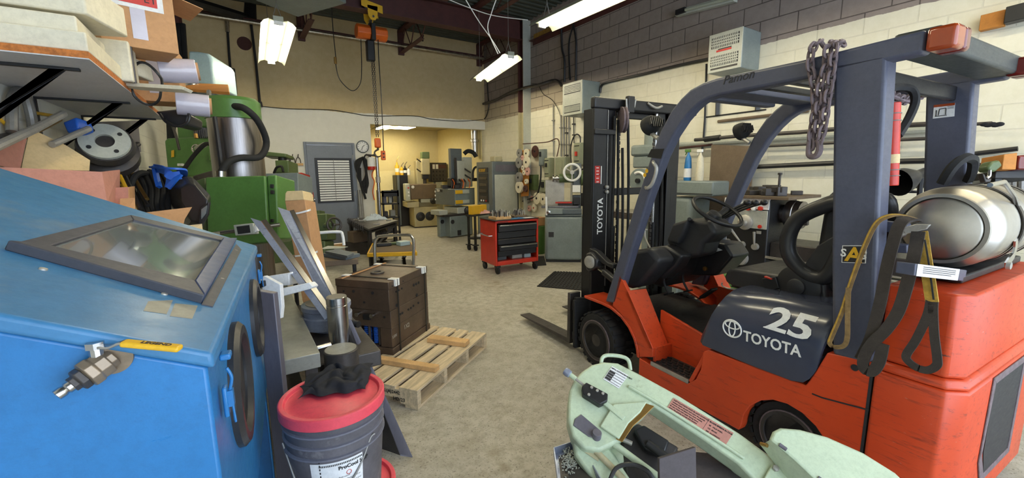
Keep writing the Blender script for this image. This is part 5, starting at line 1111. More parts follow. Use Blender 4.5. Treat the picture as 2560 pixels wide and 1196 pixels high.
def rag(label, c, w_, d_, h, m, seed):
    g = G(); n_ = 18; vs_ = []
    for j in range(n_+1):
        for i in range(n_+1):
            u, v = i/n_*2-1, j/n_*2-1; r_ = 1-max(abs(u), abs(v))**2
            vs_.append(V(c)+V((u*w_*(1+.2*NZ.noise(V((v*2, seed, 0)))), v*d_*(1+.2*NZ.noise(V((u*2, seed, 3)))), .002+h*r_*(.45+abs(NZ.noise(V((u*2.4, v*2.4, seed)))*1.6)))))
    g.add(vs_, [(j*(n_+1)+i, j*(n_+1)+i+1, (j+1)*(n_+1)+i+1, (j+1)*(n_+1)+i) for j in range(n_) for i in range(n_)]); return tag(g.o('shop_rag', m, None, sub=1, ang=180), label, 'rag')
rag('crumpled pale blue rag lying on the welding table', PZ(937, 549, .651), .2, .14, .10, 'rag', 3)
c = (s_[0]+s_[1])/2; solid('wooden_box', 'wooden box with white tins standing under the welding table', 'box', G().box((cq.x-.2, cq.y+.35, .34), (.30, .24, .2), (0, 0, 12)), 'bbrown', .005); solid('box_stand', 'dark stand under the wooden box below the welding table', 'stand', G().box((cq.x+.0, cq.y+.3, .119), (.85, .35, .236), (0, 0, -45)), 'dsteel', .005)
for i in range(5):
    g = G(); g.tor((cq.x+.12+i*.03, cq.y+.1+i*.02, .36), (1, .3, 0), .105, .014, 20, 6); solid('cable_loop', ('first', 'second', 'third', 'fourth', 'fifth')[i]+' loop of dark cable under the welding table, from the left', 'cable', g, 'dsteel', 0, 'cable loops under the welding table')
e = thing('black_rack', 'black steel rack with shelves of parts behind the welding table', 'rack', (2.55, 8.1, 0))
bf = BF((948, 600), (962, 604), (1003, 598), 477, ang=0)
for u in (0, .9):
    for v in (0, .9): bf.b(u, u+.1, v, v+.1, 0, bf.h).o('post', 'blk', e)
for z in (.15, .45, .72, .95):
    bf.b(0, 1, 0, 1, bf.h*z, bf.h*z+.03).o('shelf', 'blk', e)
bf.b(.0, 1, .0, .05, bf.h*.88, bf.h).o('apron', 'blk', e)
for i, (u, z, w_, h, m, lb) in enumerate(((.15, .72, .22, .16, 'slate', 'slotted grey angle plate on the black rack'), (.5, .72, .18, .2, 'lgrey', 'pale box on the upper shelf of the black rack'), (.55, .45, .3, .14, 'bench', 'grey casting on the middle shelf of the black rack'), (.2, .45, .2, .12, 'dsteel', 'dark casting at the left of the middle rack shelf'), (.3, .15, .4, .15, 'dsteel', 'dark casting on the bottom shelf of the black rack'))):
    solid('rack_part', lb, 'machine part', bf.b(u, u+w_, .3, .6, bf.h*z+.031, bf.h*z+.031+h), m, .006)
# wall things right of the door
e = thing('hose_hank', 'hank of black hose hanging on the back wall right of the door', 'hose', PY(908, 440, 9.2)); g = G()
for i in range(7): g.tube([PY(908, 393, 9.26-i*.01), PY(898-i*2+2, 410, 9.22), PY(894+i*2, 440+i*4, 9.2), PY(904+i, 456+i*4, 9.2), PY(914+i, 440+i*3, 9.2), PY(916-i, 405, 9.24), PY(908, 393, 9.26-i*.01)], .02, 6)
g.o('coils', 'rub', e); g = G(); g.tube([PY(900, 420, 9.18), PY(902, 460, 9.18), PY(910, 485, 9.18), PY(914, 498, 9.18)], .025, 8); g.tube([PY(914, 420, 9.18), PY(917, 460, 9.18), PY(915, 484, 9.18)], .022, 8); g.o('tail', 'rub', e)
e = thing('fire_extinguisher', 'white and red fire extinguisher hanging beside the alcove opening', 'fire extinguisher', PY(928, 428, 9.25)); c = PY(929, 425, 9.22); z2 = PY(929, 393, 9.22).z
G().lathe([(0, 0), (.075, 0), (.08, .02), (.08, z2-c.z-.08), (.05, z2-c.z-.02), (.02, z2-c.z), (0, z2-c.z)], c, (0, 0, 1), 24).o('cylinder', 'red', e); G().lathe([(.081, .07), (.081, .25)], c, (0, 0, 1), 24, cap=False).o('label', 'white', e); g = G(); q_ = V((c.x, c.y, z2)); g.tube([q_, q_+V((-.06, 0, .05)), q_+V((-.13, 0, 0)), q_+V((-.13, 0, -.25))], .014, 8); g.o('hose', 'rub', e); g = G(); g.box(q_+V((.03, 0, .04)), (.16, .03, .03), (0, -15, 0)); g.o('handle', 'blk', e); G().box(q_+V((0, -.06, -.07)), (.1, .01, .14)).o('tag', 'paper', e)
e = thing('jib_post', 'chrome pole with a short arm standing at the alcove corner', 'post', (2.55, 9.2, 0)); a, b = PY(945, 560, 9.2), PY(938, 390, 9.2); G().cyl((b.x+.03, 9.2, 0), (b.x+.03, 9.2, b.z), .035, n=14).o('pole', 'steel', e); g = G(); g.cyl((b.x+.03, 9.2, b.z), (b.x-.2, 9.16, b.z+.02), .02, n=8); g.o('arm', 'dsteel', e); G().cyl((b.x+.03, 9.2, b.z*.7), (b.x+.03, 9.2, b.z*.7+.12), .05, n=14).o('collar', 'zinc', e); g = G(); g.tube([PY(934, 425, 9.25), PY(930, 440, 9.2), PY(936, 455, 9.2), PY(932, 480, 9.22), PY(936, 500, 9.25)], .012, 6); g.o('rope', 'orange', e)
for i, (x0, x1) in enumerate(((897, 903), (902, 908))):
    a = PY(x0, 476, 9.27); b = PY(x1, 560, 9.1); g = G(); g.cyl(V((b.x, 9.05, 0)), a, .028, n=10); solid('steel_tube', ('left', 'right')[i]+' of the two grey tubes leaning on the wall under the hose hank', 'tube', g, 'galv', 0)
# ================================================================ machines in the alcove
e = thing('spark_eroder', 'cream spark erosion machine with a dark tank and two round grilles in the alcove', 'machine', PZ(1050, 565, 0))
bf = BF((1010, 556), (1036, 571), (1095, 562), 519, ang=-8); H = bf.h; nf = -bf.e2.normalized()
bf.px(1011, 1036, 1094, .03, H).o('base', 'beige', e, .01); q_ = bf.q
for u in (.26, .66):
    c = bf.fp(u, .52); G().lathe([(0, 0), (.125, 0), (.125, .012), (.11, .018), (0, .018)], c, nf, 28).o('fan_grille', 'blk', e, label='round black grille'); G().lathe([(0, .019), (.04, .019), (.04, .024), (0, .024)], c, nf, 14).o('fan_hub', 'dsteel', e)
bf.px(1014, 1038, 1093, 0, .03).o('plinth', 'dsteel', e)
bf.px(1003, 1018, 1048, H, bf.zp(1018, 506), -.02).o('knee', 'beige', e, .015); bf.px(1046, 1048, 1100, H, bf.zp(1060, 507), .1).o('saddle', 'beige', e, .012); zs = bf.q[5]
bf.px(1046, 1052, 1094, zs, zs+.12, .0).o('table', 'lgrey', e, .012)
c = bf.fp(.72, .3); G().lathe([(0, 0), (.085, 0), (.09, .06), (.05, .09), (0, .09)], c, nf, 20).o('handwheel', 'blk', e)
z0, z1 = bf.zp(1030, 499), bf.zp(1030, 461)
bf.px(1018, 1026, 1092, z0, z1, -.02).o('work_tank', 'greend' if 0 else 'bbrown', e, .02, label='dark olive work tank'); c = bf.fp(.1, .82)
G().lathe([(0, 0), (.04, 0), (.04, .01), (0, .012)], c, nf, 16).o('gauge', 'white', e)
bf.px(1008, 1014, 1026, z0-.03, z1+.02, -.04).o('tank_side', 'lgrey', e, .02, label='light control end of the tank')
for z, m in ((.3, 'white'), (.5, 'white'), (.75, 'red')): G().lathe([(0, 0), (.022, 0), (.022, .02), (0, .02)], bf.fp(.6, z), nf, 12).o('control_knob', m, e)
bf.px(9000.2, 1042, 1062, z1-.3, bf.zp(1042, 400), .5).o('column', 'beige', e, .02)
zc_, zh_, zt_ = bf.zp(1055, 396), bf.zp(1055, 437), bf.zp(1055, 379)
bf.px(1051, 1055, 1075, zh_, zc_, .1).o('head', 'beige', e, .02); bf.px(1050, 1055, 1074, zc_, zt_, .1).o('head_cap', 'greend', e, .015); bf.px(1054, 1057, 1072, zh_-.12, zh_, .15).o('quill_bellows', 'blk', e, .01)
c = bf.fp(.5, 0)+bf.e2*.1; G().cyl(V((c.x, c.y, z1)), c, .05, n=12).o('electrode_holder', 'dsteel', e)
for y in (405, 430): a = PD(1052, y, (bf.p(0, .1, 1)-EYE).dot(FW)); G().cyl(a, a+V((-.12, -.02, .08)), .018, n=8).o('clamp_lever', 'dsteel', e)
e = thing('dark_cabinet', 'tall black cabinet with bottles on top, left of the cream machine in the alcove', 'cabinet', PZ(1010, 555, 0))
P = PY(995, 500, 11.8); P2 = PY(1024, 500, 11.8); zt = PY(1010, 438, 11.8).z
G().bx(P.x, P2.x, 11.85, 12.19, .0, zt).o('body', 'blk', e, .01); G().bx(P.x-.0, P.x+.06, 11.76, 11.8, .04, zt).o('edge_trim', 'sgrey', e, .004)
for i, (dx, h, r, m, lb) in enumerate(((.07, .42, .06, 'yel', 'tall yellow bottle with a spout'), (.20, .28, .055, 'yel', 'short yellow bottle with a white band'), (.30, .3, .05, 'blk', 'black oil can with a thin spout'), (.40, .22, .05, 'white', 'small white bottle'))):
    c = V((P.x+dx, 11.95, zt+.001)); b_ = thing('bottle', lb+' standing on the black cabinet in the alcove', 'bottle', c, group='bottles on the black cabinet')
    G().lathe([(0, 0), (r, 0), (r, h*.6), (r*.4, h*.72), (r*.35, h*.85), (0, h*.85)], c, (0, 0, 1), 14).o('body', m, b_); G().tube([c+V((0, 0, h*.85)), c+V((.01, 0, h*1.0)), c+V((.07, 0, h*1.25))], .008, 6).o('spout', 'brass' if i == 0 else 'blk', b_); G().lathe([(r*1.01, h*.2), (r*1.01, h*.45)], c, (0, 0, 1), 14, cap=False).o('label', 'white', b_)
e = thing('control_console', 'black control console with dials between the two machines in the alcove', 'console', PZ(1098, 560, 0))
bf = BF((1079, 556), (1080, 558), (1118, 556), 408, ang=0); bf.B = V((PY(1077, 430, 11.5).x, 11.5, 0)); bf.e1 = V((PY(1117, 430, 11.5).x-bf.B.x, 0, 0)); bf.e2 = V((0, .14, 0)); h = PY(1097, 407, 11.5).z; bf.h = h; zb = PY(1097, 455, 11.5).z
bf.b(0, 1, 0, 1.5, zb, h).o('panel_box', 'blk', e, .015); bf.b(.03, .97, -.08, 0, zb+.03, h-.02).o('panel_rim', 'dsteel', e, .004); bf.b(.3, .7, .2, 1.4, 0, zb).o('pedestal', 'lgrey', e, .01); bf.b(.06, .94, -.12, -.08, h-.16, h-.06).o('name_strip', 'beam', e)
n_ = -bf.e2.normalized()
for i in range(4):
    for j in range(4):
        c = bf.p(.18+.2*i, -.12, zb+.08+.11*j)
        if j == 3 and i < 2: g = G(); bf.b(.1+.2*i, .25+.2*i, -.16, -.12, zb+.37, zb+.5).o('meter', 'white', e)
        elif j < 3: G().lathe([(0, 0), (.026, 0), (.022, .03), (0, .03)], c, n_, 12).o('dial', 'dsteel', e)
e = thing('spark_eroder', 'grey spark erosion machine with yellow latches on its tank, nearest in the alcove', 'machine', PZ(1150, 590, 0))
bf = BF((1100, 574), (1128, 596), (1184, 586), 552, ang=10); H = zat(1128, 542, bf.B); nf = -bf.e2.normalized(); ns = -bf.e1.normalized()
bf.px(1112, 1126, 1182, .02, H).o('base', 'mgrey', e, .02); fq = bf.q
G().lathe([(0, 0), (.05, 0), (.05, .008), (0, .008)], bf.fp(.10, .74), nf, 18).o('lifting_hole', 'ink', e); bf.face(.30, .46, .05, .3).o('foot_pocket', 'ink', e)
bf.px(1092, 1100, 1120, .02, H, .45).o('rear_base', 'mgrey', e, .02); G().lathe([(0, 0), (.05, 0), (.05, .008), (0, .008)], bf.fp(.3, .74), nf, 18).o('lifting_hole', 'ink', e)
bf.px(1090, 1110, 1186, H, H+.05, .0).o('way', 'dsteel', e, .01); bf.px(1076, 1099, 1120, H+.05, H+.16, -.05).o('table_front', 'lgrey', e, .015); bf.px(1110, 1144, 1182, H+.05, H+.20, -.05).o('saddle', 'lgrey', e, .02)
G().lathe([(0, 0), (.09, 0), (.1, .06), (.05, .1), (0, .1)], bf.fp(.62, .4), nf, 20).o('handwheel', 'blk', e)
z0, z1 = bf.zp(1138, 515, -.1), bf.zp(1138, 473, -.1)
bf.px(1088, 1138, 1187, z0, z1, -.1).o('work_tank', 'mgrey', e, .012)
for z in (.10, .70): bf.face(.0, .36, z, z+.22, .02).o('latch', 'yel', e, .006, label='yellow tank latch'); bf.face(.36, .7, z, z+.22, .016).o('latch_plate', 'lgrey', e, .006)
bf.side(.02, .98, .03, .97, .008).o('tank_door', 'sgrey', e, .006); bf.side(.60, .92, .78, .95, .012).o('badge', 'ink', e)
text('XBA', .085, e, 'white', bf.p(bf.q[0], bf.q[2]+(bf.q[3]-bf.q[2])*.9, bf.q[4]+(bf.q[5]-bf.q[4])*.8)+ns*.0135, -bf.e2, V((0, 0, 1)), bold=.001, sx=.9)
for z in (.25, .5, .75): bf.side(.95, .985, z, z+.1, .02).o('port', 'white', e)
zt = bf.zp(1130, 371, .7); bf.px(1122, 1128, 1156, z1-.2, zt, .7).o('column', 'sgrey', e, .012)
bf.px(1140, 1144, 1162, z1+.12, bf.zp(1150, 402, .5), .5).o('head_slide', 'lgrey', e, .012); bf.px(1137, 1138, 1142, z1+.2, z1+.72, .52).o('rack_bar', 'dsteel', e)
bf.px(9000.25, 1160, 1181, z1+.02, bf.zp(1172, 393, .7), .7).o('generator_cabinet', 'lgrey', e, .015)
for z in (.42, .62): a = bf.fp(.05, z); G().cyl(a, a+nf*.08+V((.12, 0, -.1)), .018, n=8).o('lever', 'blk', e)
a = bf.fp(.55, .5); g = G(); g.tube([a+V((.4, 0, .12)), a+V((.15, -.1, .12)), a+V((.02, -.2, .02)), a+V((0, -.22, -.15))], .028, 8); g.box(a+V((.12, -.22, -.18)), (.24, .1, .08)); g.o('lamp_arm', 'blk', e)
bf.px(1088, 1138, 1187, z1, z1+.006, -.1).o('tank_floor', 'dsteel', e); fq = bf.q
rz_ = random.Random(2)
for i in range(8): a = bf.p(fq[0]+(fq[1]-fq[0])*(.1+.1*i), fq[2]+(fq[3]-fq[2])*.3*rz_.random(), z1); g = G(); g.tube([a, a+V((.03, 0, .14)), a+V((-.02, 0, .22)), a+V((.05, .1, .16))], .012, 5); g.o('wire', 'orange' if i % 2 else 'dsteel', e)
for i in range(7): a = bf.p(fq[0]+(fq[1]-fq[0])*.1*i, fq[2]+(fq[3]-fq[2])*(.05+.8*rz_.random()), z1+.006); G().box(a+V((0, 0, .04)), (.14, .1, .08)).o('fixture', 'dsteel', e, .006)
bf.px(1118, 1128, 1142, z1+.05, z1+.25, .4).o('tool_head', 'blk', e, .01)
g = G(); g.tube([PD(1160, 385, 10.2), PD(1170, 378, 10.2), PD(1183, 382, 10.2), PD(1190, 392, 10.2)], .05, 8); solid('black_duct', 'black bent hose between the grey machine and the foil flue', 'hose', g, 'rub', 0)
c = PY(1195, 392, 9.62); c.x = min(c.x, 5.15); zt = 2.759; g = G(); g.lathe([(.085, 0), (.085, .35), (.105, .36), (.105, .42), (.085, .43), (.085, zt-c.z)], (c.x, c.y, c.z), (0, 0, 1), 20); solid('flue_duct', 'shiny silver flue pipe rising at the right of the alcove', 'duct', g, 'steel', 0)
cable('grey wires hanging beside the silver flue', [PY(x, y, 9.6) for x, y in ((1206, 330), (1208, 355), (1203, 372), (1209, 395), (1212, 430))], .01, 'galv')
e = thing('ceiling_light', 'lit flat light panel on the alcove ceiling', 'lamp', PZ(995, 315, 2.75)); a, b = PZ(966, 314, 2.74), PZ(1027, 318, 2.74); G().bx(a.x-.0, b.x, a.y-.35, a.y+.35, 2.70, 2.759).o('frame', 'white', e, .004); G().bx(a.x+.02, b.x-.02, a.y-.33, a.y+.33, 2.694, 2.70).o('diffuser', 'tubew', e)
fixture((3.3, 11.6, 2.70), (3.3, 10.2, 2.70), 'lit twin fluorescent lamp under the alcove ceiling, hidden by the opening header', chains=False)
# grey electrical cabinet
e = thing('control_cabinet', 'tall dark grey control cabinet with a light side panel beside the black cart', 'cabinet', PZ(1232, 560, 0))
bf = BF((1194, 574), (1232, 609), (1297, 600), 404, ang=0); H = PY(1232, 404, bf.B.y).z
bf.px(1193, 1232, 1297, 0, H).o('body', 'sgrey', e, .012); ns = -bf.e1.normalized()
bf.face(.08, .94, .1, .84, .012).o('side_panel', 'lgrey', e, .004); bf.face(.12, .92, .88, .96, .006).o('vent_strip', 'slate', e)
uf = lambda v0, v1, z0, z1, m, nm, d=.012: bf.side(v0, v1, z0, z1, d).o(nm, m, e, .002)
uf(.25, .85, .5, .86, 'ink', 'instrument_panel'); uf(.25, .85, .87, .93, 'ink', 'name_plate', .014); uf(.2, .9, .1, .48, 'mgrey', 'lower_door')
u0, u1, v0, v1, a0, a1 = bf.q; text('ELCROUIT', .085, e, 'yel', bf.p(u0, v0+(v1-v0)*.80, H*.88)+ns*.0155, -bf.e2, V((0, 0, 1)), bold=.001, sx=.72)
for z in (.54, .62, .70, .78): uf(.32, .78, z, z+.035, 'dsteel', 'instrument_row', .02)
for v, z, m in ((.35, .51, 'red'), (.5, .51, 'white'), (.65, .51, 'white')): uf(v, v+.06, z, z+.02, m, 'indicator', .024)
uf(.72, .82, .44, .47, 'ink', 'door_handle', .03)
solid('spare_parts', 'heap of pale scraps on top of the control cabinet', 'parts', bf.b(.3, .6, .3, .6, H+.001, H+.12), 'beige', .02)
# ================================================================ red tool cart with tools
e = thing('tool_cart', 'red rolling tool cart with black drawers and tools on top', 'tool cart', PZ(1275, 680, 0))
WHR = .055
bf = BF((1203, 665), (1240, 688), (1346, 673), 556, .0); TC = bf
B_ = PZ(1237, 690, 0); H = zat(1240, 554, bf.B); z0 = .13
bf.b(0, .04, 0, 1, z0, H).o('side_panel', 'red', e, .006); bf.b(.96, 1, 0, 1, z0, H).o('side_panel', 'red', e, .006); bf.b(.04, .96, .94, 1, z0, H).o('back_panel', 'red', e); bf.b(.04, .96, 0, .94, z0, z0+.06).o('bottom_tray', 'red', e, .004); bf.b(0, 1, 0, 1, H-.035, H).o('top_frame', 'red', e, .006); bf.b(-.015, 1.015, -.02, 1.02, H+.0005, H+.012).o('top_mat', 'blk', e, .003)
text('INTERNATIONAL', .022, e, 'ink', bf.p(.06, -.004, H-.03), bf.e1, V((0, 0, 1)), bold=.0006)
zz = [.36, .50, .59, .70, .83, .93]
for i, (a, b, out) in enumerate(((.335, .44, 0), (.45, .545, .10), (.555, .66, 0), (.67, .79, .0), (.80, .93, .06))):
    d_ = bf.b(.06, .94, -out, .9, H*a, H*b).o('drawer', 'blk', e, .004)
    if i in (1, 4): bf.b(.08, .92, -out-.03, -out, H*b-.022, H*b-.006).o('drawer_pull', 'steel', d_, .003)
    else: bf.b(.07, .93, -out-.015, -out, H*b-.014, H*b-.004).o('drawer_pull', 'dsteel', d_, .003)
WM
a, b = bf.p(-.02, .15, H*.72), bf.p(-.02, .8, H*.72); d_ = -bf.e1.normalized(); G().tube([a, a+d_*.05, b+d_*.05, b], .01, 8, 0).o('side_handle', 'steel', e)
for u in (.06, .94):
    for v in (.06, .9):
        c = bf.p(u, v, 0); w_ = G(); g = G(); g.box(c+V((0, 0, .115)), (.07, .07, .03)); g.box(c+V((.0, .0, .085)), (.035, .05, .06)); ca = g.o('caster', 'blk', e, .003); G().cyl(c+V((-.016, 0, WHR)), c+V((.016, 0, WHR)), WHR, n=18).o('wheel', 'rub', ca, .004)
for i, (u, v, w_, d2, h, m, lb) in enumerate(((.12, .2, .2, .2, .05, 'sgrey', 'dark box at the left of the cart bottom tray'), (.45, .2, .24, .35, .07, 'lgrey', 'grey box in the middle of the cart bottom tray'), (.72, .15, .16, .25, .06, 'cyan', 'pale blue box at the right of the cart bottom tray'))):
    solid('small_box', lb, 'box', bf.b(u, u+w_, v, v+d2, z0+.061, z0+.061+h), m, .004)
zt = H+.0125
solid('tool_tray', 'wooden tray full of cutters at the left of the red cart top', 'tray', bf.b(.06, .40, .1, .6, zt, zt+.035), 'woodl', .002)
solid('tool_tray', 'dark tray of cutters at the right of the red cart top', 'tray', bf.b(.56, .88, .35, .8, zt, zt+.03), 'bbrown', .002)
rt_ = random.Random(8)
for k, (u0, u1, v0, v1, n_, zq) in enumerate(((.08, .38, .14, .56, 46, .036), (.58, .86, .4, .75, 30, .031))):
    for i in range(n_):
        u, v = u0+rt_.random()*(u1-u0), v0+rt_.random()*(v1-v0); p_ = bf.p(u, v, zt+zq); h = .05+rt_.random()*.05; tl = V((rt_.uniform(-.015, .015), rt_.uniform(-.015, .015), h))
        o = G().cyl(p_, p_+tl, .005+rt_.random()*.003, n=7).o('end_mill', 'zinc' if rt_.random() < .6 else 'dsteel')
        tag(o, ('upright cutter in the wooden tray on the red cart', 'upright cutter in the dark tray on the red cart')[k], 'cutter', ('cutters in the wooden tray', 'cutters in the dark tray')[k])
rag('white rag heaped behind the cutters on the red cart', bf.p(.47, .6, zt), .07, .06, .07, 'gwheel', 9); rag('blue rag at the front of the red cart top', bf.p(.55, .12, zt), .13, .05, .012, 'blue', 4)
solid('paper_sheet', 'white sheet of paper at the front corner of the red cart', 'paper', bf.b(.66, .92, .03, .25, zt, zt+.003), 'paper')
# black cart with yellow box
e = thing('black_cart', 'black steel cart with a yellow box behind the red tool cart', 'cart', PZ(1190, 625, 0))
bf = BF((1170, 612), (1188, 628), (1250, 612), 538); H = bf.h
bf.b(-.05, 1, -.05, 1, H-.03, H).o('top', 'blk', e, .004); bf.b(0, 1, 0, 1, .22, .25).o('lower_shelf', 'blk', e, .004)
for u in (0, .93):
    for v in (0, .9):
        bf.b(u, u+.07, v, v+.1, .12, H-.03).o('leg', 'blk', e); c = bf.p(u+.03, v+.05, 0); g = G(); g.box(c+V((0, 0, .11)), (.1, .1, .02)); g.box(c+V((0, 0, .08)), (.03, .06, .06)); ca = g.o('caster', 'blk', e, .003); G().cyl(c+V((-.018, 0, .055)), c+V((.018, 0, .055)), .055, n=18).o('wheel', 'rub', ca, .004)
solid('yellow_box', 'yellow cardboard box standing on the black cart', 'box', bf.b(0, .55, .25, .8, H+.001, H+.17), 'yel', .006)
solid('white_tray', 'small white tray on the lower shelf of the black cart', 'tray', bf.b(.2, .7, .1, .5, .251, .29), 'white', .006); rag('pinkish rag in front of the yellow box on the black cart', bf.p(.42, .08, H+.001), .13, .06, .06, 'pink', 6)
# ================================================================ surface grinder
e = thing('surface_grinder', 'grey surface grinder with a white handwheel and green motor beside the mast', 'grinder', PZ(1410, 655, 0))
bf = BF((1357, 640), (1362, 656), (1455, 657), 541); H = zat(1362, 541, bf.B); bf.e2 = V((-bf.e1.y, bf.e1.x, 0)).normalized()*.62
bf.b(0, 1, 0, 1, .03, H).o('base_cabinet', 'mgrey', e, .05, 4); bf.b(.03, .97, .03, .97, 0, .03).o('plinth', 'blk', e); bf.b(.1, .24, -.006, 0, H*.55, H*.66).o('vent', 'ink', e); bf.b(-.0, 1.0, -.01, 1, H, H+.02).o('cabinet_top', 'sgrey', e, .01)
bf.b(.04, .98, .1, .95, H+.02, H+.12).o('saddle', 'sgrey', e, .015); bf.b(.02, .48, -.02, .1, H+.03, H+.13).o('apron_box', 'mgrey', e, .012); G().lathe([(0, 0), (.03, 0), (.03, .02), (0, .03)], bf.p(.1, -.02, H+.07), -bf.e2.normalized(), 14).o('knob', 'steel', e)
bf.b(-.1, .9, .25, .6, H+.12, H+.16).o('table', 'steelb', e, .006); bf.b(.35, .75, .3, .55, H+.16, H+.22).o('magnetic_chuck', 'dsteel', e, .006); bf.b(.28, .72, .24, .3, H+.2, H+.225).o('red_rail', 'red', e, .003)
cz = H+.02; top = zat(1362, 408, bf.B)
bf.b(.74, .98, .45, .95, cz, top).o('column', 'sgrey', e, .02); bf.b(.70, .76, .5, .9, cz, top-.05).o('column_way', 'lgrey', e, .006)
hz_ = zat(1362, 447, bf.B); c0 = bf.p(.2, .5, hz_); c1 = bf.p(.78, .5, hz_); c2 = bf.p(1.42, .5, hz_)
G().cyl(bf.p(.38, .5, hz_), c1, .075, n=22).o('spindle_housing', 'greend', e); G().cyl(bf.p(.96, .5, hz_), c2, .125, n=26).o('motor', 'greend', e, .01); g = G(); g.cyl(c0, bf.p(.38, .5, hz_), .03, n=14); g.cyl(c0, c0+bf.e1.normalized()*.02, .06, n=16); g.cyl(bf.p(.3, .5, hz_), bf.p(.33, .5, hz_), .06, n=16); g.o('spindle_nose', 'steel', e)
P = [bf.p(-.0, .58, zat(1362, 522, bf.B)-.05), bf.p(.52, .58, zat(1362, 522, bf.B)-.05), bf.p(.52, .58, zat(1362, 452, bf.B)), bf.p(-.0, .58, zat(1362, 452, bf.B))]; plate(P, .01).o('splash_guard', 'zinc', e)
c = bf.p(.72, .28, zat(1362, 432, bf.B)); n_ = -bf.e2.normalized(); G().tor(c, n_, .135, .02, 32, 8).o('handwheel_rim', 'white', e); g = G(); u, w_, _ = basis(n_)
for k in range(3): g.cyl(c, c+(u*cos(k*2.1+.5)+w_*sin(k*2.1+.5))*.135, .016, n=8)
g.cyl(c-n_*.14, c+n_*.03, .035, n=14); g.o('handwheel_spokes', 'zinc', e)
bf.b(.74, .95, .36, .45, zat(1362, 483, bf.B), zat(1362, 465, bf.B)).o('data_plate', 'white', e); bf.b(.74, .95, .34, .45, zat(1362, 490, bf.B), zat(1362, 484, bf.B)).o('brand_strip', 'beige', e); bf.b(.76, .95, .3, .45, zat(1362, 515, bf.B), zat(1362, 497, bf.B)).o('lamp_box', 'blk', e, .01)
G().cyl(bf.p(1.05, .6, H+.14), bf.p(1.05, .6, H+.36), .055, n=14).o('oil_unit', 'dsteel', e, .01); G().cyl(bf.p(.05, .0, H+.02), bf.p(.03, -.02, H+.32), .018, n=8).o('side_lever', 'white', e)
e = thing('steel_screen', 'black steel screen with a chrome handle between the grinder and the forklift mast', 'screen', PZ(1470, 650, 0)); b0 = bf.p(1.06, .35, 0); zt = zat(1465, 536, b0); g = G(); u = bf.e1.normalized(); w_ = bf.e2.normalized(); g.hex([b0, b0+u*.45, b0+u*.45+w_*.05, b0+w_*.05, b0+V((0, 0, zt)), b0+u*.45+V((0, 0, zt)), b0+u*.45+w_*.05+V((0, 0, zt)), b0+w_*.05+V((0, 0, zt))]); g.o('sheet', 'blk', e, .004)
g = G(); q = b0+u*.06-w_*.01+V((0, 0, zt-.13)); g.box(q, (.10, .02, .02)); g.box(q+V((.04, 0, .07)), (.03, .02, .04)); g.o('handle', 'steel', e, .004)
# bin behind the red cart
e = thing('green_bin', 'green tub with a carton on it between the red cart and the grinder', 'bin', PZ(1352, 650, 0)); c = PZ(1353, 640, 0)+V((.1, .25, 0)); G().lathe([(0, 0), (.14, 0), (.17, .5), (.18, .5), (.18, .52), (.0, .52)], c, (0, 0, 1), 24).o('tub', 'green', e); G().box(c+V((0, 0, .60)), (.25, .2, .15)).o('carton', 'card', e, .004)
# rubber floor mats
def rmat(label, px):
    e = thing('floor_mat', label, 'mat', PZ(*px[0], 0), group=None); P = [PZ(x, y, .014) for x, y in px]
    G().prism([p-V((0, 0, .0135)) for p in P], (0, 0, .006)).o('mat_base', 'mat', e)
    n_ = 16; g = G()
    for i in range(n_):
        f = (i+.25)/n_; f2 = (i+.8)/n_; a, b, c, d_ = P[0]*(1-f)+P[1]*f, P[0]*(1-f2)+P[1]*f2, P[3]*(1-f2)+P[2]*f2, P[3]*(1-f)+P[2]*f; g.prism([p-V((0, 0, .0075)) for p in (a, b, c, d_)], (0, 0, .007))
    for i in range(12):
        f = (i+.3)/12; f2 = (i+.6)/12; a, b, c, d_ = P[0]*(1-f)+P[3]*f, P[0]*(1-f2)+P[3]*f2, P[1]*(1-f2)+P[2]*f2, P[1]*(1-f)+P[2]*f; g.prism([p-V((0, 0, .0075)) for p in (a, b, c, d_)], (0, 0, .005))
    g.o('ribs', 'rub', e)
rmat('dark ribbed rubber floor mat left of the forklift mast', ((1342, 715), (1490, 728), (1500, 682), (1385, 678)))
rmat('narrow rubber floor mat between red cart and grinder', ((1340, 664), (1366, 662), (1360, 640), (1344, 640)))
# ================================================================ milling machine and lathe behind the forklift
e = thing('milling_machine', 'grey green turret milling machine seen through the forklift mast', 'milling machine', (4.6, 4.6, 0))
MX_ = 4.55
a, b = PX(1690, 473, MX_), PX(1782, 473, MX_); zt, zb_ = PX(1735, 453, MX_).z, PX(1735, 490, MX_).z
yr = a.y+.35
g = G(); g.bx(MX_, MX_+.34, b.y, PX(1592, 450, MX_).y-.1, zb_, zt); g.o('ram', 'mgrey', e, .02); G().bx(MX_-.004, MX_, b.y, a.y+.4, zb_+.02, zb_+.03).o('ram_groove', 'ink', e)
yh = PX(1604, 400, MX_).y; zh = PX(1604, 390, MX_).z
G().bx(MX_+.02, MX_+.36, yh-.17, yh+.17, PX(1604, 420, MX_).z, PX(1604, 390, MX_).z).o('head', 'greend' if 0 else 'mgrey', e, .02); G().bx(MX_-.0, MX_+.34, yh-.3, yh+.2, PX(1604, 390, MX_).z, PX(1604, 362, MX_).z).o('pulley_housing', 'mgrey', e, .03)
c = V((MX_+.18, yh-.05, PX(1604, 362, MX_).z)); G().lathe([(0, 0), (.13, 0), (.13, .24), (.12, .27), (.125, .28), (.125, .34), (.10, .37), (0, .37)], c, (0, 0, 1), 26).o('motor', 'mgrey', e)
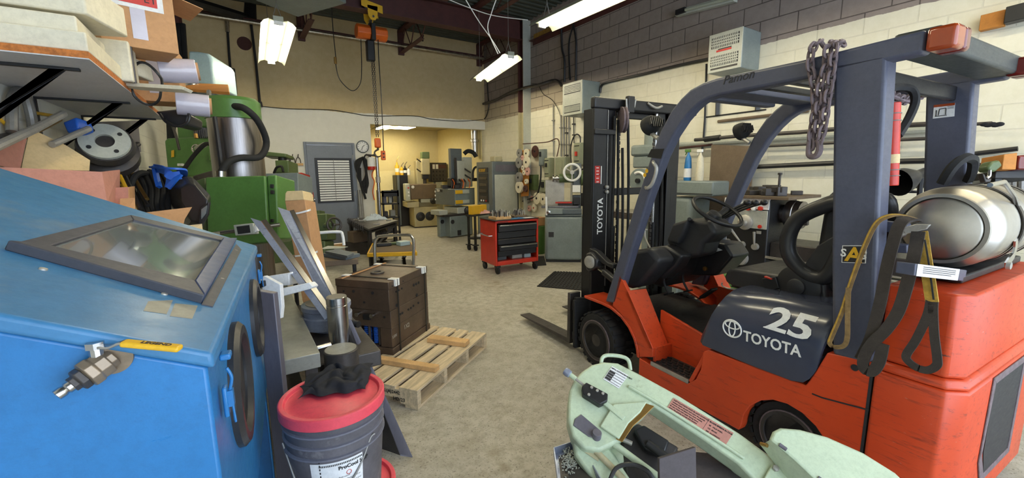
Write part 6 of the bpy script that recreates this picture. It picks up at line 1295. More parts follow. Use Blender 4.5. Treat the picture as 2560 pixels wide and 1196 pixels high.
c = PX(1603, 452, MX_-.05); G().lathe([(0, 0), (.16, 0), (.16, .05), (0, .05)], c, (-1, 0, 0), 26).o('swivel_dial', 'mgrey', e); g = G(); g.tube([c+V((-.055, .11*cos(t_), .11*sin(t_))) for t_ in [1.0+i*.25 for i in range(10)]], .018, 6, 0); g.o('degree_ring', 'white', e); G().cyl(c, c+V((-.09, 0, 0)), .03, n=12).o('dial_bolt', 'blk', e)
G().cyl(V((MX_+.18, yh, PX(1604, 470, MX_).z)), V((MX_+.18, yh, PX(1604, 420, MX_).z)), .05, n=16).o('quill', 'steel', e); G().bx(MX_-.08, MX_+.03, PX(1650, 500, MX_).y-.2, PX(1650, 500, MX_).y, PX(1650, 488, MX_).z-.1, PX(1650, 488, MX_).z).o('turret_bolts', 'zinc', e, .01)
g = G(); a2 = PX(1690, 500, MX_+.02); b2 = PX(1727, 500, MX_+.02); g.bx(MX_+.02, MX_+.45, b2.y, a2.y+.1, 0, PX(1700, 494, MX_).z); g.o('column', 'mgrey', e, .05, 4); G().bx(MX_-.3, MX_+.5, b2.y-.1, a2.y+.8, 0, .14).o('base', 'mgrey', e, .02); G().bx(MX_-.12, MX_+.3, a2.y-.0, a2.y+1.0, .85, .95).o('table', 'steelb', e, .01); G().bx(MX_+.0, MX_+.3, a2.y+.12, a2.y+.5, .14, .85).o('knee', 'mgrey', e, .02)
for i, (x, m1_, m2_, tip, lb) in enumerate(((1718, 'blue', 'paper', 'green', 'blue spray bottle with a green trigger standing on the milling machine ram'), (1748, 'gwheel', 'gwheel', 'white', 'clear white spray bottle standing on the milling machine ram'))):
    c = PX(x, 453, MX_+.14); c.z = zt+.001; s_ = thing('spray_bottle', lb, 'bottle', c); hh = PX(x, 372, MX_+.14).z-zt
    G().lathe([(0, 0), (.042, 0), (.046, .02), (.043, hh*.45), (.034, hh*.7), (.014, hh*.82), (.013, hh*.88), (0, hh*.88)], c, (0, 0, 1), 18).o('bottle', m1_, s_); g = G(); g.box(c+V((-.005, .008, hh*.93)), (.028, .07, .035)); g.box(c+V((0, .032, hh*.86)), (.012, .012, .05), (25, 0, 0)); g.o('trigger', tip, s_, .004)
    G().lathe([(.0465, hh*.1), (.045, hh*.38)], c, (0, 0, 1), 18, cap=False).o('label', m2_, s_)
P = [PX(1772, 520, 5.08), PX(1880, 535, 5.08), PX(1886, 366, 5.12), PX(1782, 362, 5.12)]; P[0].z = P[1].z = 0
g = plate(P, .03); solid('brown_panel', 'tall weathered brown board leaning behind the steering wheel', 'board', g, 'bbrown', .002)
e = thing('lathe', 'dark green engine lathe with a pale control panel behind the forklift seat', 'lathe', (4.4, 2.9, 0))
LX = 4.25; A_ = PX(1812, 505, LX); B_ = PX(1925, 512, LX); zt = PX(1900, 498, LX).z; y0, y1 = B_.y, A_.y
zp0 = PX(1900, 573, LX).z
G().bx(LX, LX+.55, y0, y1, .45, zt).o('headstock', 'greend' if 0 else 'blk', e, .015, label='dark headstock casting'); G().bx(LX-.012, LX, y0+.01, y1-.01, zp0, zt-.11).o('control_panel', 'lgrey', e, .003); g = G(); g.hex([(LX-.015, y0+.005, zt-.1), (LX-.015, y1, zt-.1), (LX, y1, zt-.1), (LX, y0+.005, zt-.1), (LX+.0, y0+.005, zt), (LX+.0, y1, zt), (LX+.02, y1, zt), (LX+.02, y0+.005, zt)]); g.o('switch_panel', 'white', e)
for x, m in ((1851, 'blk'), (1872, 'red'), (1886, 'white'), (1903, 'red')): c = PX(x, 522, LX-.012); G().lathe([(0, 0), (.02, 0), (.02, .03), (0, .034)], c, (-1, 0, .15), 14).o('push_button', m, e)
c = PX(1864, 556, LX-.012); G().lathe([(0, 0), (.075, 0), (.075, .015), (.055, .03), (.035, .035), (.03, .07), (0, .075)], c, (-1, 0, 0), 26).o('speed_dial', 'zinc', e); c = PX(1900, 567, LX-.012); G().lathe([(0, 0), (.018, 0), (.018, .012), (0, .014)], c, (-1, 0, 0), 14).o('lamp', 'red', e); G().bx(LX-.016, LX-.012, PX(1905, 580, LX).y, PX(1893, 580, LX).y, PX(1900, 585, LX).z, PX(1900, 578, LX).z).o('badge', 'zinc', e)
for x, y, dx in ((1820, 605, .04), (1856, 612, .10), (1889, 617, -.0)):
    c = PX(x, y, LX-.002); G().lathe([(0, 0), (.035, 0), (.03, .03), (0, .035)], c, (-1, 0, 0), 18).o('lever_hub', 'zinc', e); G().cyl(c+V((-.03, 0, .02)), c+V((-.05, dx, .15)), .008, .013, n=10).o('lever', 'zinc', e)
c = PX(1853, 645, LX-.002); G().lathe([(0, 0), (.075, 0), (.07, .03), (.045, .04), (.04, .07), (.02, .075), (0, .08)], c, (-1, 0, 0), 24).o('feed_dial', 'zinc', e)
G().bx(LX-.05, LX+.7, y0-1.9, y1, 0, .44).o('bed_pedestal', 'green', e, .03); G().bx(LX+.06, LX+.5, y0-1.9, y0, .62, .80).o('bed', 'dsteel', e, .01)
for z in (.56, .66, .48): G().cyl((LX+.0, y0, z), (LX+.0, y0-1.8, z), .014, n=10).o('lead_screw', 'steel', e)
zc = PX(1960, 535, LX+.27).z; G().lathe([(0, 0), (.09, 0), (.09, .05), (.13, .05), (.135, .06), (.135, .12), (.13, .125), (.13, .18), (.09, .185), (.03, .19), (.03, .1), (0, .1)], (LX+.27, y0, zc), (0, -1, 0), 34).o('chuck', 'steelb', e)
for k in range(3): a = k*2.094+.6; G().box((LX+.27+.07*cos(a), y0-.2, zc+.07*sin(a)), (.05, .05, .04), (0, -math.degrees(a), 0)).o('chuck_jaw', 'dsteel', e, .003)
G().bx(LX-.02, LX+.5, y0-.85, y0-.45, .8, .95).o('carriage', 'dsteel', e, .015)
G().bx(LX-.05, LX+.62, y0-.18, y1-.08, zt+.002, zt+.03).o('top_tray', 'bbrown', e, .003)
for i in range(14):
    y = y0-.1+rt_.random()*(y1-y0); x = LX+.05+rt_.random()*.4; h = .04+rt_.random()*.06
    tag(G().box((x, y, zt+.031+h/2), (.07+.08*rt_.random(), .05+.1*rt_.random(), h), (0, 0, rt_.random()*90)).o('tool_holder', 'dsteel', None, .004), 'dark steel tool holder lying on the lathe tray', 'tool holder', 'tool holders on the lathe tray')
c = V((LX+.1, y0-.02, zt+.031)); g = G(); g.cyl(c, c+V((0, 0, .2)), .012, n=8); g.box(c+V((0, 0, .06)), (.1, .1, .05)); g.cyl(c+V((0, 0, .2)), c+V((0, 0, .22)), .02, n=8); solid('tool_post', 'tool post standing at the right end of the lathe tray', 'tool post', g, 'dsteel', .003)
# desk lamp, right bench
e = thing('work_lamp', 'black conical work lamp on an arm seen between the forklift pillars', 'lamp', PD(2300, 480, 3.0)); c = PD(2262, 450, 2.6); ax = (PD(2300, 436, 2.62)-c).normalized(); G().lathe([(.085, -.06), (.075, 0), (.045, .07), (.03, .1), (.03, .16), (0, .16)], c, ax, 24, cap=False).o('shade', 'blk', e); g = G(); g.tube([c+ax*.12, PD(2306, 425, 2.64), PD(2300, 470, 2.66), PD(2294, 560, 2.7)], .014, 8, 0); g.o('arm', 'blk', e); G().tube([PD(2230, 465, 2.7), PD(2260, 478, 2.7), PD(2290, 480, 2.7)], .01, 6).o('cord', 'blk', e)
e = thing('tool_bench', 'black steel bench at the right edge with clamps and a timber block on it', 'bench', PD(2540, 560, 2.8)); slab(((2490, 428), (2620, 424), (2620, 446), (2488, 446)), 2.5, .5).o('top', 'blk', e, .004); slab(((2488, 446), (2506, 446), (2500, 640), (2484, 640)), 2.52, .06).o('leg', 'blk', e, .003); slab(((2590, 446), (2610, 446), (2608, 640), (2590, 640)), 2.55, .06).o('leg', 'blk', e, .003)
for x in (2515, 2530, 2552): rod(('left', 'middle', 'right')[(2515, 2530, 2552).index(x)]+' of the pale tubes standing under the black bench at the right edge', ((x, 450, 2.7), (x-3, 560, 2.72)), .02, 'galv', 'tube', 'tube')
solid('timber_block', 'orange brown timber block standing on the bench at the right edge', 'timber', slab(((2511, 386), (2544, 382), (2540, 424), (2505, 424)), 2.45, .12), 'ply', .003); solid('red_case', 'dark red case at the right edge of the bench', 'case', slab(((2548, 388), (2620, 384), (2620, 424), (2546, 424)), 2.45, .15), 'lensr', .01)
e = thing('bench_clamp', 'grey green screw clamp hanging off the bench at the right edge', 'clamp', PD(2478, 450, 2.4)); slab(((2470, 418), (2482, 403), (2500, 400), (2508, 414), (2490, 430), (2474, 428)), 2.38, .06).o('body', 'greend', e, .01); G().tube([PD(2474, 426, 2.38), PD(2473, 440, 2.38), PD(2466, 446, 2.38)], .008, 6).o('screw', 'steel', e); slab(((2457, 434), (2462, 436), (2468, 448), (2480, 446), (2477, 455), (2464, 456)), 2.38, .03).o('jaw', 'dsteel', e, .004)
# ================================================================ forklift
TH = 86; O_ = V((2.26, 2.28, 0))-.04*V((sin(RD(TH)), -cos(RD(TH)), 0))
fk = thing('forklift', 'orange and slate forklift truck with black mast and overhead guard, filling the right side', 'forklift', O_, TH-90)
FK = WM[fk.name]; FKI = FK.inverted(); K3 = FK.to_3x3(); EL = FKI @ EYE
LXD, LYD = K3 @ V((1, 0, 0)), K3 @ V((0, 1, 0))
def fpl(x, y, off):  # local point on the plane lx = off
    return FKI @ PP(x, y, FK @ V((off, 0, 0)), LXD)
def fpf(x, y, ly): return FKI @ PP(x, y, FK @ V((0, ly, 0)), LYD)
def ext(pts, off, w):   # side outline (ly, z) extruded across
    g = G(FK); return g.prism([V((off, a, b)) for a, b in pts], (w, 0, 0))
def P2(px, off): return [tuple(fpl(x, y, off))[1:] for x, y in px]
# --- tyres
def tyre(lx, ly, R, w, face, nm='front_wheel'):
    g = G(FK); n = 48; ring = []
    prof = [(R*.66, 0), (R*.93, .0), (R*.985, .02), (R, .05), (R, w-.05), (R*.985, w-.02), (R*.93, w), (R*.66, w)]
    s = 1 if face < 0 else -1; x0 = lx
    g.lathe(prof, (lx, ly, R), (1, 0, 0), n, cap=True); ty = g.o(nm, 'rub', fk)
    g = G(FK)
    for i in range(22):
        for h in (0, 1):
            a = (i+h*.5)*2*pi/22; c = V((lx+(.045 if h == 0 else w-.045), ly+cos(a)*(R+.001), R+sin(a)*(R+.001))); g.box(c, (.088, .032, .014), MX.Rotation(a-pi/2, 3, 'X'))
    g.o('tread', 'rub', ty, .002)
    g = G(FK); x = lx+(.0 if face < 0 else w); d = -1 if face < 0 else 1
    g.lathe([(R*.62, .0), (R*.70, .0), (R*.70, .008), (R*.62, .008), (R*.60, -.01), (R*.58, -.045), (R*.26, -.05), (R*.24, -.02), (R*.22, .0), (0, .004)], (x, ly, R), (d, 0, 0), 40); rim = g.o('rim', 'dsteel', ty)
    G(FK).lathe([(R*.70, .001), (R*.735, .001), (R*.735, .007), (R*.70, .007)], (x, ly, R), (d, 0, 0), 40, cap=False).o('rim_ring', 'rust', ty)
    g = G(FK)
    for i in range(8): a = i*pi/4+.3; c = V((x-d*.048, ly+cos(a)*R*.42, R+sin(a)*R*.42)); g.cyl(c, c+V((d*.022, 0, 0)), .013, n=6)
    g.o('wheel_nut', 'zinc', ty)
TR = .215
tyre(-.005, -.045, TR, .19, -1); tyre(.845, -.045, TR, .19, 1)
tyre(.04, -1.43, .19, .15, -1, 'rear_wheel'); tyre(.84, -1.43, .19, .15, 1, 'rear_wheel')
# --- fender, cowl and side bodies (left as photographed, right mirrored)
arc_o = [(-.10, .535), (-.20, .528), (-.31, .492), (-.395, .435), (-.45, .363), (-.475, .30), (-.485, .245)]
arc_i = [(-.465, .245), (-.455, .30), (-.43, .36), (-.375, .425), (-.30, .475), (-.195, .508), (-.10, .515)]
for off, w in ((-.005, .20), (.83, .20)):
    ext([(.105, .522), (.105, .535)]+arc_o+arc_i+[(.10, .514)], off, w).o('fender', 'fork', fk, .004)
for side in (0, 1):
    sx = (lambda x: x) if side == 0 else (lambda x: 1.03-x)
    def sidep(pts, a, b): g = G(FK); return g.prism([V((sx(a), p, q)) for p, q in pts], (sx(b)-sx(a), 0, 0))
    cowl = P2(((1531, 764), (1549, 687), (1569, 727), (1632, 872), (1631, 894), (1599, 893), (1590, 850), (1556, 790)), .0)
    sidep(cowl, .0, .028).o('cowl_side', 'fork', fk, .004)
    # rear sloping face of the cowl
    a, b = fpl(1569, 727, .0), fpl(1632, 872, .0); c, d_ = fpl(1616, 722, .15), fpl(1673, 868, .15)
    g = G(FK); e1 = fpl(1631, 894, 0); e2 = fpl(1673, 888, .15)
    pts = [a, c, d_, b]; pts = [V((sx(p.x), p.y, p.z)) for p in pts]; nrm = V((0, .03, -.02)); g.hex([p for p in pts]+[p+nrm for p in pts]); g.o('cowl_slope', 'fork', fk, .003)
    g = G(FK); g.hex([V((sx(.028), b.y, b.z)), V((sx(.17), b.y-.01, b.z)), V((sx(.17), b.y-.01, .25)), V((sx(.028), b.y, .25)), V((sx(.028), b.y+.02, b.z)), V((sx(.17), b.y+.01, b.z)), V((sx(.17), b.y+.01, .25)), V((sx(.028), b.y+.02, .25))]); g.o('step_front', 'fork', fk, .002)
    # step
    g = G(FK); g.hex([V((sx(.005), -.585, .235)), V((sx(.17), -.585, .245)), V((sx(.17), -.90, .245)), V((sx(.005), -.875, .235)), V((sx(.005), -.585, .255)), V((sx(.17), -.585, .265)), V((sx(.17), -.90, .265)), V((sx(.005), -.875, .255))]); g.o('step_plate', 'dsteel', fk, .003)
    g = G(FK)
    for i in range(5):
        for j in range(6): g.box((sx(.035+i*.026), -.62-j*.046-(i % 2)*.016, .262+.0012*i), (.012, .03, .006))
    g.o('step_slots', 'rub', fk)
    g = G(FK); g.bx(sx(.0), sx(.008), -.875, -.585, .235, .26); g.o('step_edge', 'zinc', fk)
    # footwell inner wall
    g = G(FK); g.hex([V((sx(.17), -.50, .24)), V((sx(.19), -.50, .24)), V((sx(.19), -.99, .24)), V((sx(.17), -.99, .24)), V((sx(.17), -.50, .56)), V((sx(.19), -.50, .56)), V((sx(.19), -.98, .465)), V((sx(.17), -.98, .465))]); g.o('footwell_wall', 'fork', fk, .004)
    # main side body with wheel arch
    body = [(-.485, .245), (-.585, .232), (-.87, .232), (-.925, .285), (-.955, .36), (-.965, .475), (-1.0, .497), (-1.2, .503), (-1.50, .514), (-1.535, .60), (-1.57, .70), (-1.735, .725), (-1.735, .12), (-1.655, .12)]
    body += [(-1.43+.215*cos(t_), .15+.235*sin(t_)) for t_ in [pi*(1-i/10) for i in range(0, 11)]][::1]
    body += [(-1.205, .12), (-.485, .12)]
    sidep(body, .0, .06).o('side_body', 'fork', fk, .005)
    g = G(FK); g.hex([V((sx(.005), -.875, .255)), V((sx(.17), -.90, .262)), V((sx(.17), -.99, .47)), V((sx(.01), -.965, .47)), V((sx(.005), -.895, .24)), V((sx(.17), -.92, .24)), V((sx(.17), -1.01, .46)), V((sx(.01), -.985, .46))]); g.o('step_rear', 'fork', fk, .003)
# seams and cap on the near side
def seam(px, off=-.0015, w=.006):
    a = [fpl(x, y, off) for x, y in px]; g = G(FK); g.sweep(a, w, .002, V((0, 0, 1)) if abs(a[0].y-a[-1].y) > .1 else V((0, 1, 0)), 0); g.o('panel_gap', 'ink', fk)
seam(((2030, 985), (2055, 995), (2172, 1026))); 
ext([(-1.738, .12), (-1.738, .725), (-1.728, .725), (-1.728, .12)], -.001, .05).o('panel_gap', 'ink', fk)
c = fpl(2137, 920, -.001); G(FK).lathe([(0, 0), (.014, 0), (.014, .002), (0, .002)], c, (-1, 0, 0), 20).o('tow_hole', 'ink', fk)
# inner chassis, floor
G(FK).bx(.19, .84, -1.73, .02, .14, .46).o('chassis', 'blk', fk, .01); G(FK).bx(.19, .84, -.99, -.44, .462, .474).o('floor_plate', 'dash', fk, .002)
# --- engine cover
def hood_ring(ly, zb, zt, inx):
    x0, x1 = -.004+inx, 1.034-inx; s_ = .12
    pr = [(x0, zb), (x0, zt-.19), (x0+.006, zt-.14), (x0+.03, zt-.08), (x0+.075, zt-.03), (x0+s_, zt-.006), (x0+.2, zt), (x1-.2, zt), (x1-s_, zt-.006), (x1-.075, zt-.03), (x1-.03, zt-.08), (x1-.006, zt-.14), (x1, zt-.19), (x1, zb)]
    return pr
g = G(FK); R_ = []
for q, (ly0, ly1, zb, zt, inx) in enumerate(((-.955, -1.06, .60, .80, .03), (-.945, -1.045, .56, .83, .008), (-.945, -1.045, .53, .845, .001), (-.962, -1.055, .513, .852, .0), (-1.25, -1.28, .508, .868, .0), (-1.44, -1.50, .512, .879, .0), (-1.49, -1.54, .525, .88, .0), (-1.515, -1.56, .555, .878, .0), (-1.535, -1.572, .60, .872, .003), (-1.545, -1.577, .65, .86, .012), (-1.545, -1.572, .70, .85, .03))):
    pr = hood_ring(0, zb, zt, inx); R_.append([V((x, ly0+(ly1-ly0)*(z-zb)/(zt-zb), z)) for x, z in pr])
g.rings(R_); g.o('engine_cover', 'hood', fk, ang=50)
hp = lambda x, y: fpl(x, y, -.0055)
def fit_text(s, p0, p1, hpx, par, m, name='lettering', bold=0, shear=0):
    """text whose baseline runs p0 -> p1 (local), cap height hpx (local units)"""
    d = p1-p0; nrm = V((-1, 0, 0))
    return s
for s_, a, b, top in (('TOYOTA', (1858, 851), (2003, 894), (1858, 826)),):
    p0, p1, pt = hp(*a), hp(*b), hp(*top); wd = (p1-p0).length; hc = abs(pt.z-p0.z); xd = K3 @ (p1-p0)
    size = hc/.70
    t_ = text(s_, size, fk, 'white', FK @ p0, xd, V((0, 0, 1)), bold=.0016, ext=.0006)
    ws = [(WM[fk.name] @ v.co-FK @ p0).dot(xd.normalized()) for v in t_.data.vertices]; k = wd/max(ws)
    for v in t_.data.vertices:
        q = (WM[fk.name] @ v.co-FK @ p0); al = q.dot(xd.normalized()); v.co = FKI @ (FK @ p0+q+xd.normalized()*al*(k-1))
c = hp(1830, 822); rx = abs(hp(1853, 829).y-c.y); rz = abs(hp(1830, 801).z-c.z)
def ell(cy, cz, a, b, t_=.004):
    g = G(FK); g.tube([V((-.0055, c.y+cy+a*cos(q), c.z+cz+b*sin(q))) for q in [i*2*pi/40 for i in range(40)]], t_, 6, 0, closed=True); return g
g = ell(0, 0, rx, rz, .0042); h2 = ell(0, 0, rx*.34, rz*.93, .0036); h3 = ell(0, rz*.42, rx*.78, rz*.42, .0036)
g.v += []; 
for o_ in (g, h2, h3): o_.o('emblem', 'white', fk)
# big 25 on the shoulder of the cover
def shoulder(al, z):  # point on the near shoulder curve, ly = al, height z in 0..1 of the shoulder band
    pr = [(-.006, .70), (.0, .735), (.024, .79), (.069, .842), (.114, .866)]
    f = max(0, min(.999, z))*(len(pr)-1); i = int(f); q = f-i; x = pr[i][0]*(1-q)+pr[i+1][0]*q; zz = pr[i][1]*(1-q)+pr[i+1][1]*q
    return V((x-.004, al, zz+.002))
t_ = text('25', 1.0, fk, 'white', (0, 0, 0), (1, 0, 0), (0, 1, 0), bold=.03, ext=0)
vs_ = [WM[fk.name] @ v.co for v in t_.data.vertices]; mx = max(p.x for p in vs_); mn = min(p.x for p in vs_); hy = max(p.y for p in vs_)
bm = bmesh.new(); bm.from_mesh(t_.data); bmesh.ops.subdivide_edges(bm, edges=[e for e in bm.edges if e.calc_length() > .08], cuts=3); bmesh.ops.triangulate(bm, faces=bm.faces); bm.to_mesh(t_.data); bm.free()
for v in t_.data.vertices:
    p = WM[fk.name] @ v.co; u = (p.x-mn)/(mx-mn); w_ = p.y/hy; v.co = shoulder(-1.29-.205*u-.012*w_, .20+.50*w_)
# --- overhead guard
up_ = [(-.13, .545), (-.27, .935), (-.406, 1.313), (-.52, 1.60), (-.58, 1.735), (-.655, 1.845), (-.72, 1.905), (-.78, 1.945), (-.86, 1.967), (-.95, 1.976), (-1.35, 1.972), (-1.76, 1.985)]
dn_ = [(-1.76, 1.905), (-1.354, 1.888), (-.955, 1.884), (-.90, 1.878), (-.85, 1.862), (-.80, 1.83), (-.745, 1.78), (-.68, 1.70), (-.61, 1.575), (-.505, 1.315), (-.37, .94), (-.245, .56)]
for off in (.0, .945):
    ext(up_+dn_, off, .075).o('guard_rail', 'fr', fk, .014, 3)
    pl = ext([(-1.59, .70), (-1.548, 1.1), (-1.478, 1.93), (-1.655, 1.93), (-1.70, 1.15), (-1.735, .70)], off, .095); pl.o('rear_pillar', 'fr', fk, .014, 3)
G(FK).bx(.05, .97, -1.60, -1.57, 1.83, 1.90).o('rear_crossbar', 'mast', fk, .008)
G(FK).bx(.02, 1.0, -1.80, -1.66, 1.915, 1.995).o('rear_light_bar', 'lightbar', fk, .012)
for x0, x1, m in ((-.01, .075, 'lens'), (.075, .13, 'lensr'), (.89, .945, 'lensr'), (.945, 1.03, 'lensr')): G(FK).bx(x0, x1, -1.845, -1.765, 1.905, 1.985).o('tail_lamp', m, fk, .012)
for ly, w in ((-.90, .15), (-1.08, .035), (-1.22, .035), (-1.36, .035)): G(FK).bx(.07, .95, ly-w/2, ly+w/2, 1.91, 1.94 if w < .1 else 1.95).o('roof_bar', 'fr' if w > .1 else 'mast', fk, .005)
G(FK).bx(.2, .82, -.79, -.72, 1.90, 1.96).o('front_crossbar', 'fr', fk, .01)
# grab handle, stickers
pts = [fpl(x, y, -.03) for x, y in ((1622, 404), (1634, 408), (1641, 420), (1638, 440), (1629, 462), (1618, 471), (1603, 469))]; pts[0].x = .01; pts[-1].x = .01; G(FK).tube(pts, .011, 10).o('grab_handle', 'zinc', fk)
for x, y in ((1617, 428), (1612, 438)): c = fpl(x, y, -.0008); G(FK).lathe([(0, 0), (.013, 0), (.013, .001), (0, .001)], c, (-1, 0, 0), 14).o('sticker', 'yel', fk)
q = [fpl(x, y, -.002) for x, y in ((1628, 373), (1660, 372), (1652, 397), (1618, 393))]; ext([(p.y, p.z) for p in q], -.002, .079).o('tape_band', 'blk', fk)
a = fpl(1806, 212, -.001); text('Pamon', .06, fk, 'ink', FK @ a, K3 @ V((0, -1, 0.02)), V((0, 0, 1)), shear=.3)
# emblem plate on the pillar
q = [fpl(x, y, -.001) for x, y in ((2106, 614), (2167, 614), (2165, 659), (2104, 657))]
G(FK).prism(q, (-.001, 0, 0)).o('sticker', 'white', fk); cc = sum(q, V())/4; G(FK).prism([cc+(p-cc)*.92+V((-.0015, 0, 0)) for p in q], (-.001, 0, 0)).o('sticker_face', 'ink', fk)
bl = cc+V((-.003, .046, -.014)); text('S', .045, fk, 'white', FK @ bl, K3 @ V((0, -1, 0)), V((0, 0, 1)), bold=.001); text('S', .045, fk, 'white', FK @ (cc+V((-.003, -.024, -.014))), K3 @ V((0, -1, 0)), V((0, 0, 1)), bold=.001); text('A', .085, fk, 'yel', FK @ (cc+V((-.0035, .027, -.03))), K3 @ V((0, -1, 0)), V((0, 0, 1)), bold=.002)
q = [fpl(x, y, .944) for x, y in ((2335, 263), (2388, 257), (2386, 291), (2332, 297))]; G(FK).prism(q, (-.001, 0, 0)).o('warning_sticker', 'paper', fk); t0, t1 = q[0], q[1]; G(FK).prism([t0+V((-.0015, 0, 0)), t1+V((-.0015, 0, 0)), t1+V((-.0015, 0, -.012)), t0+V((-.0015, 0, -.012))], (-.001, 0, 0)).o('warning_bar', 'lens', fk)
g = G(FK); z_ = lambda u, v: q[3]*(1-u)*(1-v)+q[2]*u*(1-v)+q[1]*u*v+q[0]*(1-u)*v+V((-.0018, 0, 0))
for pp in (((.1, .15), (.65, .15)), ((.15, .15), (.15, .6)), ((.25, .2), (.3, .65)), ((.3, .65), (.6, .68)), ((.6, .68), (.6, .2))): g.tube([z_(*pp[0]), z_(*pp[1])], .0018, 5, 0)
for v in (.62, .7, .78): g.tube([z_(.66, v), z_(.95, v)], .0008, 4, 0)
g.o('warning_pictogram', 'ink', fk)
# work lamps on the posts
for x, y, off in ((1628, 312, -.02), (1856, 327, .93)):
    c = fpl(x, y, off); c.y += .10 if off < .5 else .09; c.x += .09 if off < .5 else .0
    c = fpl(x, y, c.x); ax = V((.15, 1, -.35)).normalized(); G(FK).lathe([(0, -.05), (.035, -.045), (.055, -.02), (.06, .0), (.062, .03), (.055, .035), (0, .035)], c, ax, 22).o('work_lamp', 'rub', fk)
    g = G(FK); u, w_, _ = basis(ax)
    for k in range(7): g.box(c-ax*.045+u*(k-3)*.014, (.005, .07 if k in (1, 2, 3, 4, 5) else .04, .02), MX((u, w_, ax)).transposed())
    g.o('lamp_fins', 'plas', fk); G(FK).cyl(c-ax*.01+V((0, 0, -.06)), c+V((0, -.06, -.09)), .014, n=8).o('lamp_bracket', 'zinc', fk)
# --- mast
MY = .165; ML, MR = fpf(1484, 400, MY).x, fpf(1704, 330, MY).x-.02
top = fpf(1487, 240, MY).z; low = fpf(1487, 270, MY).z
for x0, x1, s in ((ML, ML+.14, 1), (MR-.0, MR-.14, -1)):
    g = G(FK); a, b = min(x0, x1), max(x0, x1); g.bx(a, b, MY, MY+.02, .08, low); g.bx((a if s > 0 else b-.02), (a+.02 if s > 0 else b), MY+.02, MY+.13, .08, low); g.bx(a, b, MY+.11, MY+.13, .08, low); g.o('mast_channel', 'mast', fk, .004)
    g = G(FK); q = x0+s*.155; g.bx(min(q, q+s*.085), max(q, q+s*.085), MY+.03, MY+.05, .06, low+.02); g.bx(min(q, q+s*.02), max(q, q+s*.02), MY+.05, MY+.12, .06, low+.02); g.o('inner_channel', 'mast', fk, .003)
    G(FK).cyl((x0+s*.245, MY+.05, .15), (x0+s*.245, MY+.05, 1.05), .03, n=18).o('lift_cylinder', 'mast', fk); G(FK).cyl((x0+s*.245, MY+.05, 1.05), (x0+s*.245, MY+.05, low), .018, n=14).o('lift_rod', 'steel', fk)
    G(FK).tube([V((x0+s*.205, MY+.0, low-.05)), V((x0+s*.20, MY-.005, 1.2)), V((x0+s*.205, MY, .75)), V((x0+s*.23, MY+.02, .45))], .011, 8).o('hydraulic_hose', 'rub', fk)
    g = G(FK)
    for i in range(44): z = .4+i*.034; g.box((x0+s*.285, MY+.03, z), (.022 if i % 2 else .012, .012, .028))
    g.o('lift_chain', 'dsteel', fk, .003)
g = G(FK); pr = [(ML-.0, MY), (ML-.0, MY+.05), (ML+.12, MY+.14), (fpf(1745, 255, MY).x-.12, MY+.14), (fpf(1745, 255, MY).x, MY+.05), (fpf(1745, 255, MY).x, MY)]; g.prism([V((a, b, low)) for a, b in pr], (0, 0, top-low)); g.o('mast_top', 'mast', fk, .014, 3)
for z0, z1 in ((1.93, low), (1.30, 1.36), (.5, .58)): G(FK).bx(ML+.16, MR-.16, MY+.08, MY+.12, z0, z1).o('mast_crossmember', 'mast', fk, .006)
z = fpf(1500, 330, MY).z; G(FK).bx(ML-.01, ML+.20, MY-.025, MY, z-.02, z+.02).o('mast_bracket', 'mast', fk, .005)
for y in (468, 480): c = fpf(1515, y, MY-.005); G(FK).lathe([(0, 0), (.014, 0), (.014, .02), (0, .024)], c, (0, -1, 0), 12).o('bolt', 'zinc', fk)
a = fpf(1521, 275, MY-.004); b = fpf(1512, 715, MY-.004); G(FK).cyl(a, b, .004, n=6).o('mast_cable', 'galv', fk)
c = fpf(1557, 300, MY-.02); G(FK).lathe([(0, -.02), (.03, -.02), (.10, -.018), (.10, -.008), (.088, 0), (.10, .008), (.10, .018), (.03, .02), (0, .02)], c, (.9, -.45, 0), 28).o('sheave', 'rust', fk)
g = G(FK); q = fpf(1575, 262, MY-.04); g.box(q, (.07, .04, .13)); g.o('sheave_bracket', 'blk', fk, .008); g = G(FK); g.tube([q+V((-.05, -.01, .04)), q+V((-.04, -.01, -.04)), q+V((-.03, -.02, -.07))], .008, 6); g.tube([q+V((.05, -.01, .04)), q+V((.035, -.01, -.02))], .007, 6); g.o('bracket_links', 'zinc', fk)
g = G(FK); g.tube([fpf(1620, 258, MY-.01), fpf(1640, 270, MY-.03), fpf(1655, 266, MY-.01)], .009, 8); g.o('mast_handle', 'zinc', fk)
for ln_ in ((1545, 300, 1540, 700), (1556, 370, 1553, 690), (1570, 300, 1568, 640)): a = fpf(ln_[0], ln_[1], MY+.02); b = fpf(ln_[2], ln_[3], MY+.02); G(FK).tube([a, (a+b)/2+V((.0, -.01, 0)), b], .011, 8).o('hydraulic_hose', 'rub', fk)
for ln_ in ((1683, 330, 1660, 660), (1693, 330, 1676, 560), (1655, 420, 1650, 660)): a = fpf(ln_[0], ln_[1], MY+.02); b = fpf(ln_[2], ln_[3], MY+.02); G(FK).tube([a, (a+b)/2+V((.0, -.01, 0)), b], .011, 8).o('hydraulic_hose', 'rub', fk)
a = fpf(1505, 585, MY-.001); b = fpf(1507, 495, MY-.001); t_ = text('TOYOTA', .075, fk, 'white', FK @ a, V((0, 0, 1)), -(K3 @ V((1, 0, 0))), bold=.0016); ws = [(FK @ v.co-FK @ a).z for v in t_.data.vertices]; k = (b.z-a.z)/max(ws)
for v in t_.data.vertices: v.co.z = a.z+(v.co.z-a.z)*k
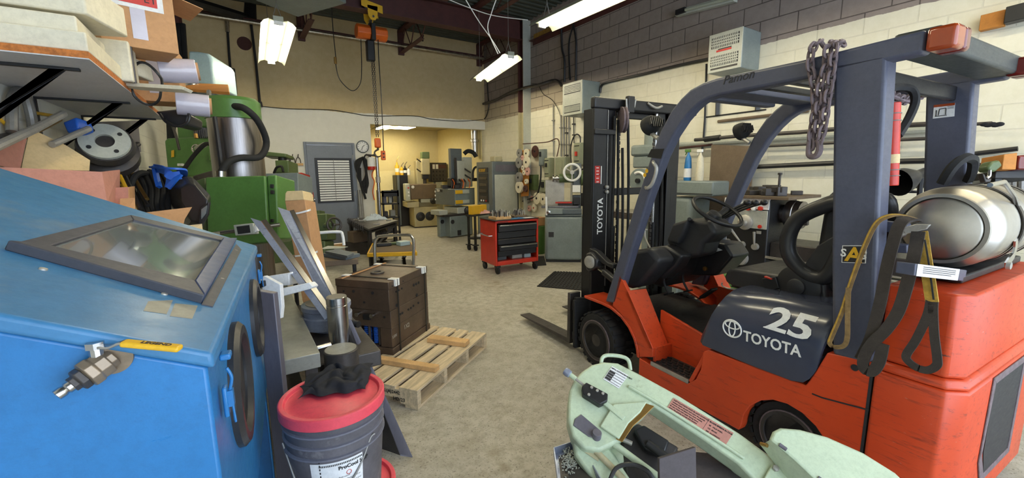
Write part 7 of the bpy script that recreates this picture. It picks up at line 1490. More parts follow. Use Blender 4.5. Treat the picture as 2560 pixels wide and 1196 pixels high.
for y, h in ((428, 13), (448, 12)):
    q = [fpf(1487, y-h, MY-.001), fpf(1500, y-h, MY-.001), fpf(1500, y+h-2, MY-.001), fpf(1487, y+h-2, MY-.001)]; G(FK).prism(q, (0, -.001, 0)).o('decal', 'inkr', fk)
g = G(FK)
for y in (420, 428, 436, 446, 455): q = fpf(1494, y, MY-.0025); g.box(q, (.025, .001, .006))
q = fpf(1503, 438, MY-.0015); g.box(q, (.008, .001, .14)); g.o('decal_print', 'white', fk)
# carriage and forks
FY = .30
for lx in (.06, .58):
    g = G(FK); pr = [(FY, .06), (FY, .50), (FY+.035, .50), (FY+.04, .10), (FY+.5, .085), (1.13, .072), (1.135, .065), (1.13, .06)]; g.prism([V((lx-.055, a, b)) for a, b in pr], (.11, 0, 0)); g.o('fork', 'dsteel', fk, .006)
for z in (.10, .36): G(FK).bx(.02, 1.0, FY-.045, FY-.004, z, z+.07).o('carriage_bar', 'mast', fk, .006)
for x in (.2, .5, .8): G(FK).bx(x, x+.05, FY-.05, FY-.0, .1, .42).o('carriage_upright', 'mast', fk, .005)
for i, (x0, y0, x1, y1) in enumerate(((1437, 752, 1482, 872), (1441, 745, 1480, 760), (1446, 757, 1478, 868))):
    q = [fpf(x, y, .20+i*.008) for x, y in ((x0, y0), (x1, y0), (x1, y1), (x0, y1))]; q[2].z = max(q[2].z, .05); q[3].z = max(q[3].z, .05); G(FK).prism(q, (0, .03, 0)).o('carriage_plate', 'rub', fk, .006)
# tilt lock hub left of the post
c = fpl(1476, 655, .03); G(FK).lathe([(0, 0), (.045, 0), (.05, .012), (.035, .02), (.02, .022), (0, .02)], c, (-1, -.3, 0), 24).o('pivot_cap', 'zinc', fk); G(FK).prism([c+V((.0, dy, dz)) for dy, dz in ((.06, -.07), (.06, .06), (.0, .075), (-.07, .03), (-.07, -.03), (.02, -.09))], (.10, 0, 0)).o('pivot_bracket', 'plas', fk, .015); G(FK).prism([c+V((.03, dy, dz)) for dy, dz in ((.06, .05), (.05, .10), (-.03, .085), (-.16, .02), (-.22, .02), (-.22, -.02), (-.1, .0))], (.05, 0, 0)).o('pivot_arm', 'plas', fk, .008)
a = fpl(1490, 664, .10); b = fpl(1530, 696, .10); G(FK).cyl(a, a+(b-a)*.6, .018, n=14).o('tilt_rod', 'steel', fk); G(FK).cyl(a+(b-a)*.55, b+(b-a)*.4, .03, n=16).o('tilt_cylinder', 'plas', fk)
# --- cab: dashboard, column, wheel, levers
ext(P2(((1553, 706), (1554, 640), (1568, 628), (1622, 621), (1649, 652), (1640, 668), (1598, 717), (1571, 724)), .13), .13, .17).o('dash_pod', 'dash', fk, .03, 3)
ext(P2(((1560, 700), (1572, 630), (1628, 619), (1662, 615), (1706, 640), (1690, 668), (1655, 700), (1620, 690)), .30), .30, .12).o('dash_centre', 'plas', fk, .02, 3)
ext(P2(((1600, 700), (1620, 640), (1665, 612), (1705, 640), (1690, 690), (1650, 720)), .42), .42, .4).o('dash_beam', 'dash', fk, .02, 3)
q = P2(((1735, 600), (1812, 610), (1832, 642), (1790, 690), (1712, 690)), .62); ext(q, .62, .2).o('side_console', 'plas', fk, .015); 
q = [fpl(x, y, .615) for x, y in ((1750, 617), (1782, 614), (1806, 626), (1775, 634))]; 
for p in q: p.x = .618
G(FK).prism(q, (-.002, 0, 0)).o('console_label', 'paper', fk)
q = P2(((1706, 560), (1722, 548), (1775, 552), (1790, 585), (1757, 610), (1748, 642), (1707, 650), (1690, 635), (1668, 612), (1662, 600), (1680, 566)), .40); ext(q, .40, .20).o('steering_column', 'dash', fk, .03, 3)
q = P2(((1664, 604), (1680, 560), (1720, 548), (1712, 575), (1694, 612)), .36); ext(q, .36, .28).o('instrument_cover', 'dash', fk, .02, 3)
c = fpl(1728, 553, .40); G(FK).cyl(c, c+V((-.06, -.03, .02)), .013, n=12).o('column_switch', 'blk', fk, .004)
wc = fpl(1793, 528, .50); wn = V((0, -.52, .85)).normalized(); WR = .165
G(FK).tor(wc, wn, WR, .0125, 48, 12).o('steering_wheel', 'blk', fk); g = G(FK); hc = wc-wn*.045; u, w_, _ = basis(wn)
for a in (.2, pi-.2, -pi/2): 
    d_ = u*cos(a)+w_*sin(a); g.sweep([hc+d_*.02, hc+d_*.08+wn*.008, wc+d_*WR], .03, .010, d_.cross(wn), 5)
g.o('wheel_spokes', 'plas', fk, .003); G(FK).lathe([(0, -.03), (.05, -.03), (.052, .0), (.04, .028), (0, .04)], hc, wn, 26).o('wheel_hub', 'plas', fk)
for i, x in enumerate((1868, 1887, 1910)):
    kx = .70+i*.06; c = fpl(x, 507, kx); b = fpl(1800+i*6, 545, kx-.05); G(FK).tube([b, (b+c)/2+V((0, 0, .01)), c], .009, 8).o('lever', 'blk', fk); G(FK).sph(c, (.02, .026, .02), 14, 10).o('lever_knob', 'plas', fk)
a = fpl(1625, 620, .45); b = fpl(1612, 575, .47); G(FK).tube([a, (a+b)/2+V((0, .02, 0)), b], .007, 8).o('shift_lever', 'zinc', fk); G(FK).box(b, (.045, .02, .012)).o('shift_grip', 'zinc', fk, .003)
for x, y, off, w_ in ((1660, 735, .36, .06), (1708, 728, .50, .05)):
    c = fpl(x+12, y, off); top = c+V((0, .05, .13)); G(FK).tube([top, (top+c)/2+V((0, .02, 0)), c], .008, 8).o('pedal_arm', 'plas', fk); G(FK).box(c, (w_, .05, .012), (-25, 0, 0)).o('pedal', 'rub', fk, .004)
c = fpl(1770, 735, .66); G(FK).box(c, (.07, .14, .012), (-42, 0, 0)).o('accelerator', 'rub', fk, .003); g = G(FK)
for i in range(5): g.box(c+V((-.028+i*.014, 0, .011)), (.005, .13, .006), (-42, 0, 0))
g.o('pedal_ribs', 'rub', fk); c = fpl(1764, 672, .60); G(FK).lathe([(0, 0), (.016, 0), (.016, .012), (0, .015)], c, (-1, 0, 0), 16).o('brass_plug', 'brass', fk)
G(FK).bx(.84, .86, -.95, -.45, .47, .62).o('far_cowl', 'fork', fk)
# seat
s0 = fpl(1812, 692, .26)
prof = [(-.885, .86), (-.90, .905), (-.94, .925), (-1.10, .935), (-1.30, .945), (-1.42, .95), (-1.44, .86), (-1.40, .81), (-.95, .815), (-.90, .83)]
ext(prof, .26, .48).o('seat_cushion', 'plas', fk, .03, 4)
ext([(-.90, .80), (-.93, .825), (-1.42, .82), (-1.45, .79)], .30, .40).o('seat_base', 'blk', fk, .006)
ext([(-1.335, .90), (-1.36, 1.36), (-1.40, 1.41), (-1.46, 1.41), (-1.475, 1.35), (-1.47, .90)], .30, .40).o('seat_back', 'plas', fk, .04, 4)
for off in (.275, .725):
    pts = [V((off, a, b)) for a, b in ((-1.235, 1.06), (-1.225, 1.16), (-1.265, 1.25), (-1.36, 1.315), (-1.45, 1.34), (-1.475, 1.22), (-1.45, 1.05), (-1.40, .965), (-1.31, .98))]
    G(FK).tube(pts, .038, 12, 5, closed=True).o('hip_support', 'plas', fk)
    G(FK).prism([V((off, a, b)) for a, b in ((-1.40, .97), (-1.30, .99), (-1.36, 1.12), (-1.45, 1.20), (-1.47, 1.0))], (.02, 0, 0)).o('hip_panel', 'dash', fk, .006)
c = fpl(1992, 717, .245); G(FK).lathe([(0, 0), (.11, 0), (.11, .012), (.09, .02), (0, .02)], c+V((.02, 0, 0)), (-1, 0, 0), 28).o('recliner_cover', 'plas', fk, .004); G(FK).lathe([(0, 0), (.042, 0), (.042, .014), (.036, .018), (0, .018)], c, (-1, 0, 0), 24).o('recliner_knob', 'dash', fk)
q = [fpl(x, y, .235) for x, y in ((1903, 697), (1938, 692), (1948, 722), (1912, 730))]; G(FK).prism(q, (.025, 0, 0)).o('belt_buckle', 'blk', fk, .004); c = fpl(1922, 695, .236); G(FK).box(c, (.02, .04, .006), (8, 0, 0)).o('buckle_button', 'red', fk); q = [fpl(x, y, .24) for x, y in ((1912, 730), (1948, 722), (1965, 752), (1926, 752))]; G(FK).prism(q, (.01, 0, 0)).o('belt_stalk', 'plas', fk, .003); c = fpl(1941, 735, .237); G(FK).lathe([(0, 0), (.011, 0), (.011, .006), (0, .008)], c, (-1, 0, 0), 14).o('stalk_bolt', 'steel', fk)
G(FK).tube([fpl(x, y, .28) for x, y in ((1805, 707), (1806, 715), (1822, 722), (1850, 724))], .005, 6).o('slide_bar', 'zinc', fk)
# --- counterweight
def cw(z0, z1, o, name, o2=None):
    o2 = o if o2 is None else o2
    def pl(o, z): return [V((-.004-o+.02, -1.742, z)), V((-.004-o+.02, -1.88-o*.5, z)), V((.012-o*.6, -1.935-o*.7, z)), V((.06, -1.975-o, z)), V((.98, -1.975-o, z)), V((1.022+o*.6, -1.935-o*.7, z)), V((1.034+o-.02, -1.88-o*.5, z)), V((1.034+o-.02, -1.742, z))]
    g = G(FK); g.rings([pl(o, z0), pl(o2, z1)]); return g.o(name, 'fork', fk, .012, 3, ang=50)
cw(.74, 1.055, .005, 'counterweight_top', .0); cw(.70, .738, .022, 'counterweight_ridge', .008); cw(.12, .698, .022, 'counterweight')
q0, q1 = fpf(2485, 972, -1.999), fpf(2600, 1140, -1.999)
g = G(FK); zc_, hz_ = .46, .21; pts = [V((x, -2.0, z)) for x, z in ((q0.x, .66), (.72, .66), (.72, .25), (q0.x+.06, .25), (q0.x+.01, .36))]; g.prism(pts, (0, .004, 0)); g.o('rear_recess_shade', 'ink', fk)  # flat dark sheet paints the shade of the recess, nothing is hollowed out
g = G(FK); ins = lambda d: [V((x, -2.003, z)) for x, z in ((q0.x-d, .66+d), (.72+d, .66+d), (.72+d, .25-d), (q0.x+.05-d, .25-d), (q0.x-.02-d*.7, .36-d))]
a, b = ins(0), ins(.03); 
for i in range(5): j = (i+1) % 5; g.prism([a[i], a[j], b[j], b[i]], (0, .006, 0))
g.o('opening_rim', 'rust', fk, .002)
# --- tank bracket and plate
c0 = fpl(2265, 585, .08)
for y0, y1 in ((552, 580), (605, 630)):
    q = [fpl(x, y, .10) for x, y in ((2195, y0), (2268, y0+8), (2268, y1+4), (2195, y1))]; G(FK).prism(q, (.04, 0, 0)).o('tank_bracket', 'fr', fk, .004)
q = [fpl(x, y, .06) for x, y in ((2235, 592), (2315, 574), (2326, 562), (2290, 560), (2240, 575))]; G(FK).prism(q, (.012, 0, 0)).o('bracket_latch', 'zinc', fk, .003)
c = fpl(2252, 585, .07); G(FK).lathe([(0, 0), (.018, 0), (.018, .03), (.008, .034), (0, .034)], c, (-1, 0, 0), 14).o('bracket_bolt', 'steel', fk)
q = [fpf(x, y, -1.90) for x, y in ((2290, 660), (2418, 676), (2412, 704), (2286, 690))]; G(FK).prism(q, (0, .05, 0)).o('tank_cradle', 'fr', fk, .003); q2 = [q[0]*.98+q[1]*.02, q[0]*.18+q[1]*.82, q[3]*.18+q[2]*.82, q[3]*.98+q[2]*.02]; G(FK).prism([p+V((0, -.001, 0)) for p in q2], (0, -.001, 0)).o('instruction_plate', 'paper', fk)
g = G(FK); z_ = lambda u, v: q2[3]*(1-u)*(1-v)+q2[2]*u*(1-v)+q2[1]*u*v+q2[0]*(1-u)*v+V((0, -.0028, 0))
for v in (.78, .62, .46, .3): g.quad(z_(.12, v), z_(.9-.1*(v < .4), v), z_(.9-.1*(v < .4), v+.06), z_(.12, v+.06))
g.o('plate_print', 'ink', fk)
G(FK).bx(.2, .95, -1.90, -1.74, 1.06, 1.09).o('cradle_base', 'blk', fk, .006)
# ================================================================ gas cylinder
gc = thing('gas_cylinder', 'dented silver gas cylinder lying across the back of the forklift', 'gas cylinder', FK @ V((.55, -1.81, 1.092)), TH-90)
TCn = V((.0, -1.81, 1.262)); TRr = .163
G(FK).lathe([(0, .185), (.04, .187), (.08, .197), (.112, .212), (.122, .216), (.128, .226), (.132, .24), (TRr-.008, .262), (TRr, .30), (TRr, .56), (TRr+.003, .565), (TRr+.003, .585), (TRr, .59), (TRr, .80), (TRr-.02, .86), (.1, .90), (0, .91)], TCn, (1, 0, 0), 56).o('shell', 'alu', gc, ang=50)
G(FK).lathe([(.124, .212), (.137, .212), (.139, .224), (.13, .232), (.124, .226)], TCn, (1, 0, 0), 48, cap=False).o('weld_ring', 'alu', gc)
for x in (.46, .72): G(FK).lathe([(TRr+.004, x), (TRr+.008, x), (TRr+.008, x+.03), (TRr+.004, x+.03)], TCn, (1, 0, 0), 48, cap=False).o('clamp_strap', 'dsteel', gc, label='dark steel clamp strap')
G(FK).tor(TCn+V((.95, 0, 0)), (1, 0, 0), .12, .012, 32, 8).o('collar_ring', 'alu', gc); g = G(FK)
for a in (0, 2.1, 4.2): g.box(TCn+V((.92, .12*cos(a), .12*sin(a))), (.08, .01, .04), MX.Rotation(a, 3, 'X'))
g.o('collar_posts', 'alu', gc)
g = G(FK); g.sweep([fpf(x, y, -1.97) for x, y in ((2540, 600), (2538, 620), (2532, 640), (2520, 655), (2514, 665))], .03, .006, V((1, 0, 0)), 4); g.o('toggle_handle', 'steel', gc); c = fpf(2516, 664, -1.98); G(FK).lathe([(0, 0), (.014, 0), (.014, .012), (.007, .014), (0, .012)], c, (0, -1, 0), 16).o('toggle_roller', 'zinc', gc); G(FK).tube([fpf(x, y, -1.95) for x, y in ((2540, 560), (2545, 520), (2535, 490), (2510, 455), (2475, 463))], .008, 8, 0).o('clamp_rod', 'steel', gc)
# ================================================================ slings, chain, red tube on the forklift
def strap(name, label, px, off, w, m, th=.006, par=None):
    pts = [fpl(x, y, o) for x, y, o in px]; g = G(FK); g.sweep(pts, w, th, V((0, 1, .15)), 6); return g.o(name, m, par)
e = thing('lifting_sling', 'narrow brown web sling with yellow edge hanging in front of the forklift pillar', 'sling', FK @ fpl(2100, 870, -.04), TH-90, 'web slings on the tank bracket')
A_ = ((2300, 553, .02), (2262, 540, .0), (2225, 540, -.03), (2190, 560, -.04), (2160, 620, -.035), (2130, 700, -.035), (2105, 780, -.035), (2080, 840, -.035), (2074, 858, -.035), (2085, 868, -.035), (2108, 866, -.04), (2118, 845, -.04), (2119, 790, -.04), (2121, 720, -.04))
strap('web', '', A_, 0, .018, 'slingt', .004, e); pts = [fpl(x-3, y-2, o-.003) for x, y, o in A_[:9]]; G(FK).sweep(pts, .005, .003, V((0, 1, .15)), 6).o('yellow_edge', 'slingy', e, label='yellow stitched edge')
e = thing('lifting_sling', 'wide dark brown web sling hanging double from the tank bracket, middle of the three', 'sling', FK @ fpl(2180, 920, -.05), TH-90, 'web slings on the tank bracket')
strap('web', '', ((2300, 552, .0), (2275, 548, -.02), (2250, 560, -.05), (2232, 610, -.05), (2215, 680, -.05), (2203, 745, -.05), (2192, 790, -.05), (2175, 850, -.05), (2158, 885, -.05), (2150, 900, -.045)), 0, .038, 'sling', .008, e)
strap('web', '', ((2296, 580, -.01), (2285, 640, -.045), (2265, 720, -.05), (2245, 780, -.05), (2215, 825, -.055), (2180, 860, -.06), (2160, 895, -.06), (2160, 922, -.06), (2180, 930, -.06), (2198, 905, -.06), (2208, 860, -.058)), 0, .038, 'sling', .008, e)
e = thing('lifting_sling', 'yellow web sling with a twisted brown eye, rightmost of the three', 'sling', FK @ fpl(2300, 920, -.03), TH-90, 'web slings on the tank bracket')
strap('web', '', ((2303, 580, -.0), (2312, 640, -.03), (2322, 700, -.035), (2330, 755, -.035)), 0, .036, 'slingy', .006, e); G(FK).sweep([fpl(x, y, o) for x, y, o in ((2312, 600, -.03), (2322, 660, -.042), (2334, 750, -.042))], .005, .002, V((0, 1, .15)), 6).o('stripe', 'ink', e, label='dark stripe')
strap('eye', '', ((2327, 750, -.035), (2318, 790, -.035), (2290, 850, -.035), (2266, 888, -.035), (2272, 905, -.035), (2295, 921, -.035), (2320, 926, -.035), (2341, 915, -.035), (2343, 895, -.035), (2336, 840, -.035), (2333, 780, -.035), (2334, 752, -.035)), 0, .026, 'sling', .006, e)
ch = thing('lifting_chain', 'heavy rusty chain draped over the forklift guard rail, hook end down', 'chain', FK @ fpl(2040, 390, -.03), TH-90)
def links(path, r=.0065, ln=.032, wd=.022):
    P = cr(path, 16); L_ = [0]
    for i in range(1, len(P)): L_.append(L_[-1]+(P[i]-P[i-1]).length)
    n = int(L_[-1]/(ln*1.12)); k = 0
    for i in range(n):
        s_ = (i+.5)*L_[-1]/n
        while L_[k+1] < s_: k += 1
        q = P[k]+(P[k+1]-P[k])*((s_-L_[k])/max(1e-6, L_[k+1]-L_[k])); t_ = (P[k+1]-P[k]).normalized(); a = V((0, 1, 0)) if abs(t_.y) < .9 else V((0, 0, 1)); a = (a-t_*a.dot(t_)).normalized(); b = t_.cross(a)
        sd = (a*.92+b*.4).normalized() if i % 2 else (a*-.4+b*.92).normalized(); h = ln*.80; w_ = wd*.62
        pts = [q+t_*h+V(), q+t_*h*.8+sd*w_*.75, q+t_*h*.3+sd*w_, q-t_*h*.3+sd*w_, q-t_*h*.8+sd*w_*.75, q-t_*h, q-t_*h*.8-sd*w_*.75, q-t_*h*.3-sd*w_, q+t_*h*.3-sd*w_, q+t_*h*.8-sd*w_*.75]
        G(FK).tube(pts, r, 6, 2, closed=True).o('link', 'rust', ch)
links([fpl(x, y, o) for x, y, o in ((2062, 118, .07), (2048, 106, .03), (2030, 125, -.02), (2026, 165, -.02), (2034, 205, -.02), (2038, 270, -.02), (2030, 330, -.02), (2028, 372, -.02))])
links([fpl(x, y, o) for x, y, o in ((2110, 108, .09), (2090, 112, .0), (2085, 130, -.02), (2078, 190, -.02), (2068, 250, -.022), (2058, 320, -.022), (2045, 362, -.022))])
links([fpl(x, y, o) for x, y, o in ((2084, 108, .05), (2070, 120, -.02), (2064, 170, -.02), (2052, 205, -.025), (2046, 260, -.025), (2044, 310, -.025), (2040, 350, -.025))])
c = fpl(2036, 372, -.022); G(FK).tube([c+V((0, -.015, .03)), c+V((0, -.02, -.005)), c+V((0, -.01, -.03)), c+V((0, .015, -.03)), c+V((0, .022, 0)), c+V((0, .02, .07))], lambda q: .014-.006*abs(q-.3), 10).o('grab_hook', 'rust', ch)
e = thing('red_tube', 'long red tube tied behind the near forklift pillar', 'tube', FK @ fpl(2228, 465, .16), TH-90)
a, b = fpl(2232, 258, .16), fpl(2226, 465, .16); G(FK).cyl(a, b, .026, n=20).o('tube', 'red', e, .003)
for y in (285, 303, 425, 440): c = a+(b-a)*((y-258)/207); G(FK).tor(c, b-a, .028, .002, 20, 6).o('wire_tie', 'galv', e)
c = a+(b-a)*.62; G(FK).lathe([(.0265, 0), (.0268, .0), (.0268, .036), (.0265, .036)], c, (b-a), 20, cap=False).o('label', 'cardl', e)
cable('black hose arching from the pillar beside the red tube', [FK @ fpl(x, y, o) for x, y, o in ((2225, 222, .2), (2250, 218, .3), (2280, 225, .35), (2288, 255, .35), (2270, 300, .3), (2245, 340, .22))], .016, 'rub', 5, 'hose')
cable('black hose curling around the far forklift pillar above the tank', [FK @ fpl(x, y, o) for x, y, o in ((2355, 460, .7), (2380, 420, .7), (2410, 396, .75), (2432, 400, .85), (2430, 430, .9), (2420, 450, .95))], .022, 'rub', 5, 'hose')
ch2 = thing('lifting_chain', 'short rusty chain drooping between the two rear forklift pillars', 'chain', FK @ fpl(2270, 270, .5), TH-90); ch_, ch = ch, ch2
links([FKI @ (FK @ fpl(x, y, o)) for x, y, o in ((2222, 238, .25), (2250, 250, .45), (2275, 248, .6), (2300, 240, .75), (2318, 225, .9))], .008, .04, .03)
# ================================================================ band saw in the foreground
so = PD(1500, 990, 1.75); sn = (V((0, 0, .82))-FH*.57).normalized()
bs = thing('band_saw', 'mint green metal cutting band saw in the foreground beside the forklift', 'band saw', (1.25, 1.25, 0))
def SP(x, y, h=0): return PP(x, y, so+sn*h, sn)
def sprism(px, th, h=0, d=-1): return G().prism([SP(x, y, h) for x, y in px], sn*(th*d))
g = sprism(((1420, 1010), (1424, 975), (1437, 947), (1455, 928), (1480, 911), (1510, 904), (1545, 907), (1600, 935), (1700, 990), (1850, 1083), (1962, 1165), (2010, 1215), (1900, 1215), (1845, 1158), (1760, 1098), (1630, 1012), (1614, 1032), (1580, 1062), (1552, 1103), (1500, 1128), (1460, 1122), (1432, 1092), (1420, 1050)), .085); g.o('frame', 'mint', bs, .012, 3)
g = G(); a = [SP(x, y, .002) for x, y in ((1570, 967), (1640, 1008), (1760, 1083), (1860, 1148))]; g.sweep(a, .012, .02, sn.cross(a[-1]-a[0]), 4); g.o('frame_rib', 'mint', bs, .004)
sprism(((1534, 1010), (1618, 1004), (1602, 1030), (1572, 1058), (1548, 1098), (1500, 1066)), .012, .013).o('guide_pad', 'mint', bs, .004)
sprism(((1605, 1006), (1636, 1016), (1612, 1040), (1583, 1066), (1556, 1106), (1540, 1098), (1568, 1060), (1590, 1034)), .004, .004).o('worn_edge', 'brass', bs, .001, label='worn rusty yellow edge')
q = ((1530, 916), (1571, 939), (1547, 972), (1508, 948)); sprism(q, .002, .003).o('name_plate', 'paper', bs); xd = SP(1571, 939, .003)-SP(1530, 916, .003); yd = SP(1530, 916, .003)-SP(1508, 948, .003)
def on(u, v, q, h=.0035):
    P = [SP(x, y, h) for x, y in q]; return P[3]*(1-u)*(1-v)+P[2]*u*(1-v)+P[1]*u*v+P[0]*(1-u)*v
text('METAL CUTTING BAND SAW', .0072, bs, 'ink', on(.04, .86, q), xd, yd, bold=.0002)
g = G()
for v in (.08, .24, .40, .56, .72): g.quad(on(.02, v, q), on(.98, v, q), on(.98, v+.025, q), on(.02, v+.025, q))
for v in (.1, .26, .42, .58): g.quad(on(.03, v+.015, q), on(.38, v+.015, q), on(.38, v+.13, q), on(.03, v+.13, q))
g.o('plate_print', 'ink', bs)
q = ((1684, 995), (1834, 1083), (1812, 1117), (1664, 1026)); sprism(q, .002, .003).o('instruction_plate', 'cardp', bs); xd = on(1, .5, q)-on(0, .5, q); yd = on(0, 1, q)-on(0, 0, q)
L_ = ['INSTALLATION AND BLADE CHANGE', 'release blade tension and open the guards', 'remove the old blade from both wheels', 'fit new blade with teeth facing down', 'close the guards and set the tension', 'check tracking before cutting']
for i, s_ in enumerate(L_): text(s_, .0078 if i else .0085, bs, 'ink', on(.02, .84-i*.145, q), xd, yd)
text('BLADE SPEEDS IN F.P.M', .0085, bs, 'ink', on(.64, .82, q), xd, yd, bold=.0002)
for i, s_ in enumerate(('80   MILD STEEL', '120  BRASS', '200  ALUMINUM')): text(s_, .0075, bs, 'ink', on(.66, .60-i*.2, q), xd, yd)
g = G(); g.quad(on(.61, .02, q), on(.615, .02, q), on(.615, .98, q), on(.61, .98, q)); g.o('plate_line', 'ink', bs)
# handle, tension knob, guide block
G().tube([SP(1503, 910, -.02), SP(1506, 895, -.012), SP(1520, 889, -.008), SP(1553, 892, -.008), SP(1571, 902, -.012), SP(1576, 926, -.03)], .0085, 10, 5).o('lift_handle', 'mint', bs)
a, b = SP(1418, 932, .02), SP(1470, 972, .02); d = (b-a).normalized(); G().lathe([(0, -.012), (.016, -.012), (.018, .0), (.016, .014), (.009, .018), (0, .018)], a, d, 12).o('tension_knob', 'bluetint', bs); G().cyl(a, a+d*.045, .0105, n=14).o('tension_collar', 'mint', bs); G().cyl(a, b, .006, n=10).o('tension_screw', 'zinc', bs)
g = G(); g.prism([SP(x, y, .035) for x, y in ((1466, 956), (1520, 985), (1519, 1002), (1500, 1012), (1457, 985), (1455, 966))], sn*-.035); gb = g.o('guide_block', 'blk', bs, .004)
g = G()
for x, y in ((1479, 970), (1493, 978), (1472, 988), (1507, 985)): g.lathe([(0, 0), (.006, 0), (.006, .005), (0, .006)], SP(x, y, .035), sn, 10)
g.o('cap_screws', 'zinc', gb)
g = G(); a = [SP(x, y, .012) for x, y in ((1505, 1002), (1560, 1048))]; g.sweep([a[0], a[1]], .022, .012, sn.cross(a[1]-a[0]), 0); g.o('slide_bar', 'mint', bs, .003)
# lower arm, rods, vise
G().prism([SP(x, y, -.012) for x, y in ((1436, 1052), (1452, 1040), (1497, 1078), (1500, 1104), (1470, 1096), (1432, 1068))], sn*.016).o('guide_arm_plate', 'slate', bs, .003)
c = SP(1492, 1088, .01); ax = (sn+V((0, 0, .6))).normalized(); G().lathe([(0, -.04), (.018, -.04), (.018, .012), (.016, .015), (0, .015)], c, ax, 24).o('arm_clamp_knob', 'slate', bs)
for (x0, y0, x1, y1, m, r, h) in ((1500, 1085, 1655, 1200, 'mint', .013, -.02), (1470, 1108, 1560, 1200, 'beige', .012, -.03), (1490, 1070, 1580, 1110, 'zinc', .009, -.03)): G().cyl(SP(x0, y0, h), SP(x1, y1, h), r, n=12).o('guide_rod', m, bs)
G().prism([SP(x, y, -.09) for x, y in ((1425, 1085), (1500, 1100), (1575, 1215), (1480, 1215), (1436, 1150))], sn*.05).o('base_casting', 'mint', bs, .01)
q = ((1466, 1112), (1500, 1135), (1496, 1155), (1462, 1132)); G().prism([SP(x, y, -.037) for x, y in q], sn*.002).o('base_plate_label', 'beige', bs)
g = G(); g.prism([SP(x, y, -.11) for x, y in ((1545, 1095), (1590, 1070), (1690, 1130), (1650, 1215), (1560, 1215))], sn*.05); g.o('vise_bed', 'dsteel', bs, .01)
G().prism([SP(x, y, -.06) for x, y in ((1580, 1085), (1605, 1072), (1668, 1112), (1655, 1150), (1610, 1135))], sn*.04).o('jaw_bracket', 'blk', bs, .008)
G().cyl(SP(1618, 1108, -.01), SP(1665, 1145, -.01), .017, n=14).o('vise_screw', 'blk', bs)
P = [PD(1648, 1147, 1.42), PD(1740, 1119, 1.45), PD(1742, 1230, 1.42), PD(1650, 1240, 1.39)]; plate(P, .014).o('vise_jaw', 'jaw', bs, .002)
G().tube([SP(1520, 1215, -.02), SP(1540, 1172, .0), (SP(1580, 1162, .01)), SP(1620, 1180, .0), SP(1640, 1215, -.02)], .008, 8).o('coolant_pipe', 'plas', bs)
# wheel guard at the right
g = sprism(((1925, 1100), (1934, 1078), (1952, 1069), (2000, 1073), (2070, 1092), (2160, 1132), (2240, 1182), (2300, 1240), (2080, 1240), (1985, 1150)), .02, .10); g.o('wheel_guard_face', 'mint', bs, .012, 3)
a = [(1925, 1100), (1985, 1150), (2080, 1240)]; g = G(); g.prism([SP(*a[0], .098), SP(*a[1], .098), SP(*a[2], .098), SP(2010, 1236, .03), SP(1950, 1170, .02), SP(1905, 1112, .03)], sn*-.012); g.o('wheel_guard_side', 'mint', bs, .003)
g = G()
for x, y in ((1948, 1112), (2045, 1195)): a = SP(x, y, .10); g.cyl(a, a+(SP(x+18, y+13, .10)-a), .007, n=10)
g.o('guard_hinge', 'slate', bs)
c = SP(1902, 1110, .05); G().cyl(c, SP(1918, 1115, .07), .007, n=10).o('guard_latch', 'brass', bs)
g = sprism(((1928, 1166), (1985, 1162), (2030, 1215), (1900, 1215)), .012, .014); g.o('motor_plate', 'mint', bs, .003)
g = G()
for x, y in ((1938, 1173), (1982, 1182)): g.lathe([(0, 0), (.011, 0), (.011, .01), (0, .012)], SP(x, y, .015), sn, 6)
g.o('hex_bolts', 'zinc', bs)
# drip tray with chips, pedestal to the floor
q = ((1386, 1137), (1442, 1118), (1500, 1215), (1400, 1240)); zt = SP(1430, 1140, -.12).z
P = [PZ(x, y, zt) for x, y in q]
g = G(); 
for i in range(4): a, b = P[i], P[(i+1) % 4]; n_ = (V((0, 0, 1)).cross(b-a)).normalized(); g.prism([a, b, b+V((0, 0, .03)), a+V((0, 0, .03))], n_*.004)
g.prism(P, (0, 0, -.003)); g.o('drip_tray', 'bluetint', bs)
G().prism([P[0]*.9+P[2]*.1, P[1]*.9+P[3]*.1, P[2]*.9+P[0]*.1, P[3]*.9+P[1]*.1], (0, 0, .004)).o('oil', 'dsteel', bs)
rc = random.Random(4); g = G(); cq = (P[0]*.55+P[1]*.25+P[2]*.2)
for i in range(240): 
    p = cq+(P[1]-P[0])*(rc.gauss(0, .16))+(P[3]-P[0])*(rc.gauss(0.1, .16)); g.box(p+V((0, 0, .006+rc.random()*.008)), (.008, .004, .003), (rc.random()*90, rc.random()*90, rc.random()*90))
o = g.o('metal_chips', 'lgrey', bs); o['kind'] = 'stuff'
c0, c1 = SP(1520, 1150, -.12), SP(1900, 1215, -.12)
dx = (c1-c0); dx.z = 0; dx.normalize(); dy = V((-dx.y, dx.x, 0)); L0 = .75
g = G(); b0 = V((c0.x, c0.y, 0))-dy*.02; zt = min(zt, .42)-.01; g.hex([b0-dy*.15, b0+dx*L0-dy*.15, b0+dx*L0+dy*.12, b0+dy*.12]+[p+V((0, 0, zt)) for p in (b0-dy*.15, b0+dx*L0-dy*.15, b0+dx*L0+dy*.12, b0+dy*.12)]); g.o('pedestal', 'jaw', bs, .01)
g = G(); b1 = SP(1455, 1090, -.1); g.cyl(V((b0.x+.05, b0.y, zt)), SP(1520, 1160, -.1), .06, n=12); g.o('neck', 'mint', bs)
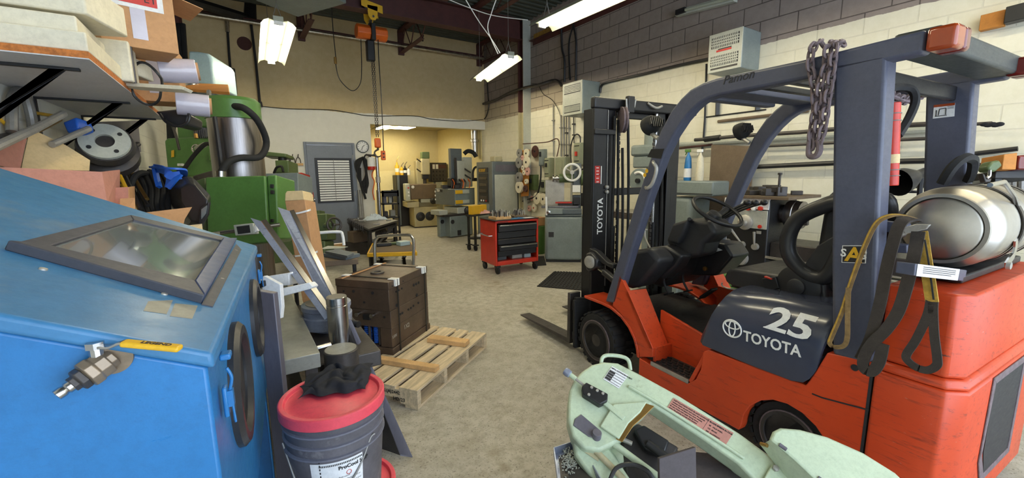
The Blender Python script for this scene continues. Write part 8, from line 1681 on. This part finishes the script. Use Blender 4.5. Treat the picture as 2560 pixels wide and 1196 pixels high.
# ================================================================ sub-parts: hang small pieces on the part that carries them
def bb(o):
    P = [v.co for v in o.data.vertices]
    return V([min(p[i] for p in P) for i in range(3)]), V([max(p[i] for p in P) for i in range(3)])
def gapbb(a, b):
    return sum(max(0, a[0][i]-b[1][i], b[0][i]-a[1][i])**2 for i in range(3))+.02*((a[0]+a[1]-b[0]-b[1])/2).length_squared
def nest(root, table):
    ch = [c for c in root.children if c.type == 'MESH']; base = lambda o: o.name.split('.')[0]
    box = {c.name: bb(c) for c in ch}
    for c in ch:
        cand = [p for p in ch if base(p) in table.get(base(c), '').split() and p is not c]
        if cand: c.parent = min(cand, key=lambda p: gapbb(box[c.name], box[p.name]))
TB = {
 'forklift': {'emblem': 'engine_cover', 'lettering': 'engine_cover mast_channel rear_pillar guard_rail', 'sticker_face': 'sticker', 'decal': 'mast_channel', 'decal_print': 'mast_channel', 'bolt': 'mast_channel', 'wheel_spokes': 'steering_wheel', 'wheel_hub': 'steering_wheel', 'recliner_cover': 'seat_cushion', 'recliner_knob': 'seat_cushion', 'belt_buckle': 'seat_cushion', 'belt_stalk': 'seat_cushion', 'stalk_bolt': 'seat_cushion', 'buckle_button': 'seat_cushion', 'slide_bar': 'seat_base', 'hip_panel': 'hip_support', 'lever_knob': 'lever', 'shift_grip': 'shift_lever', 'pedal': 'pedal_arm', 'pedal_ribs': 'accelerator', 'lamp_fins': 'work_lamp', 'lamp_bracket': 'work_lamp', 'rear_recess_shade': 'counterweight', 'opening_rim': 'counterweight', 'step_slots': 'step_plate', 'step_edge': 'step_plate', 'plate_print': 'instruction_plate', 'tilt_rod': 'tilt_cylinder', 'column_switch': 'steering_column', 'grab_handle': 'guard_rail', 'tape_band': 'guard_rail', 'warning_bar': 'warning_sticker', 'warning_pictogram': 'warning_sticker', 'console_label': 'side_console', 'bracket_links': 'sheave_bracket', 'mast_handle': 'mast_top', 'pivot_cap': 'pivot_bracket', 'tow_hole': 'side_body', 'tail_lamp': 'rear_light_bar', 'bracket_bolt': 'tank_bracket'},
 'blast_cabinet': {'lever_grip': 'lever', 'arm_hole': 'arm_hole_ring', 'toggle': 'latch_plate', 'hose_nipple': 'valve_body', 'valve_nut': 'valve_body', 'valve_stem': 'valve_body', 'valve_flange': 'valve_body', 'window_glass': 'lid', 'tape_patch': 'lid', 'hinge_strip': 'lid', 'screw': 'window_frame'},
 'bucket': {'label_border': 'label_sheet', 'lettering': 'label_sheet', 'hazard_mark': 'label_sheet'},
 'steel_mould': {'lettering': 'spacer_block core_plate', 'edge_guard': 'strap', 'locating_ring': 'top_plate', 'cable_socket': 'core_plate'},
 'band_saw': {'lettering': 'name_plate instruction_plate', 'plate_print': 'name_plate', 'plate_line': 'instruction_plate', 'tension_collar': 'tension_screw', 'tension_knob': 'tension_screw', 'oil': 'drip_tray', 'hex_bolts': 'motor_plate', 'base_plate_label': 'base_casting', 'guard_hinge': 'wheel_guard_face'},
 'door_1': {'slats': 'panel_frame', 'slat_cord': 'panel_frame', 'door_knob': 'door_leaf', 'hinge': 'door_frame'},
 'wall_clock': {'hands': 'dial'}, 'chain_hoist': {'hook': 'hook_block', 'button': 'pendant_control', 'trolley_wheels': 'trolley_plate'},
 'spark_eroder': {'fan_hub': 'fan_grille', 'badge': 'tank_door', 'lettering': 'tank_door', 'port': 'tank_door', 'gauge': 'work_tank', 'latch': 'work_tank', 'latch_plate': 'work_tank', 'control_knob': 'tank_side', 'foot_pocket': 'base'},
 'control_cabinet': {'lettering': 'name_plate', 'instrument_row': 'instrument_panel', 'indicator': 'instrument_panel', 'door_handle': 'lower_door'},
 'control_console': {'dial': 'panel_box', 'meter': 'panel_box', 'name_strip': 'panel_box', 'panel_rim': 'panel_box'},
 'lathe': {'lever': 'lever_hub', 'push_button': 'switch_panel', 'speed_dial': 'control_panel', 'lamp': 'control_panel', 'badge': 'control_panel', 'chuck_jaw': 'chuck'},
 'surface_grinder': {'handwheel_spokes': 'handwheel_rim', 'brand_strip': 'column', 'data_plate': 'column', 'knob': 'apron_box', 'vent': 'base_cabinet', 'spindle_nose': 'spindle_housing', 'column_way': 'column'},
 'bench_grinder': {'handwheel_spokes': 'handwheel_rim'}, 'readout_box': {'screen': 'case', 'clamp_knob': 'case'},
 'wall_heater': {'grille_bars': 'front_panel', 'grille_opening': 'front_panel', 'slot': 'front_panel', 'warning_label': 'front_panel', 'name_label': 'front_panel'},
 'switch_box': {'switch_handle': 'cover', 'panel_door': 'cover', 'latch': 'cover', 'cover_slot': 'cover'},
 'welding_helmet': {'lens': 'visor'}, 'radial_drill': {'hose_nut': 'coolant_hose', 'hose_fitting': 'hose', 'lamp_hole': 'side_cover', 'knob': 'side_cover', 'motor_fins': 'motor', 'push_button': 'drill_head', 'data_plate': 'drill_head', 'cover_plate': 'drill_head'},
 'bottle': {'label': 'body', 'spout': 'body'}, 'spray_bottle': {'label': 'bottle', 'trigger': 'bottle'}, 'fire_extinguisher': {'label': 'cylinder', 'tag': 'cylinder'},
 'milling_machine': {'degree_ring': 'swivel_dial', 'dial_bolt': 'swivel_dial', 'ram_groove': 'ram'}, 'cardboard_box': {'red_label': 'label_sheet', 'lettering': 'label_sheet'}, 'ceiling_light': {'diffuser': 'frame'},
 'film_roll': {'core_hole': 'core'}, 'gas_cylinder': {'collar_posts': 'collar_ring', 'toggle_roller': 'toggle_handle'}, 'dark_bar_stock': {}, 'red_tube': {'label': 'tube'}, 'tool_cart': {'lettering': 'top_frame'},
}
for o in list(SC.objects):
    if o.parent is None:
        t_ = TB.get(o.name.split('.')[0])
        if t_: nest(o, t_)
# ================================================================ camera, sky, view
cd = bpy.data.cameras.new('camera'); co = bpy.data.objects.new('camera', cd); COL.objects.link(co)
cd.sensor_fit = 'HORIZONTAL'; cd.sensor_width = 36; cd.lens = 36*FPX/2560; cd.clip_start = .02; cd.clip_end = 200
R = MX((RT, UP, -FW)).transposed().to_4x4(); R.translation = EYE; co.matrix_world = R
SC.camera = co
w = bpy.data.worlds.new('daylight'); SC.world = w; w.use_nodes = True
bg = w.node_tree.nodes['Background']; bg.inputs[0].default_value = (.72, .84, 1.0, 1); bg.inputs[1].default_value = 4.6
vs = SC.view_settings; vs.view_transform = 'Standard'; vs.look = 'None'; vs.gamma = 1; vs.use_curve_mapping = False; vs.exposure = 0.08
SC.cycles.max_bounces = 8; SC.cycles.diffuse_bounces = 5; SC.cycles.glossy_bounces = 4
SC.cycles.use_denoising = True
